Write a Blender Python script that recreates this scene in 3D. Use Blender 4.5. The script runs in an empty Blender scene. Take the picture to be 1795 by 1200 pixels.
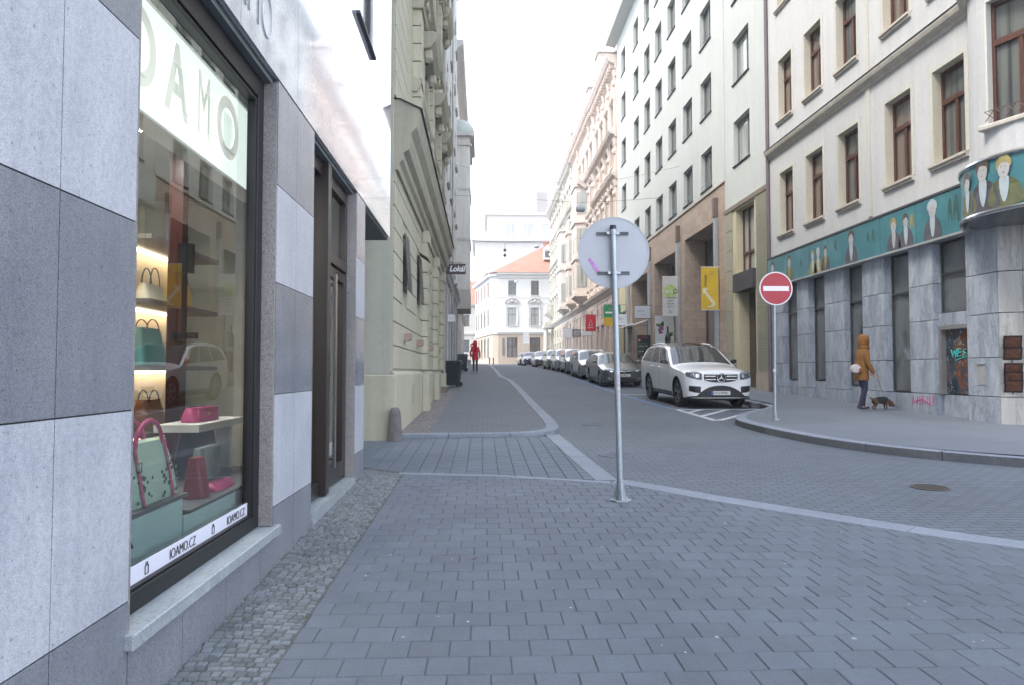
import bpy, bmesh, math, random
from mathutils import Vector, Matrix
random.seed(7)
R = math.radians
SC = bpy.context.scene
COL = SC.collection
# ---------------------------------------------------------------- camera, sky, sun, exposure
cam = bpy.data.objects.new('camera', bpy.data.cameras.new('camera')); COL.objects.link(cam); SC.camera = cam
cam.data.sensor_width = 36; cam.data.lens = 25.67; cam.data.clip_start = .05; cam.data.clip_end = 2000
_yaw, _pit = math.atan(52/1280), math.atan(50/1281)
fw = Vector((math.sin(_yaw)*math.cos(_pit), math.cos(_yaw)*math.cos(_pit), math.sin(_pit)))
cam.location = (0, 0, 1.48); cam.rotation_euler = fw.to_track_quat('-Z', 'Y').to_euler()
SUN_EL, SUN_AZ = 55, 250          # thin overcast; the veiled sun stands behind and to the left
W = bpy.data.worlds.new('World'); SC.world = W; W.use_nodes = True
nt = W.node_tree; bg = nt.nodes['Background']
sky = nt.nodes.new('ShaderNodeTexSky'); sky.sky_type = 'NISHITA'; sky.sun_disc = False
sky.sun_elevation = R(SUN_EL); sky.sun_rotation = R(SUN_AZ); sky.dust_density = 3.5; sky.air_density = 1.0; sky.ozone_density = 1.0
tcw = nt.nodes.new('ShaderNodeTexCoord'); nz = nt.nodes.new('ShaderNodeTexNoise'); nz.inputs['Scale'].default_value = 2.2; nz.inputs['Detail'].default_value = 5
cr = nt.nodes.new('ShaderNodeValToRGB'); cr.color_ramp.elements[0].position = .35; cr.color_ramp.elements[0].color = (.55,.55,.55,1); cr.color_ramp.elements[1].position = .62; cr.color_ramp.elements[1].color = (.95,.95,.95,1)
mxw = nt.nodes.new('ShaderNodeMix'); mxw.data_type = 'RGBA'; mxw.inputs[7].default_value = (5.3,5.6,6.3,1)      # thin white cloud veil over the blue
nt.links.new(tcw.outputs['Generated'], nz.inputs[0]); nt.links.new(nz.outputs[0], cr.inputs[0]); sx_ = nt.nodes.new('ShaderNodeSeparateXYZ'); mr = nt.nodes.new('ShaderNodeMapRange'); mr.inputs[1].default_value = .55; mr.inputs[2].default_value = 1.0; mr.inputs[3].default_value = 1; mr.inputs[4].default_value = .42
mlt = nt.nodes.new('ShaderNodeMath'); mlt.operation = 'MULTIPLY'; nt.links.new(tcw.outputs['Generated'], sx_.inputs[0]); nt.links.new(sx_.outputs[2], mr.inputs[0]); nt.links.new(mr.outputs[0], mlt.inputs[0]); nt.links.new(cr.outputs[0], mlt.inputs[1])
nt.links.new(mlt.outputs[0], mxw.inputs[0]); nt.links.new(sky.outputs[0], mxw.inputs[6])
nt.links.new(mxw.outputs[2], bg.inputs[0]); bg.inputs[1].default_value = .15
sl = bpy.data.lights.new('sun', 'SUN'); sl.energy = 1.0; sl.angle = R(20); sl.color = (1, .95, .86)
so = bpy.data.objects.new('sun', sl); COL.objects.link(so)
sd = Vector((math.sin(R(SUN_AZ))*math.cos(R(SUN_EL)), math.cos(R(SUN_AZ))*math.cos(R(SUN_EL)), math.sin(R(SUN_EL))))
so.rotation_euler = sd.to_track_quat('Z', 'Y').to_euler()
SC.view_settings.view_transform = 'Standard'; SC.view_settings.look = 'None'; SC.view_settings.exposure = 2.02; SC.view_settings.gamma = 1
SC.cycles.max_bounces = 6; SC.cycles.transparent_max_bounces = 8

# ---------------------------------------------------------------- helpers
class MB:
    """collects geometry for ONE mesh object"""
    def __init__(s): s.v = []; s.f = []; s.m = []; s.cm = 0
    def add(s, vs, fs):
        n = len(s.v); s.v += [tuple(p) for p in vs]; s.f += [tuple(i+n for i in f) for f in fs]; s.m += [s.cm]*len(fs); return s
    def box(s, x0, x1, y0, y1, z0, z1):
        x0, x1 = sorted((x0, x1)); y0, y1 = sorted((y0, y1)); z0, z1 = sorted((z0, z1))
        return s.add([(x0,y0,z0),(x1,y0,z0),(x1,y1,z0),(x0,y1,z0),(x0,y0,z1),(x1,y0,z1),(x1,y1,z1),(x0,y1,z1)],
              [(0,3,2,1),(4,5,6,7),(0,1,5,4),(1,2,6,5),(2,3,7,6),(3,0,4,7)])
    def quad(s, a, b, c, d): return s.add([a,b,c,d], [(0,1,2,3)])
    def poly(s, pts, off):
        """polygon (3-D points) extruded by the vector off"""
        n = len(pts); o = Vector(off); q = [tuple(Vector(p)+o) for p in pts]
        return s.add(list(pts)+q, [tuple(range(n))[::-1], tuple(range(n, 2*n))]+[(i,(i+1)%n,(i+1)%n+n,i+n) for i in range(n)])
    def tube(s, path, r, n=8, caps=True, r2=None):
        P = [Vector(p) for p in path]; rings = []; b = len(s.v); vs = []
        for i, p in enumerate(P):
            t = (P[min(i+1,len(P)-1)]-P[max(i-1,0)]).normalized()
            a = t.orthogonal().normalized() if i == 0 else (pa - t*pa.dot(t)).normalized()
            pa = a; c = t.cross(a); rr = r if r2 is None else r+(r2-r)*i/(len(P)-1)
            vs += [p+(a*math.cos(2*math.pi*k/n)+c*math.sin(2*math.pi*k/n))*rr for k in range(n)]
        fs = [(i*n+k, i*n+(k+1)%n, (i+1)*n+(k+1)%n, (i+1)*n+k) for i in range(len(P)-1) for k in range(n)]
        if caps: fs += [tuple(range(n))[::-1], tuple((len(P)-1)*n+k for k in range(n))]
        return s.add(vs, fs)
    def lathe(s, prof, c=(0,0,0), n=16, axis='z', a0=0, a1=2*math.pi):
        """prof: list of (radius, height)"""
        full = abs(a1-a0-2*math.pi) < 1e-6; m = n if full else n+1; vs = []
        for r, h in prof:
            for k in range(m):
                a = a0+(a1-a0)*k/n; x, y = r*math.cos(a), r*math.sin(a)
                vs.append({'z':(c[0]+x,c[1]+y,c[2]+h), 'x':(c[0]+h,c[1]+x,c[2]+y), 'y':(c[0]+x,c[1]+h,c[2]+y)}[axis])
        fs = [(i*m+k, i*m+(k+1)%m, (i+1)*m+(k+1)%m, (i+1)*m+k) for i in range(len(prof)-1) for k in range(m if full else m-1)]
        return s.add(vs, fs)
    def loft(s, rings, n=14, caps=True):
        """rings: (centre, radius along x, radius along y, tilt axis) stacked tubes of elliptical section, any direction"""
        P = [Vector(r[0]) for r in rings]; vs = []
        for i, r in enumerate(rings):
            t = (P[min(i+1,len(P)-1)]-P[max(i-1,0)]).normalized(); ax = Vector((1,0,0)); a = (ax-t*t.dot(ax))
            if a.length < .15: a = Vector((0,0,1))-t*t.z
            a.normalize(); c = t.cross(a); vs += [P[i]+a*r[1]*math.cos(2*math.pi*k/n)+c*r[2]*math.sin(2*math.pi*k/n) for k in range(n)]
        L = len(rings); fs = [(i*n+k, i*n+(k+1)%n, (i+1)*n+(k+1)%n, (i+1)*n+k) for i in range(L-1) for k in range(n)]
        if caps: fs += [tuple(range(n))[::-1], tuple((L-1)*n+k for k in range(n))]
        return s.add(vs, fs)
    def disc(s, c, r, n=32, axis='y', off=.004):
        return s.lathe([(0,0),(r,0),(r,off),(0,off)], c, n, axis)
    def grid(s, fn, nu, nv):
        return s.add([fn(i/nu, j/nv) for i in range(nu+1) for j in range(nv+1)],
              [(i*(nv+1)+j, (i+1)*(nv+1)+j, (i+1)*(nv+1)+j+1, i*(nv+1)+j+1) for i in range(nu) for j in range(nv)])
    def split(s):
        """one MB per connected piece"""
        p = list(range(len(s.v)))
        def find(i):
            while p[i] != i: p[i] = p[p[i]]; i = p[i]
            return i
        for f in s.f:
            a = find(f[0])
            for i in f[1:]: p[find(i)] = a
        G_ = {}
        for f in s.f: G_.setdefault(find(f[0]), []).append(f)
        for fs in G_.values():
            ids = sorted({i for f in fs for i in f}); mp = {i: k for k, i in enumerate(ids)}; m = MB(); m.add([s.v[i] for i in ids], [tuple(mp[i] for i in f) for f in fs]); yield m
    def build_each(s, name, mat, parent=None, **k):
        return [m.build(name, mat, parent, **k) for m in s.split()]
    def build(s, name, mat, parent=None, smooth=False, bevel=0, off=(0,0,0), seg=1, weld=False, recalc=True, **tags):
        me = bpy.data.meshes.new(name); o3 = Vector(off)
        me.from_pydata([tuple(Vector(p)-o3) for p in s.v], [], s.f)
        mats = mat if isinstance(mat, (list, tuple)) else [mat]
        for q in mats: me.materials.append(q)
        for p, mi in zip(me.polygons, s.m): p.material_index = mi; p.use_smooth = smooth
        bm = bmesh.new(); bm.from_mesh(me)
        if weld: bmesh.ops.remove_doubles(bm, verts=bm.verts, dist=1e-4)
        if recalc: bmesh.ops.recalc_face_normals(bm, faces=bm.faces)
        bm.to_mesh(me); bm.free()
        if smooth: me.set_sharp_from_angle(angle=R(40))
        o = bpy.data.objects.new(name, me); COL.objects.link(o)
        if bevel: b = o.modifiers.new('bevel', 'BEVEL'); b.width = bevel; b.segments = seg; b.limit_method = 'ANGLE'
        if parent is not None: o.parent = parent
        for k, v in tags.items(): o[k] = v
        return o
def tag(o, label=None, cat=None, group=None, kind=None):
    if label: o['label'] = label
    if cat: o['category'] = cat
    if group: o['group'] = group
    if kind: o['kind'] = kind
    return o
def thing(name, label, cat, loc=(0,0,0), rz=0, group=None):
    o = bpy.data.objects.new(name, None); COL.objects.link(o); o.location = loc; o.rotation_euler.z = rz
    o.empty_display_size = .2
    return tag(o, label, cat, group)
def copy_tree(o, parent=None):
    c = o.copy(); COL.objects.link(c); c.parent = parent
    for ch in list(o.children): copy_tree(ch, c)
    return c
def text(s, size, mat, name, parent, loc, rot, depth=.004, align='LEFT', sx=1, shear=0, space=1, off=0):
    cu = bpy.data.curves.new('t', 'FONT'); cu.body = s; cu.size = size; cu.extrude = depth; cu.align_x = align; cu.shear = shear; cu.space_character = space; cu.offset = off
    t = bpy.data.objects.new('t', cu); me = bpy.data.meshes.new_from_object(t); bpy.data.objects.remove(t); bpy.data.curves.remove(cu)
    me.materials.clear(); me.materials.append(mat)
    for v in me.vertices: v.co.x *= sx
    o = bpy.data.objects.new(name, me); COL.objects.link(o); o.parent = parent; o.location = loc; o.rotation_euler = rot
    return o

# ---------------------------------------------------------------- materials
MC = {}
def NT(name):
    m = bpy.data.materials.new(name); m.use_nodes = True; n = m.node_tree
    return m, n, n.nodes['Principled BSDF']
def node(n, t, **k):
    x = n.nodes.new(t)
    for a, b in k.items():
        if isinstance(b, tuple) and len(b) == 2 and b[0] == 'in': pass
        setattr(x, a, b)
    return x
def mapnode(n, sc=(1,1,1), coord='Object'):
    tc = n.nodes.new('ShaderNodeTexCoord'); mp = n.nodes.new('ShaderNodeMapping'); mp.inputs['Scale'].default_value = sc
    n.links.new(tc.outputs[coord], mp.inputs[0]); return mp.outputs[0]
def noise(n, vec, scale, detail=4, rough=.6):
    x = n.nodes.new('ShaderNodeTexNoise'); x.inputs['Scale'].default_value = scale; x.inputs['Detail'].default_value = detail; x.inputs['Roughness'].default_value = rough
    n.links.new(vec, x.inputs['Vector']); return x.outputs['Fac']
def ramp(n, fac, stops):
    x = n.nodes.new('ShaderNodeValToRGB'); e = x.color_ramp.elements
    while len(e) < len(stops): e.new(.5)
    for q, (p, c) in zip(e, stops): q.position = p; q.color = (*c, 1) if len(c) == 3 else c
    n.links.new(fac, x.inputs[0]); return x.outputs[0]
def mixc(n, a, b, fac, mode='MIX'):
    x = n.nodes.new('ShaderNodeMix'); x.data_type = 'RGBA'; x.blend_type = mode
    for i, q in ((0, fac), (6, a), (7, b)):
        if isinstance(q, (int, float)): x.inputs[i].default_value = q
        elif isinstance(q, tuple): x.inputs[i].default_value = (*q, 1)
        else: n.links.new(q, x.inputs[i])
    return x.outputs[2]
def bump(n, b, h, dist=.01, strength=.5):
    x = n.nodes.new('ShaderNodeBump'); x.inputs['Distance'].default_value = dist; x.inputs['Strength'].default_value = strength
    n.links.new(h, x.inputs['Height']); n.links.new(x.outputs[0], b.inputs['Normal'])
def plain(name, col, rough=.6, metal=0, var=.12, scale=3, fine=0, bmp=0, spec=.5, coat=0, stretch=(1,1,1), island=0, coord='Object'):
    """painted or plain surface with two scales of tonal wear"""
    key = (name, col, rough, metal, var, scale)
    if key in MC: return MC[key]
    m, n, b = NT(name); v = mapnode(n, stretch, coord)
    c0 = tuple(x*(1-var) for x in col); c1 = tuple(min(1, x*(1+var)) for x in col)
    c = ramp(n, noise(n, v, scale, 5, .65), [(.3, c0), (.7, c1)])
    if fine: c = mixc(n, c, ramp(n, noise(n, v, fine, 2), [(.35, (.72,.72,.72)), (.65, (1.2,1.2,1.2))]), .5, 'MULTIPLY')
    if island:
        g = n.nodes.new('ShaderNodeNewGeometry'); c = mixc(n, c, ramp(n, g.outputs['Random Per Island'], [(0, (1-island,)*3), (1, (1+island*.6, 1+island*.6, 1+island*.7))]), 1., 'MULTIPLY')
    n.links.new(c, b.inputs['Base Color']); b.inputs['Roughness'].default_value = rough; b.inputs['Metallic'].default_value = metal
    b.inputs['Specular IOR Level'].default_value = spec; b.inputs['Coat Weight'].default_value = coat; b.inputs['Coat Roughness'].default_value = .04
    if bmp: bump(n, b, noise(n, v, bmp, 4), .004, .5)
    MC[key] = m; return m
def emis(name, col, st):
    m, n, b = NT(name); b.inputs['Base Color'].default_value = (*col, 1); b.inputs['Emission Color'].default_value = (*col, 1); b.inputs['Emission Strength'].default_value = st
    v = mapnode(n); n.links.new(ramp(n, noise(n, v, 3), [(.3, tuple(x*.94 for x in col)), (.7, col)]), b.inputs['Emission Color']); return m
def granite(name, col, rough, dark=.4, sc=120, spec=.5, coat=0):
    m, n, b = NT(name); v = mapnode(n)
    c = ramp(n, noise(n, v, sc, 3, .7), [(.34, tuple(x*dark for x in col)), (.5, col), (.68, tuple(min(1, x*1.3) for x in col))])
    c = mixc(n, c, ramp(n, noise(n, v, 2.2, 5, .6), [(.3, (.84,.85,.88)), (.7, (1.1,1.1,1.1))]), 1., 'MULTIPLY')
    c = mixc(n, c, ramp(n, noise(n, v, 38, 2, .5), [(.3, (.8,.8,.82)), (.6, (1.05,1.05,1.05))]), .7, 'MULTIPLY')
    g = n.nodes.new('ShaderNodeNewGeometry'); c = mixc(n, c, ramp(n, g.outputs['Random Per Island'], [(0, (.93,.93,.94)), (1, (1.05,1.05,1.05))]), 1., 'MULTIPLY')
    c = mixc(n, c, ramp(n, noise(n, mapnode(n, (5,5,.5)), 2.2, 6, .75), [(.3, (.86,.87,.89)), (.58, (1.03,1.03,1.03))]), .8, 'MULTIPLY')      # rain streaks
    c = mixc(n, c, ramp(n, noise(n, v, 55, 1, .3), [(.24, (.45,.46,.5)), (.30, (1,1,1))]), .8, 'MULTIPLY')                                 # dark mineral spots
    n.links.new(c, b.inputs['Base Color']); b.inputs['Roughness'].default_value = rough; b.inputs['Specular IOR Level'].default_value = spec
    b.inputs['Coat Weight'].default_value = coat; b.inputs['Coat Roughness'].default_value = .05
    return m
def marble(name, base, vein, sc=1.2, stretch=(1,1,.35)):
    m, n, b = NT(name); v = mapnode(n, stretch)
    d = n.nodes.new('ShaderNodeTexNoise'); d.inputs['Scale'].default_value = sc*1.3; d.inputs['Detail'].default_value = 6; n.links.new(v, d.inputs['Vector'])
    g = n.nodes.new('ShaderNodeNewGeometry')
    ad = n.nodes.new('ShaderNodeVectorMath'); ad.operation = 'MULTIPLY_ADD'; n.links.new(d.outputs['Color'], ad.inputs[0]); ad.inputs[1].default_value = (1.1,1.1,1.1); n.links.new(v, ad.inputs[2])
    a2 = n.nodes.new('ShaderNodeVectorMath'); a2.operation = 'ADD'; n.links.new(ad.outputs[0], a2.inputs[0])
    sc7 = n.nodes.new('ShaderNodeMath'); sc7.operation = 'MULTIPLY'; sc7.inputs[1].default_value = 37; n.links.new(g.outputs['Random Per Island'], sc7.inputs[0]); n.links.new(sc7.outputs[0], a2.inputs[1])
    k = noise(n, a2.outputs[0], sc*2.6, 8, .62)
    c = ramp(n, k, [(.30, vein), (.46, tuple((p+q)/2 for p, q in zip(base, vein))), (.56, base), (.75, tuple(min(1, x*1.15) for x in base))])
    c = mixc(n, c, ramp(n, noise(n, v, 22, 4, .7), [(.3, (.86,.88,.92)), (.6, (1.04,1.04,1.03))]), .8, 'MULTIPLY')
    c = mixc(n, c, ramp(n, noise(n, a2.outputs[0], sc*1.7, 9, .68), [(.475, (1,1,1)), (.495, (.62,.64,.68)), (.515, (1,1,1))]), .85, 'MULTIPLY')
    c = mixc(n, c, ramp(n, noise(n, mapnode(n, (1,1,.3)), 5, 5, .7), [(.3, (.85,.84,.82)), (.55, (1.02,1.02,1.02))]), .7, 'MULTIPLY')
    n.links.new(c, b.inputs['Base Color']); b.inputs['Roughness'].default_value = .4; return m
def window_pane(name, dark, light, amt, rough=.03, sc=2.0, blot=False):
    """glass over a dim room or a drawn curtain"""
    m, n, b = NT(name); v = mapnode(n, (9*sc/2,9*sc/2,.25) if not blot else (2.2,2.2,1.6)); g = n.nodes.new('ShaderNodeNewGeometry')
    oi = n.nodes.new('ShaderNodeObjectInfo'); a = n.nodes.new('ShaderNodeVectorMath'); a.operation = 'ADD'; ml = n.nodes.new('ShaderNodeMath'); ml.operation = 'MULTIPLY'; ml.inputs[1].default_value = 91
    n.links.new(oi.outputs['Random'], ml.inputs[0]); n.links.new(v, a.inputs[0]); n.links.new(ml.outputs[0], a.inputs[1])
    c = ramp(n, noise(n, a.outputs[0], .9, 3, .5), [(max(0, .55-amt*.5), dark), (min(1, .75-amt*.4), light)])
    n.links.new(c, b.inputs['Base Color']); b.inputs['Roughness'].default_value = .5; b.inputs['Specular IOR Level'].default_value = .3
    b.inputs['Coat Weight'].default_value = 1; b.inputs['Coat Roughness'].default_value = rough; b.inputs['Coat IOR'].default_value = 1.6
    w = noise(n, mapnode(n), 1.3, 2); x = n.nodes.new('ShaderNodeBump'); x.inputs['Distance'].default_value = .01; x.inputs['Strength'].default_value = .25; n.links.new(w, x.inputs['Height']); n.links.new(x.outputs[0], b.inputs['Coat Normal'])
    return m
def clear_glass(name, ior=2.6, tint=(.95,.97,.96)):
    m, n, b = NT(name); out = n.nodes['Material Output']
    t = n.nodes.new('ShaderNodeBsdfTransparent'); t.inputs[0].default_value = (*tint, 1); gl = n.nodes.new('ShaderNodeBsdfGlossy'); gl.inputs['Roughness'].default_value = .0
    w = noise(n, mapnode(n), 1.1, 2); x = n.nodes.new('ShaderNodeBump'); x.inputs['Distance'].default_value = .004; x.inputs['Strength'].default_value = .15; n.links.new(w, x.inputs['Height']); n.links.new(x.outputs[0], gl.inputs['Normal'])
    fr = n.nodes.new('ShaderNodeFresnel'); fr.inputs[0].default_value = ior; mx = n.nodes.new('ShaderNodeMixShader')
    n.links.new(fr.outputs[0], mx.inputs[0]); n.links.new(t.outputs[0], mx.inputs[1]); n.links.new(gl.outputs[0], mx.inputs[2]); n.links.new(mx.outputs[0], out.inputs[0]); return m
def stucco(name, col, var=.07, rough=.85, streak=.1):
    m, n, b = NT(name); v = mapnode(n)
    c = ramp(n, noise(n, v, .7, 6, .65), [(.3, tuple(x*(1-var) for x in col)), (.7, tuple(x*(1+var) for x in col))])
    c = mixc(n, c, ramp(n, noise(n, mapnode(n, (3,3,.18)), 1.5, 5, .7), [(.35, (1-streak*1.4,1-streak*1.3,1-streak*1.2)), (.6, (1.02,1.02,1.02))]), .8, 'MULTIPLY')
    c = mixc(n, c, ramp(n, noise(n, v, 9, 3, .7), [(.3, (.93,.93,.92)), (.6, (1.03,1.03,1.03))]), .8, 'MULTIPLY')
    n.links.new(c, b.inputs['Base Color']); b.inputs['Roughness'].default_value = rough; bump(n, b, noise(n, v, 45, 3), .003, .5); return m
def brickmat(name, c1, c2, mortar, bw, bh, ms, rough=.75, rot=0, offs=.5, plane='xy', var=.12, bmp=.006, coat=0, stainy=.1):
    m, n, b = NT(name); tc = n.nodes.new('ShaderNodeTexCoord'); src = tc.outputs['Object']
    if plane == 'yz':
        sp = n.nodes.new('ShaderNodeSeparateXYZ'); cb = n.nodes.new('ShaderNodeCombineXYZ'); n.links.new(src, sp.inputs[0])
        ad = n.nodes.new('ShaderNodeMath'); n.links.new(sp.outputs[0], ad.inputs[0]); n.links.new(sp.outputs[1], ad.inputs[1])
        n.links.new(ad.outputs[0], cb.inputs[0]); n.links.new(sp.outputs[2], cb.inputs[1]); src = cb.outputs[0]
    mp = n.nodes.new('ShaderNodeMapping'); mp.inputs['Rotation'].default_value = (0,0,rot); n.links.new(src, mp.inputs[0])
    k = n.nodes.new('ShaderNodeTexBrick'); n.links.new(mp.outputs[0], k.inputs['Vector']); k.offset = offs
    k.inputs['Scale'].default_value = 1; k.inputs['Brick Width'].default_value = bw; k.inputs['Row Height'].default_value = bh; k.inputs['Mortar Size'].default_value = ms; k.inputs['Mortar Smooth'].default_value = .3
    k.inputs['Color1'].default_value = (*c1,1); k.inputs['Color2'].default_value = (*c2,1); k.inputs['Mortar'].default_value = (*mortar,1)
    v = mapnode(n); c = mixc(n, k.outputs[0], ramp(n, noise(n, v, .5, 6, .65), [(.3, (1-var,)*3), (.7, (1+var*.6,)*3)]), 1., 'MULTIPLY')
    c = mixc(n, c, ramp(n, noise(n, v, 60, 3, .6), [(.3, (.86,)*3), (.7, (1.1,)*3)]), .8, 'MULTIPLY')
    if stainy: c = mixc(n, c, ramp(n, noise(n, v, 5, 5, .7), [(.32, (1-stainy,)*3), (.6, (1.03,)*3)]), 1., 'MULTIPLY')
    n.links.new(c, b.inputs['Base Color']); b.inputs['Roughness'].default_value = rough
    iv = n.nodes.new('ShaderNodeMath'); iv.operation = 'SUBTRACT'; iv.inputs[0].default_value = 1; n.links.new(k.outputs['Fac'], iv.inputs[1])
    bump(n, b, iv.outputs[0], bmp, 1.); b.inputs['Coat Weight'].default_value = coat; return m

white_paint = plain('white_plastic', (.78,.78,.77), .5)
black = plain('black_trim', (.015,.015,.017), .35)
dark_bronze = plain('dark_bronze_metal', (.030,.023,.022), .35, .3)
galv = plain('galvanised_steel', (.36,.40,.43), .42, .75, .12, 14)
galv2 = plain('weathered_zinc', (.40,.42,.43), .5, .6, .15, 6)
chrome = plain('chrome', (.8,.8,.8), .12, 1, .05)
rubber = plain('tyre_rubber', (.018,.018,.02), .75)
steel = plain('brushed_steel', (.62,.62,.6), .25, 1, .06)
dark_metal = plain('dark_painted_metal', (.05,.05,.055), .5)
brown_wood = plain('brown_window_wood', (.080,.030,.019), .45, 0, .25, 8)
grey_frame = plain('grey_window_frame', (.17,.19,.18), .5)
pane_dark = window_pane('dark_window_glass', (.03,.036,.038), (.12,.125,.115), .45)
pane_curt = window_pane('curtained_window_glass', (.05,.056,.054), (.36,.38,.35), .7)
pane_shop = window_pane('shop_window_glass', (.04,.046,.05), (.13,.145,.15), .6, blot=True)
roof_tile = brickmat('terracotta_roof_tiles', (.36,.17,.12), (.42,.22,.16), (.25,.11,.08), .3, .35, .02, plane='xy')
roof_grey = plain('grey_sheet_roof', (.16,.16,.17), .6)

# ---------------------------------------------------------------- the street's slope
_GY = [-30,-5,0,21,28,32,44,50,77,108,150,300]; _GZ = [-.5,-.1,0,.48,.72,.86,1.40,1.56,2.08,2.58,3.,3.]
def G0(y):
    for i in range(len(_GY)-1):
        if y <= _GY[i+1]: return _GZ[i]+(_GZ[i+1]-_GZ[i])*(y-_GY[i])/(_GY[i+1]-_GY[i])
    return _GZ[-1]
def G(y): return sum(G0(y+d)*w for d, w in ((-3,.15),(-1.5,.2),(0,.3),(1.5,.2),(3,.15)))
def frange(a, b, st):
    n = max(1, int(math.ceil((b-a)/st))); return [a+(b-a)*i/n for i in range(n+1)]
# ---------------------------------------------------------------- ground, pavements, kerbs
def interp(pts, y):
    if y <= pts[0][0]: return pts[0][1]
    for (a, p), (b, q) in zip(pts, pts[1:]):
        if y <= b: return p+(q-p)*(y-a)/(b-a)
    return pts[-1][1]
def smooth_curve(P, n=8):
    """Catmull-Rom through 2-D points"""
    out = []
    for i in range(len(P)-1):
        p0, p1, p2, p3 = P[max(i-1,0)], P[i], P[i+1], P[min(i+2, len(P)-1)]
        for k in range(n):
            t = k/n; out.append(tuple(.5*((2*p1[j])+(-p0[j]+p2[j])*t+(2*p0[j]-5*p1[j]+4*p2[j]-p3[j])*t*t+(-p0[j]+3*p1[j]-3*p2[j]+p3[j])*t**3) for j in (0,1)))
    return out+[tuple(P[-1])]
def ribbon(m, P, w0, w1, z, h, drop=0, seglen=None, gap=.004):
    """band of kerb stones along P; w0/w1 offsets to the left/right of travel, top at G+z, thickness h"""
    if seglen:
        acc = []; cur = [P[0]]; L = 0
        for a, b in zip(P, P[1:]):
            d = math.dist(a, b); cur.append(b); L += d
            if L >= seglen: acc.append(cur); cur = [b]; L = 0
        if len(cur) > 1: acc.append(cur)
    else: acc = [P]
    for S in acc:
        vs = []; n = len(S)
        for i, p in enumerate(S):
            a, b = S[max(i-1,0)], S[min(i+1,n-1)]; t = Vector((b[0]-a[0], b[1]-a[1])).normalized(); nn = Vector((-t.y, t.x))
            q = Vector(p)
            if i == 0: q = q+t*gap
            if i == n-1: q = q-t*gap
            l = q+nn*w0; r = q-nn*w1
            for c in (l, r): vs += [(c.x, c.y, G(c.y)+z), (c.x, c.y, G(c.y)+z-h)]
        fs = []
        for i in range(n-1):
            a = 4*i; b = a+4
            fs += [(a,a+2,b+2,b), (a+1,b+1,b+3,a+3), (a,b,b+1,a+1), (a+2,a+3,b+3,b+2)]
        fs += [(0,1,3,2), (4*(n-1),4*(n-1)+2,4*(n-1)+3,4*(n-1)+1)]
        m.add(vs, fs)
road_mat = brickmat('road_pavers', (.101,.120,.142), (.117,.138,.163), (.062,.07,.08), .20, .10, .007, .72, rot=R(2), var=.16, bmp=.012, stainy=.12)
walk_mat = brickmat('pavement_pavers', (.114,.128,.144), (.130,.145,.163), (.07,.073,.08), .20, .10, .006, .75, rot=0, var=.09, bmp=.010)
def paver_material(name, col, isl=.10):
    m, n, b = NT(name); v = mapnode(n); g = n.nodes.new('ShaderNodeNewGeometry')
    c = mixc(n, tuple(col), ramp(n, g.outputs['Random Per Island'], [(0, (1-isl,1-isl,1-isl)), (.5, (1,1,1.01)), (1, (1+isl*.8,1+isl*.8,1+isl))]), 1., 'MULTIPLY')
    c = mixc(n, c, ramp(n, noise(n, v, 90, 4, .7), [(.32, (.80,.80,.82)), (.68, (1.14,1.14,1.13))]), .9, 'MULTIPLY')
    c = mixc(n, c, ramp(n, noise(n, v, .8, 6, .7), [(.3, (.84,.84,.85)), (.65, (1.07,1.07,1.06))]), 1., 'MULTIPLY')
    c = mixc(n, c, ramp(n, noise(n, v, 7, 5, .75), [(.35, (.88,.88,.89)), (.6, (1.03,1.03,1.03))]), .7, 'MULTIPLY')
    vo = n.nodes.new('ShaderNodeTexVoronoi'); vo.inputs['Scale'].default_value = 3.1; n.links.new(v, vo.inputs['Vector'])
    f = ramp(n, vo.outputs['Distance'], [(.035, (1,1,1)), (.05, (0,0,0))]); sp = n.nodes.new('ShaderNodeSeparateColor'); n.links.new(vo.outputs['Color'], sp.inputs[0])
    th = n.nodes.new('ShaderNodeMath'); th.operation = 'GREATER_THAN'; th.inputs[1].default_value = .42; n.links.new(sp.outputs[0], th.inputs[0])
    mu = n.nodes.new('ShaderNodeMath'); mu.operation = 'MULTIPLY'; n.links.new(f, mu.inputs[0]); n.links.new(th.outputs[0], mu.inputs[1])
    c = mixc(n, c, (.34,.36,.39), mu.outputs[0])
    n.links.new(c, b.inputs['Base Color']); b.inputs['Roughness'].default_value = .7; bump(n, b, noise(n, v, 220, 3, .7), .002, .5); return m
pav_mat = paver_material('concrete_pavers', (.110,.129,.153), .075)
pav2_mat = paver_material('alley_pavers', (.104,.128,.154), .06)
joint_mat = plain('mossy_joint_sand', (.074,.082,.078), .95, 0, .35, 6)
kerb_mat = granite('granite_kerb', (.215,.24,.275), .7, .7, 160)
cob_mat = paver_material('granite_cobbles', (.128,.144,.152), .32)
asph = plain('fine_grey_paving', (.130,.147,.170), .8, 0, .10, .8, fine=130, bmp=200)

m = MB()
ys = frange(-30, 60, .5)+frange(60, 300, 5)[1:]
for xs in ([-80,-20,-1.45,0,2,4,6,8,10,20,80],):
    vs = [(x, y, G(y)) for y in ys for x in xs]; k = len(xs)
    m.add(vs, [(i*k+j, i*k+j+1, (i+1)*k+j+1, (i+1)*k+j) for i in range(len(ys)-1) for j in range(k-1)])
m.build('road', road_mat, kind='structure', recalc=False)

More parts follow.
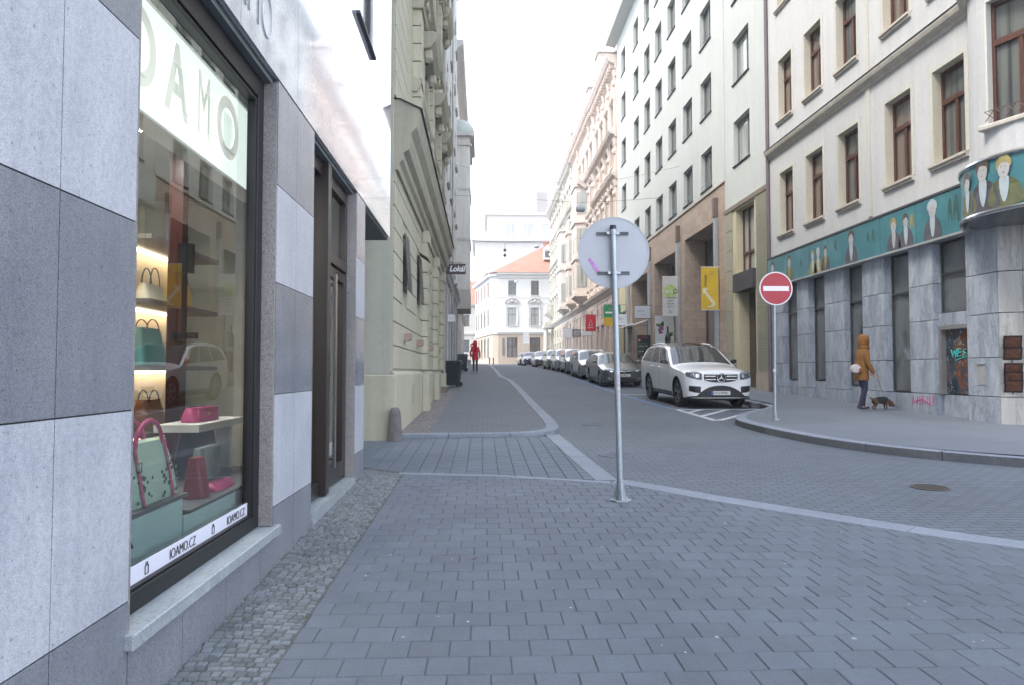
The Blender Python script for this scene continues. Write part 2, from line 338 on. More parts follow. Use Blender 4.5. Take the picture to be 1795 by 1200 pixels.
EDGE = smooth_curve([(-1.45,9.12),(-.6,8.95),(.17,8.80),(.8,8.56),(1.3,8.36),(1.62,8.18),(2.2,7.42),(2.89,6.62),(3.5,5.95),(4.09,5.41),(5.5,4.35),(8,2.9)], 6)
_EY = sorted([(x, y) for x, y in EDGE])
def clip(poly, p, nrm):
    out = []
    for a, b in zip(poly, poly[1:]+poly[:1]):
        da, db = (a[0]-p[0])*nrm[0]+(a[1]-p[1])*nrm[1], (b[0]-p[0])*nrm[0]+(b[1]-p[1])*nrm[1]
        if da <= 0: out.append(a)
        if (da < 0 < db) or (db < 0 < da): t = da/(da-db); out.append((a[0]+(b[0]-a[0])*t, a[1]+(b[1]-a[1])*t))
    return out
def pavers(m, x0, x1, y0, y1, sx, sy, gap, top, edge=None, jit=.0012, offs=.5, colwise=False, both=None):
    def emit(px0, px1, py0, py1):
        q = [(px0+gap*.35,py0+gap*.7),(px1-gap*.35,py0+gap*.7),(px1-gap*.35,py1-gap*.7),(px0+gap*.35,py1-gap*.7)]
        for lim in ((x1,0,1,0),(x0,0,-1,0),(0,y1,0,1),(0,y0,0,-1)):
            q = clip(q, lim[:2], lim[2:])
            if len(q) < 3: return
        if edge:
            cx, cy = (px0+px1)/2, (py0+py1)/2
            i = min(range(len(EDGE)), key=lambda k: (EDGE[k][0]-cx)**2+(EDGE[k][1]-cy)**2)
            if math.dist(EDGE[i], (cx, cy)) < .35:
                a, b = EDGE[max(i-1,0)], EDGE[min(i+1,len(EDGE)-1)]; t = Vector((b[0]-a[0], b[1]-a[1])).normalized()
                q = clip(q, EDGE[i], (-t.y, t.x))
            elif cy > interp(_EY, cx): return
            if len(q) < 3: return
        cx = sum(p[0] for p in q)/len(q); cy = sum(p[1] for p in q)/len(q)
        tx, ty, dz = random.uniform(-1,1)*.004, random.uniform(-1,1)*.004, random.uniform(-1,1)*jit
        ch = .004; vs = []; n = len(q)
        for k, zz in ((1, -.02), (1, -ch), (None, 0)):
            for p in q:
                f = 1 if k else 1-ch/.09
                X, Y = cx+(p[0]-cx)*f, cy+(p[1]-cy)*f
                vs.append((X, Y, G(Y)+top+zz+dz+(X-cx)*tx+(Y-cy)*ty))
        fs = [(l*n+i, l*n+(i+1)%n, (l+1)*n+(i+1)%n, (l+1)*n+i) for l in (0,1) for i in range(n)]+[tuple(range(2*n, 3*n))]
        m.add(vs, fs)
    if colwise:
        nx = int((x1-x0)/sx)+2; ny = int((y1-y0)/sy)+3
        for i in range(nx):
            for j in range(-1, ny): o = (i%2)*offs*sy; emit(x0+i*sx, x0+(i+1)*sx, y0+j*sy+o, y0+(j+1)*sy+o)
    else:
        nx = int((x1-x0)/sx)+3; ny = int((y1-y0)/sy)+2
        for j in range(ny):
            w = random.uniform(-.003,.003)
            for i in range(-1, nx): o = (j%2)*offs*sx+w; emit(x0+i*sx+o, x0+(i+1)*sx+o, y0+j*sy, y0+(j+1)*sy)
m = MB(); pavers(m, -.96, 8.2, 1.6, 9.2, .2, .2, .0055, .018, edge=True); m.build('pavement', pav_mat, kind='structure', recalc=False)
m = MB(); pavers(m, -1.6, 1.32, 8.6, 13.1, .2, .26, .007, .014, colwise=True)
# keep only the alley strip beyond the cross band
vv = MB()
for f in m.f:
    cx = sum(m.v[i][0] for i in f)/len(f); cy = sum(m.v[i][1] for i in f)/len(f)
    if cy > interp(_EY, cx)-.02: vv.f.append(f); vv.m.append(0)
vv.v = m.v; vv.build('alley_pavement', pav2_mat, kind='structure', recalc=False)
m = MB(); pavers(m, -12, -1.6, 8.9, 13.1, .2, .26, .007, .012, colwise=True); m.build('alley_pavement', pav2_mat, kind='structure', recalc=False)
lift = lambda x, y: .065*min(1, max(0, (y-3.0)/3.2))*min(1, max(0, (-.95-x)/.48))
# joint bed under the foreground pavers
m = MB()
ys2 = frange(1.4, 9.2, .4)
for a, b in zip(ys2, ys2[1:]):
    for xa, xb in ((-1.46, 8.2),):
        if True:
            # clip in x so that the bed never reaches beyond the light kerb band
            lim = lambda y: max([x for x, yy in _EY if yy >= y-.02] or [xa])
            m.add([(xa,a,G(a)+.010+lift(xa,a)),(-.95,a,G(a)+.0128),(-.95,b,G(b)+.0128),(xa,b,G(b)+.010+lift(xa,b))], [(0,1,2,3)]); xa_ = xa; m.add([(-.95,a,G(a)+.013),(min(xb,lim(a)),a,G(a)+.013),(min(xb,lim(b)),b,G(b)+.013),(-.95,b,G(b)+.013)], [(0,1,2,3)])
m.build('paving_bed', joint_mat, kind='structure', recalc=False)
# cobble strip along the wall : every stone modelled, rising a little towards the wall
m = MB()
y = 1.6; row = 0
while y < 9.0:
    x = -1.44; h = random.uniform(.042,.062)
    while x < -.985:
        w = random.uniform(.042,.068); w = min(w, -.965-x)
        if w > .03:
            j = lambda s=.0045: random.uniform(-s, s)
            sk = .012*math.sin(y*1.7+x*3)
            q = [(x+.003+j(),y+.003+j()+sk),(x+w-.003+j(),y+.003+j()+sk),(x+w-.003+j(),y+h-.003+j()+sk),(x+.003+j(),y+h-.003+j()+sk)]
            cx = sum(p[0] for p in q)/4; cy = sum(p[1] for p in q)/4; hz = random.uniform(-.003,.003); vs = []
            for f, z in ((1,-.02),(.98,-.005),(.80,.002)):
                for p in q:
                    X, Y = cx+(p[0]-cx)*f, cy+(p[1]-cy)*f; vs.append((X, Y, G(Y)+.016+z+hz+j(.0012)+lift(X, Y)))
            m.add(vs, [(l*4+i, l*4+(i+1)%4, (l+1)*4+(i+1)%4, (l+1)*4+i) for l in (0,1) for i in range(4)]+[(8,9,10,11)])
        x += w
    y += h
m.build('cobblestone_strip', cob_mat, smooth=False, kind='structure', recalc=False)
# moss tufts between cobbles
m = MB()
for k in range(800):
    x = random.uniform(-1.44,-.93); y = 2.2+6.8*random.random(); r = random.uniform(.004,.011)
    if random.random() < .45: x = -1.44+random.random()*.06
    z = G(y)+.008+lift(x, y)
    m.add([(x-r,y-r,z),(x+r,y-r*.6,z),(x+r*.8,y+r,z),(x-r,y+r*.7,z),(x,y,z+random.uniform(.008,.016))], [(0,1,4),(1,2,4),(2,3,4),(3,0,4)])
m.build('moss', plain('moss', (.075,.095,.045), .95, 0, .3, 40), kind='stuff')
# litter : gum, grit and a leaf
m = MB()
for k in range(90):
    x, y = random.uniform(-.8, 4.5), 2.3+6*random.random()**1.3; r = random.uniform(.003,.011); z = G(y)+.0195
    if y < interp(_EY, x)-.2: m.poly([(x+r*random.uniform(.6,1.2)*math.cos(a), y+r*random.uniform(.6,1.2)*math.sin(a), z) for a in (0,1,2,3,4,5)], (0,0,.001))
m.build('grit', plain('pale_grit', (.42,.43,.43), .8, 0, .3, 60), kind='stuff')
T = thing('fallen_leaf', 'small curled brown leaf lying on the pavers in the foreground', 'leaf', (-.08, 5.28, G(5.28)+.02))
m = MB(); m.add([(0,0,0),(.022,.012,.006),(.045,0,.014),(.024,-.014,.005),(.06,.002,.02)], [(0,3,2,1),(1,2,4),(2,3,4)]); m.build('blade', plain('dry_leaf', (.16,.07,.03), .8, 0, .3, 60), T)
# flush kerb bands
m = MB()
i0 = min(range(len(EDGE)), key=lambda k: abs(EDGE[k][0]-1.45))
ribbon(m, EDGE[:i0+1], .12, 0, .022, .04, seglen=1.0); ribbon(m, EDGE[i0:], .27, 0, .022, .04, seglen=.95)
ribbon(m, [(1.44,8.52),(1.40,9.5),(1.36,10.5),(1.33,11.5),(1.30,12.5),(1.27,13.45)], .12, .14, .020, .04, seglen=1.0)
m.build('kerb', kerb_mat, kind='structure', bevel=.004)
# left raised pavement
LK = smooth_curve([(-1.6,12.98),(-.4,13.02),(.5,13.12),(1.05,13.35),(1.40,13.85),(1.52,14.7),(1.56,16.5),(1.56,20),(1.56,25),(1.52,31),(1.42,35),(1.15,37.5),(1.05,40),(.98,50),(.95,70),(.95,105)], 6)
_LY = sorted([(y, x) for x, y in LK])
HL = .075
m = MB(); ribbon(m, LK, .25, 0, HL, .2, seglen=1.0); m.build('kerb', kerb_mat, kind='structure', bevel=.008)
m = MB()
yy = frange(13.14, 20, .2)+frange(20, 105, 1)[1:]
for a, b in zip(yy, yy[1:]):
    xa, xb = interp(_LY, a)-.2, interp(_LY, b)-.2
    m.add([(-1.9,a,G(a)+HL-.008),(xa,a,G(a)+HL-.008),(xb,b,G(b)+HL-.008),(-1.9,b,G(b)+HL-.008)], [(0,1,2,3)])
m.build('left_pavement', walk_mat, kind='structure', recalc=False)
m = MB()
for a, b in zip(frange(13.2, 28, .5), frange(13.2, 28, .5)[1:]):
    m.add([(-1.6,a,G(a)+HL-.003),(-.98,a,G(a)+HL-.003),(-.98,b,G(b)+HL-.003),(-1.6,b,G(b)+HL-.003)], [(0,1,2,3)])
def cobmat():
    mt, n, b = NT('brown_mosaic_setts'); v = mapnode(n)
    vo = n.nodes.new('ShaderNodeTexVoronoi'); vo.inputs['Scale'].default_value = 13; vo.inputs['Randomness'].default_value = .75; n.links.new(v, vo.inputs['Vector'])
    v2 = n.nodes.new('ShaderNodeTexVoronoi'); v2.feature = 'DISTANCE_TO_EDGE'; v2.inputs['Scale'].default_value = 13; v2.inputs['Randomness'].default_value = .75; n.links.new(v, v2.inputs['Vector'])
    sp = n.nodes.new('ShaderNodeSeparateColor'); n.links.new(vo.outputs['Color'], sp.inputs[0])
    c = ramp(n, sp.outputs[0], [(0, (.14,.12,.12)), (.5, (.19,.17,.165)), (1, (.24,.21,.2))])
    c = mixc(n, (.05,.055,.05), c, ramp(n, v2.outputs['Distance'], [(.02,(0,0,0)),(.09,(1,1,1))])); n.links.new(c, b.inputs['Base Color']); b.inputs['Roughness'].default_value = .7
    bump(n, b, ramp(n, v2.outputs['Distance'], [(0,(0,0,0)),(.25,(1,1,1))]), .01, 1); return mt
m.build('mosaic_strip', cobmat(), kind='structure', recalc=False)
# right raised pavement
RK = smooth_curve([(26,2.5),(16,5.2),(11,6.9),(8.7,8.25),(7.13,9.38),(6.18,10.4),(5.62,11.6),(5.38,12.8),(5.28,14.2),(5.42,15.5),(6.1,16.9),(7.2,18.4),(7.55,19.1),(7.7,20.2),(7.72,24),(7.72,60),(7.4,107)], 6)
_RY = sorted([(y, x) for x, y in RK])
HR = .13
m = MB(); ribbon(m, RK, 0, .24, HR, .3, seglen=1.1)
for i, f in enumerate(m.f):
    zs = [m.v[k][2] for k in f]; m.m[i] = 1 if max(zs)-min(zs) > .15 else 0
m.build('kerb', [kerb_mat, granite('dark_kerb_side', (.115,.12,.125), .85, .5, 90)], kind='structure', bevel=.012)  # vertical kerb faces get a darker granite than the tops
m = MB()
yy = frange(2.6, 25, .25)+frange(25, 107, 1)[1:]
for a, b in zip(yy, yy[1:]):
    xa, xb = interp(_RY, a)+.2, interp(_RY, b)+.2; zz = lambda x, y: G(y)+HR-.006+.012*min(4.5, max(0, x-5.4))
    for k in range(4):
        l = [xa+(28-xa)*(k/4)**1.7, xa+(28-xa)*((k+1)/4)**1.7]; r = [xb+(28-xb)*(k/4)**1.7, xb+(28-xb)*((k+1)/4)**1.7]
        m.add([(l[0],a,zz(l[0],a)),(l[1],a,zz(l[1],a)),(r[1],b,zz(r[1],b)),(r[0],b,zz(r[0],b))], [(0,1,2,3)])
m.build('right_pavement', asph, kind='structure', recalc=False)
def GR(y): return G(y)+HR-.006+.05
# far cross street pavement in front of the end house
# painted markings
mark_w = plain('worn_white_road_paint', (.46,.48,.50), .7, 0, .2, 9)
mark_b = plain('worn_blue_road_paint', (.13,.20,.36), .7, 0, .2, 9)
m = MB()
for a, b in ([(5.25,16.3),(5.25,19.6)],[(5.35,16.35),(7.0,18.7)],[(5.3,19.6),(7.6,19.6)],[(5.3,17.5),(6.6,19.5)],[(5.3,18.6),(5.9,19.5)]):
    n = 8; ribbon(m, [(a[0]+(b[0]-a[0])*i/n, a[1]+(b[1]-a[1])*i/n) for i in range(n+1)], .07, .07, .004, .003)
for y in (26.0, ): ribbon(m, [(5.0+.3*i,y) for i in range(9)], .06,.06,.004,.003)
m.build('white_road_marking', mark_w, kind='structure')
m = MB(); ribbon(m, [(5.18,19.7),(5.1,22),(5.0,25),(4.9,30),(4.8,36),(4.65,44),(4.5,52),(4.35,62),(4.2,75),(4.1,90)], .06, .06, .005, .003); m.build('blue_road_marking', mark_b, kind='structure')
iron = plain('rusty_cast_iron', (.09,.075,.065), .65, .5, .25, 12)
def manhole(x, y, r, label, mt=None):
    m = MB(); m.lathe([(0,.006),(r-.05,.006),(r-.05,.004),(r-.03,.004),(r-.03,.009),(r,.009),(r,0)], (0,0,0), 28)
    for i in range(-5, 6):
        for j in range(-5, 6):
            if (i*i+j*j)*.0016 < (r-.06)**2*.9: m.box(i*.04-.012, i*.04+.012, j*.04-.012, j*.04+.012, .005, .009)
    o = m.build('manhole_cover', mt or iron); o.location = (x, y, G(y)); o.rotation_euler.x = math.atan(.0228); tag(o, label, 'manhole cover', 'manhole covers in the road')
manhole(4.99, 8.0, .20, 'rusty round manhole cover in the road between pavement band and right kerb')
faint = plain('dusty_concrete_cover', (.125,.135,.15), .8, 0, .2, 12)
manhole(1.98, 10.75, .27, 'round manhole cover in the road just left of the round sign pole', faint)
manhole(2.35, 15.4, .26, 'round manhole cover farther up the road beyond the rounded left kerb', faint)

# ---------------------------------------------------------------- facade tools
class Fr:
    def __init__(s, side, P): s.side = side; s.P = P
    def pt(s, a, d, z): return {'R': (s.P+d, a, z), 'L': (s.P-d, a, z), 'F': (a, s.P+d, z)}[s.side]
    def box(s, m, a0, a1, d0, d1, z0, z1):
        p, q = s.pt(a0, d0, z0), s.pt(a1, d1, z1); return m.box(p[0], q[0], p[1], q[1], p[2], q[2])
    def prof(s, m, a0, a1, prof):
        """profile [(out, z)...] run along the facade; out is measured outwards"""
        A = [s.pt(a0, -o, z) for o, z in prof]; B = s.pt(a1, 0, 0); A0 = s.pt(a0, 0, 0)
        return m.poly(A, Vector(B)-Vector(A0))
    def wall(s, m, a0, a1, z0, z1, holes, depth, cell=None):
        S = sorted({a0, a1, *[h[0] for h in holes], *[h[1] for h in holes]}); Z = sorted({z0, z1, *[h[2] for h in holes], *[h[3] for h in holes]})
        S = [x for x in S if a0 <= x <= a1]; Z = [x for x in Z if z0 <= x <= z1]
        for i in range(len(S)-1):
            j = 0
            while j < len(Z)-1:
                inside = lambda jj: any(h[0]-1e-6 <= S[i] and S[i+1] <= h[1]+1e-6 and h[2]-1e-6 <= Z[jj] and Z[jj+1] <= h[3]+1e-6 for h in holes)
                if inside(j): j += 1; continue
                k = j
                while k < len(Z)-1 and not inside(k): k += 1
                m.quad(s.pt(S[i],0,Z[j]), s.pt(S[i+1],0,Z[j]), s.pt(S[i+1],0,Z[k]), s.pt(S[i],0,Z[k])); j = k
        m.cm = 1
        for h in holes:
            a, b, c, d = h[:4]; D = h[4] if len(h) > 4 else depth
            m.quad(s.pt(a,0,c), s.pt(a,D,c), s.pt(a,D,d), s.pt(a,0,d)); m.quad(s.pt(b,0,c), s.pt(b,D,c), s.pt(b,D,d), s.pt(b,0,d))
            m.quad(s.pt(a,0,d), s.pt(b,0,d), s.pt(b,D,d), s.pt(a,D,d)); m.quad(s.pt(a,0,c), s.pt(b,0,c), s.pt(b,D,c), s.pt(a,D,c))
        m.cm = 0
        return m
    def shell(s, m, a0, a1, z0, z1, core=.5, deep=11):
        s.box(m, a0+.02, a1-.02, core, deep, z0, z1-.02)
        s.box(m, a0, a0+.015, .002, deep, z0, z1); s.box(m, a1-.015, a1, .002, deep, z0, z1)
        s.box(m, a0, a1, .002, deep, z1-.016, z1)
        return m
class Win:
    """one window type: window > pane, sill ; first placing moves the original, later ones copy it"""
    def __init__(s, fr, w, h, rec, fmat, pmat, vs=(.5,), tr=None, ft=.05, sill=None, smat=None, hood=None, hmat=None, pane2=None, vs_low=None):
        f0 = Fr(fr.side, 0); s.fr = fr; s.used = False; s.w = w; s.h = h
        m = MB(); d0, d1 = rec-.05, rec+.02
        f0.box(m, 0, ft, d0, d1, 0, h); f0.box(m, w-ft, w, d0, d1, 0, h); f0.box(m, ft, w-ft, d0, d1, 0, ft); f0.box(m, ft, w-ft, d0, d1, h-ft, h)
        zt = h*tr if tr else h-ft
        for v in (vs_low if vs_low is not None else vs): f0.box(m, w*v-ft*.6, w*v+ft*.6, d0-.008, d1, ft, zt)
        if tr:
            f0.box(m, ft, w-ft, d0-.02, d1, zt-ft*.7, zt+ft*.7)
            for v in vs: f0.box(m, w*v-ft*.5, w*v+ft*.5, d0-.008, d1, zt+ft*.7, h-ft)
        s.root = m.build('window', fmat)
        m = MB(); f0.box(m, ft*.5, w-ft*.5, rec, rec+.012, ft*.5, h-ft*.5); m.build('pane', pmat, s.root)
        if sill:
            out, th, ext = sill; m = MB(); f0.prof(m, -ext, w+ext, [(-rec*.9,.0),(out,-.012),(out,-.012-th*.45),(out*.6,-.012-th*.6),(out*.6,-.012-th),(0.0,-.012-th),(-.01,-.03),(-rec*.9,-.03)]); m.build('sill', smat, s.root)
        if hood:
            m = MB(); hood(m, f0, w, h); m.build('hood_mould', hmat, s.root)
    def put(s, parent, a, z, pane=None):
        o = s.root if not s.used else copy_tree(s.root); s.used = True
        o.parent = parent; o.location = Vector(s.fr.pt(a, 0, z))-parent.location
        if pane:
            for c in o.children:
                if c.name.startswith('pane'): c.material_slots[0].link = 'OBJECT'; c.material_slots[0].material = pane
        return o
def courses(m, fr, a0, a1, z0, z1, step, gap, out, holes=(), joint=None, back=0):
    """rusticated courses: real blocks standing proud with open joints"""
    z = z0; k = 0
    while z < z1-.05:
        t = min(z+step-gap, z1); segs = [(a0, a1)]
        for h in holes:
            if h[2] < t-.01 and h[3] > z+.01:
                segs = [q for a, b in segs for q in ((a, min(b, h[0])), (max(a, h[1]), b)) if q[1]-q[0] > .02]
        for a, b in segs:
            if joint:
                x = a; first = joint*(.5 if k % 2 else 1)
                while x < b-.01:
                    e = min(b, x+first); first = joint
                    if b-e < .15: e = b
                    fr.box(m, x, e-(gap if e < b else 0), -out, back, z, t); x = e
            else: fr.box(m, a, b, -out, back, z, t)
        z += step; k += 1
# ================================================================ near left building : granite panels and the shop window
gr_l = granite('pale_granite_panels', (.42,.435,.465), .35, .72, 170, .5)
gr_d = granite('grey_granite_panels', (.195,.205,.225), .30, .5, 150, .5)
gr_dp = granite('polished_grey_granite', (.21,.22,.24), .16, .6, 150, .6)
gr_up = granite('polished_pale_granite', (.46,.47,.49), .10, .9, 170, .8, 1)
gr_s = granite('granite_ledge', (.27,.30,.31), .5, .7, 160)
gr_j = granite('brown_granite_jamb', (.24,.225,.215), .5, .5, 140)
FL = Fr('L', -1.4)
B1 = thing('shop_building', 'modern shop building clad in pale and grey granite panels, nearest on the left', 'building', (-1.4, 3, 0))
def panel_wall(a0, a1, bands, joints, gap=.006):
    """each panel a slab 30 mm thick, front flush with the facade plane"""
    groups = {}
    for z0, z1, mat in bands:
        J = [a0]+[j for j in joints if a0 < j < a1]+[a1]
        for p, q in zip(J, J[1:]):
            FL.box(groups.setdefault(mat.name, (MB(), mat))[0], p+gap/2, q-gap/2, 0, .03, z0+gap/2, z1-gap/2)
    for mm, mat in groups.values(): mm.build_each('granite_cladding', mat, B1, off=B1.location)
zb = -.7
panel_wall(-8, 2.99, [(zb,.57,gr_d),(.57,1.325,gr_l),(1.325,2.08,gr_d),(2.08,2.83,gr_l),(2.83,3.47,gr_d)], [-7.4,-6.3,-5.2,-4.1,-3,-1.9,-.8,.3,1.4,2.46])
panel_wall(5.0, 6.08, [(zb,.57,gr_d),(.57,1.325,gr_l),(1.325,2.08,gr_dp),(2.08,2.75,gr_l),(2.75,3.47,gr_dp)], [5.52])
panel_wall(8.14, 8.72, [(zb,.57,gr_d),(.57,1.325,gr_l),(1.325,2.08,gr_dp),(2.08,2.75,gr_l),(2.75,3.47,gr_dp)], [])
J = [-7.5,-6.2,-4.9,-3.6,-2.3,-1.0,.3,1.6,2.9,4.2,5.5,6.7,7.95,9.2,10.4]
wz = [3.474,4.9,6.4,7.9,9.4,10.9,12.4,13.9,15.4,17,19.4]
opn = [(7.98,9.18,5.45,8.3)]
m = MB()
for z0, z1 in zip(wz, wz[1:]):
    JJ = [-8]+J+[11.0]
    for p, q in zip(JJ, JJ[1:]):
        if p < 9.15 and q > 8.0 and z0 < 8.3 and z1 > 5.5: continue
        FL.box(m, p+.004, q-.004, -.004, .03, z0+.004, z1-.004)
FL.box(m, 7.954, 9.196, -.004, .03, 4.904, 5.44); FL.box(m, 7.954, 9.196, -.004, .03, 8.31, 9.396)
m.build('polished_panels', gr_up, B1, off=B1.location, label='polished pale stone panels of the upper floors mirroring the street')
# structural core
core = stucco('painted_concrete', (.22,.235,.225))
m = MB()
FL.box(m, -8, 2.985, .035, .3, zb, 3.46); FL.box(m, 5.005, 6.075, .035, .155, zb, 3.46); FL.box(m, 8.145, 8.715, .035, .5, zb, 3.46)
FL.box(m, -8, 7.97, .035, 9, 3.476, 19.38); FL.box(m, 9.19, 10.98, .035, 9, 3.476, 19.38); FL.box(m, 7.97, 9.19, .3, 9, 3.476, 19.38)
FL.box(m, 7.97, 9.19, .035, .3, 3.476, 5.44); FL.box(m, 7.97, 9.19, .035, .3, 8.31, 19.38)
FL.box(m, -8, 8.70, 3.6, 9, zb, 3.46); FL.box(m, 8.4, 8.69, .5, 3.59, zb, 3.46); FL.box(m, -8, 2.7, .31, 3.59, zb, 3.46)
m.build('wall', core, B1, off=B1.location)
m = MB(); FL.box(m, 8.72, 11.0, .031, 6, 3.44, 3.472); m.build('soffit', plain('dark_green_grey_soffit', (.10,.12,.11), .7), B1, off=B1.location)
m = MB(); FL.box(m, 2.99, 5.0, .04, .3, 3.44, 3.472); FL.box(m, 6.08, 8.14, .04, .3, 3.44, 3.472); m.build('soffit', plain('grey_soffit', (.14,.16,.16), .6), B1, off=B1.location)
m = MB(); FL.box(m, -8, 11, 0, 9, 19.4, 19.6); m.build('roof', roof_grey, B1, off=B1.location)
# jambs of the openings (brown granite)
m = MB()
for a in (4.975, 8.115): FL.box(m, a, a+.022, .004, .154, .45 if a < 5 else .3, 3.44)
FL.box(m, 2.993, 3.012, .004, .16, .45, 3.44)
m.build_each('window_jamb', gr_j, B1, off=B1.location)
# plinth under the window and its ledge
m = MB()
for a, b in ((2.99,3.52),(3.52,4.1),(4.1,4.72),(4.72,5.0)): FL.box(m, a+.003, b-.003, -.002, .03, zb, .375)
m.build('window_plinth', gr_d, B1, off=B1.location)
m = MB(); FL.box(m, 2.965, 5.07, -.035, .17, .378, .445); m.build('window_ledge', gr_s, B1, off=B1.location, bevel=.006)
# shop window : frame, glass, sticker band
SW = MB(); d0, d1 = .09, .16
FL.box(SW, 3.012, 3.05, d0, d1, .447, 3.44); FL.box(SW, 4.86, 4.974, d0, d1, .447, 3.44); FL.box(SW, 3.05, 4.86, d0, d1, .447, .535); FL.box(SW, 3.05, 4.86, d0, d1, 3.30, 3.44)
FL.box(SW, 3.05, 4.86, d0+.012, d1, .535, .548); FL.box(SW, 4.845, 4.86, d0+.012, d1, .548, 3.30); FL.box(SW, 3.05, 4.845, d0+.012, d1, 3.27, 3.30)
sw = SW.build('shop_window', plain('black_aluminium_frame', (.010,.010,.012), .45, .2), B1, off=B1.location, bevel=.003)
m = MB(); m.quad(FL.pt(3.04,.135,.54), FL.pt(4.85,.135,.54), FL.pt(4.85,.135,3.28), FL.pt(3.04,.135,3.28)); gl = m.build('pane', clear_glass('shop_glass'), sw, recalc=False)
gl.location = -Vector(B1.location)+Vector(B1.location)*0
gl.location = Vector((0,0,0)) - Vector(B1.location)
m = MB(); FL.box(m, 3.05, 4.845, .124, .128, .549, .628); st = m.build('window_sticker_band', plain('white_sticker_film', (.62,.63,.72), .4, 0, .03), sw); st.location = -Vector(B1.location)
ink = plain('black_ink', (.02,.02,.022), .5)
RL = (R(90), 0, R(90))      # text on the left facade, read from the street
for a in (2.86, 3.66, 4.46):
    s = text('IOAMO.CZ', .072, ink, 'lettering', sw, Vector((-1.4-.121, a, .562))-Vector(B1.location), RL, .001, sx=.93, off=-.0012)
for a in (3.40, 4.22):
    mm = MB(); zc = .563; w = .034; h = .04; t = .0025
    for q in ((a,a+w,zc,zc+t),(a,a+w,zc+h-t,zc+h),(a,a+t,zc,zc+h),(a+w-t,a+w,zc,zc+h),(a+.008,a+.008+t,zc+h,zc+h+.014),(a+w-.008-t,a+w-.008,zc+h,zc+h+.014),(a+.008,a+w-.008,zc+h+.012,zc+h+.014)): FL.box(mm, q[0], q[1], .119, .122, q[2], q[3])
    o = mm.build('bag_symbol', ink, sw); o.location = -Vector(B1.location)
for a0, name in ((3.9, 0),):
    text('IOAMO', .46, plain('raised_grey_letters', (.46,.47,.48), .25), 'raised_lettering', B1, Vector((-1.395, 3.72, 3.62))-Vector(B1.location), RL, .008, sx=.72, off=-.012)
# door bay
m = MB(); d0, d1 = .10, .17; zf, zt = .335, 3.44
FL.box(m, 6.085, 6.16, d0, d1, zf, zt); FL.box(m, 6.84, 6.98, d0-.06, d1, zf, zt); FL.box(m, 8.03, 8.112, d0, d1, zf, zt); FL.box(m, 6.16, 8.03, d0, d1, 3.30, zt); FL.box(m, 6.16, 6.84, d0, d1, zf, .45); FL.box(m, 6.98, 8.03, d0-.02, d1, 2.54, 2.64)
df = m.build('door_frame', dark_bronze, B1, off=B1.location, bevel=.004)
m = MB(); m.quad(FL.pt(6.15,.14,.44), FL.pt(6.85,.14,.44), FL.pt(6.85,.14,3.31), FL.pt(6.15,.14,3.31)); o = m.build('pane', clear_glass('door_glass', 2.0), df, recalc=False); o.location = -Vector(B1.location)
m = MB(); m.quad(FL.pt(6.97,.14,2.63), FL.pt(8.04,.14,2.63), FL.pt(8.04,.14,3.31), FL.pt(6.97,.14,3.31)); o = m.build('pane', bpy.data.materials['door_glass'], df, recalc=False); o.location = -Vector(B1.location)
m = MB(); FL.box(m, 7.0, 7.1, d0, d1-.01, zf+.02, 2.52); FL.box(m, 7.93, 8.02, d0, d1-.01, zf+.02, 2.52); FL.box(m, 7.1, 7.93, d0, d1-.01, zf+.02, zf+.2); FL.box(m, 7.1, 7.93, d0, d1-.01, 2.42, 2.52)
dr = m.build('door', dark_bronze, B1, off=B1.location)
m = MB(); m.quad(FL.pt(7.09,.135,zf+.19), FL.pt(7.94,.135,zf+.19), FL.pt(7.94,.135,2.43), FL.pt(7.09,.135,2.43)); o = m.build('pane', bpy.data.materials['door_glass'], dr, recalc=False); o.location = -Vector(B1.location)
m = MB(); FL.box(m, 7.14, 7.19, .02, .045, .55, 2.42); FL.box(m, 7.15, 7.18, .045, .10, .62, .65); FL.box(m, 7.15, 7.18, .045, .10, 2.3, 2.33); o = m.build('handle', steel, dr); o.location = -Vector(B1.location)
m = MB(); FL.box(m, 6.09, 8.12, -.015, .6, zb, .32); m.build('door_step', gr_s, B1, off=B1.location)
m = MB(); FL.box(m, 6.2, 6.6, .15, .16, .46, .6); FL.box(m, 7.2, 7.85, .15, .155, .62, .75); m.build_each('sticker', white_paint, B1, off=B1.location)
# tilted open window in the upper wall
m = MB()
FL.box(m, 7.98, 8.04, .03, .1, 5.45, 8.3); FL.box(m, 9.12, 9.18, .03, .1, 5.45, 8.3); FL.box(m, 8.04, 9.12, .03, .1, 5.45, 5.52); FL.box(m, 8.04, 9.12, .03, .1, 8.24, 8.3)
uw = m.build('window', dark_metal, B1, off=B1.location)
m = MB(); FL.box(m, 8.03, 9.13, .06, .07, 5.5, 8.26); o = m.build('pane', pane_dark, uw); o.location = -Vector(B1.location)
m = MB(); FL.box(m, 7.96, 9.20, -.05, .03, 5.42, 5.45); m.build('sill', dark_metal, B1, off=B1.location)
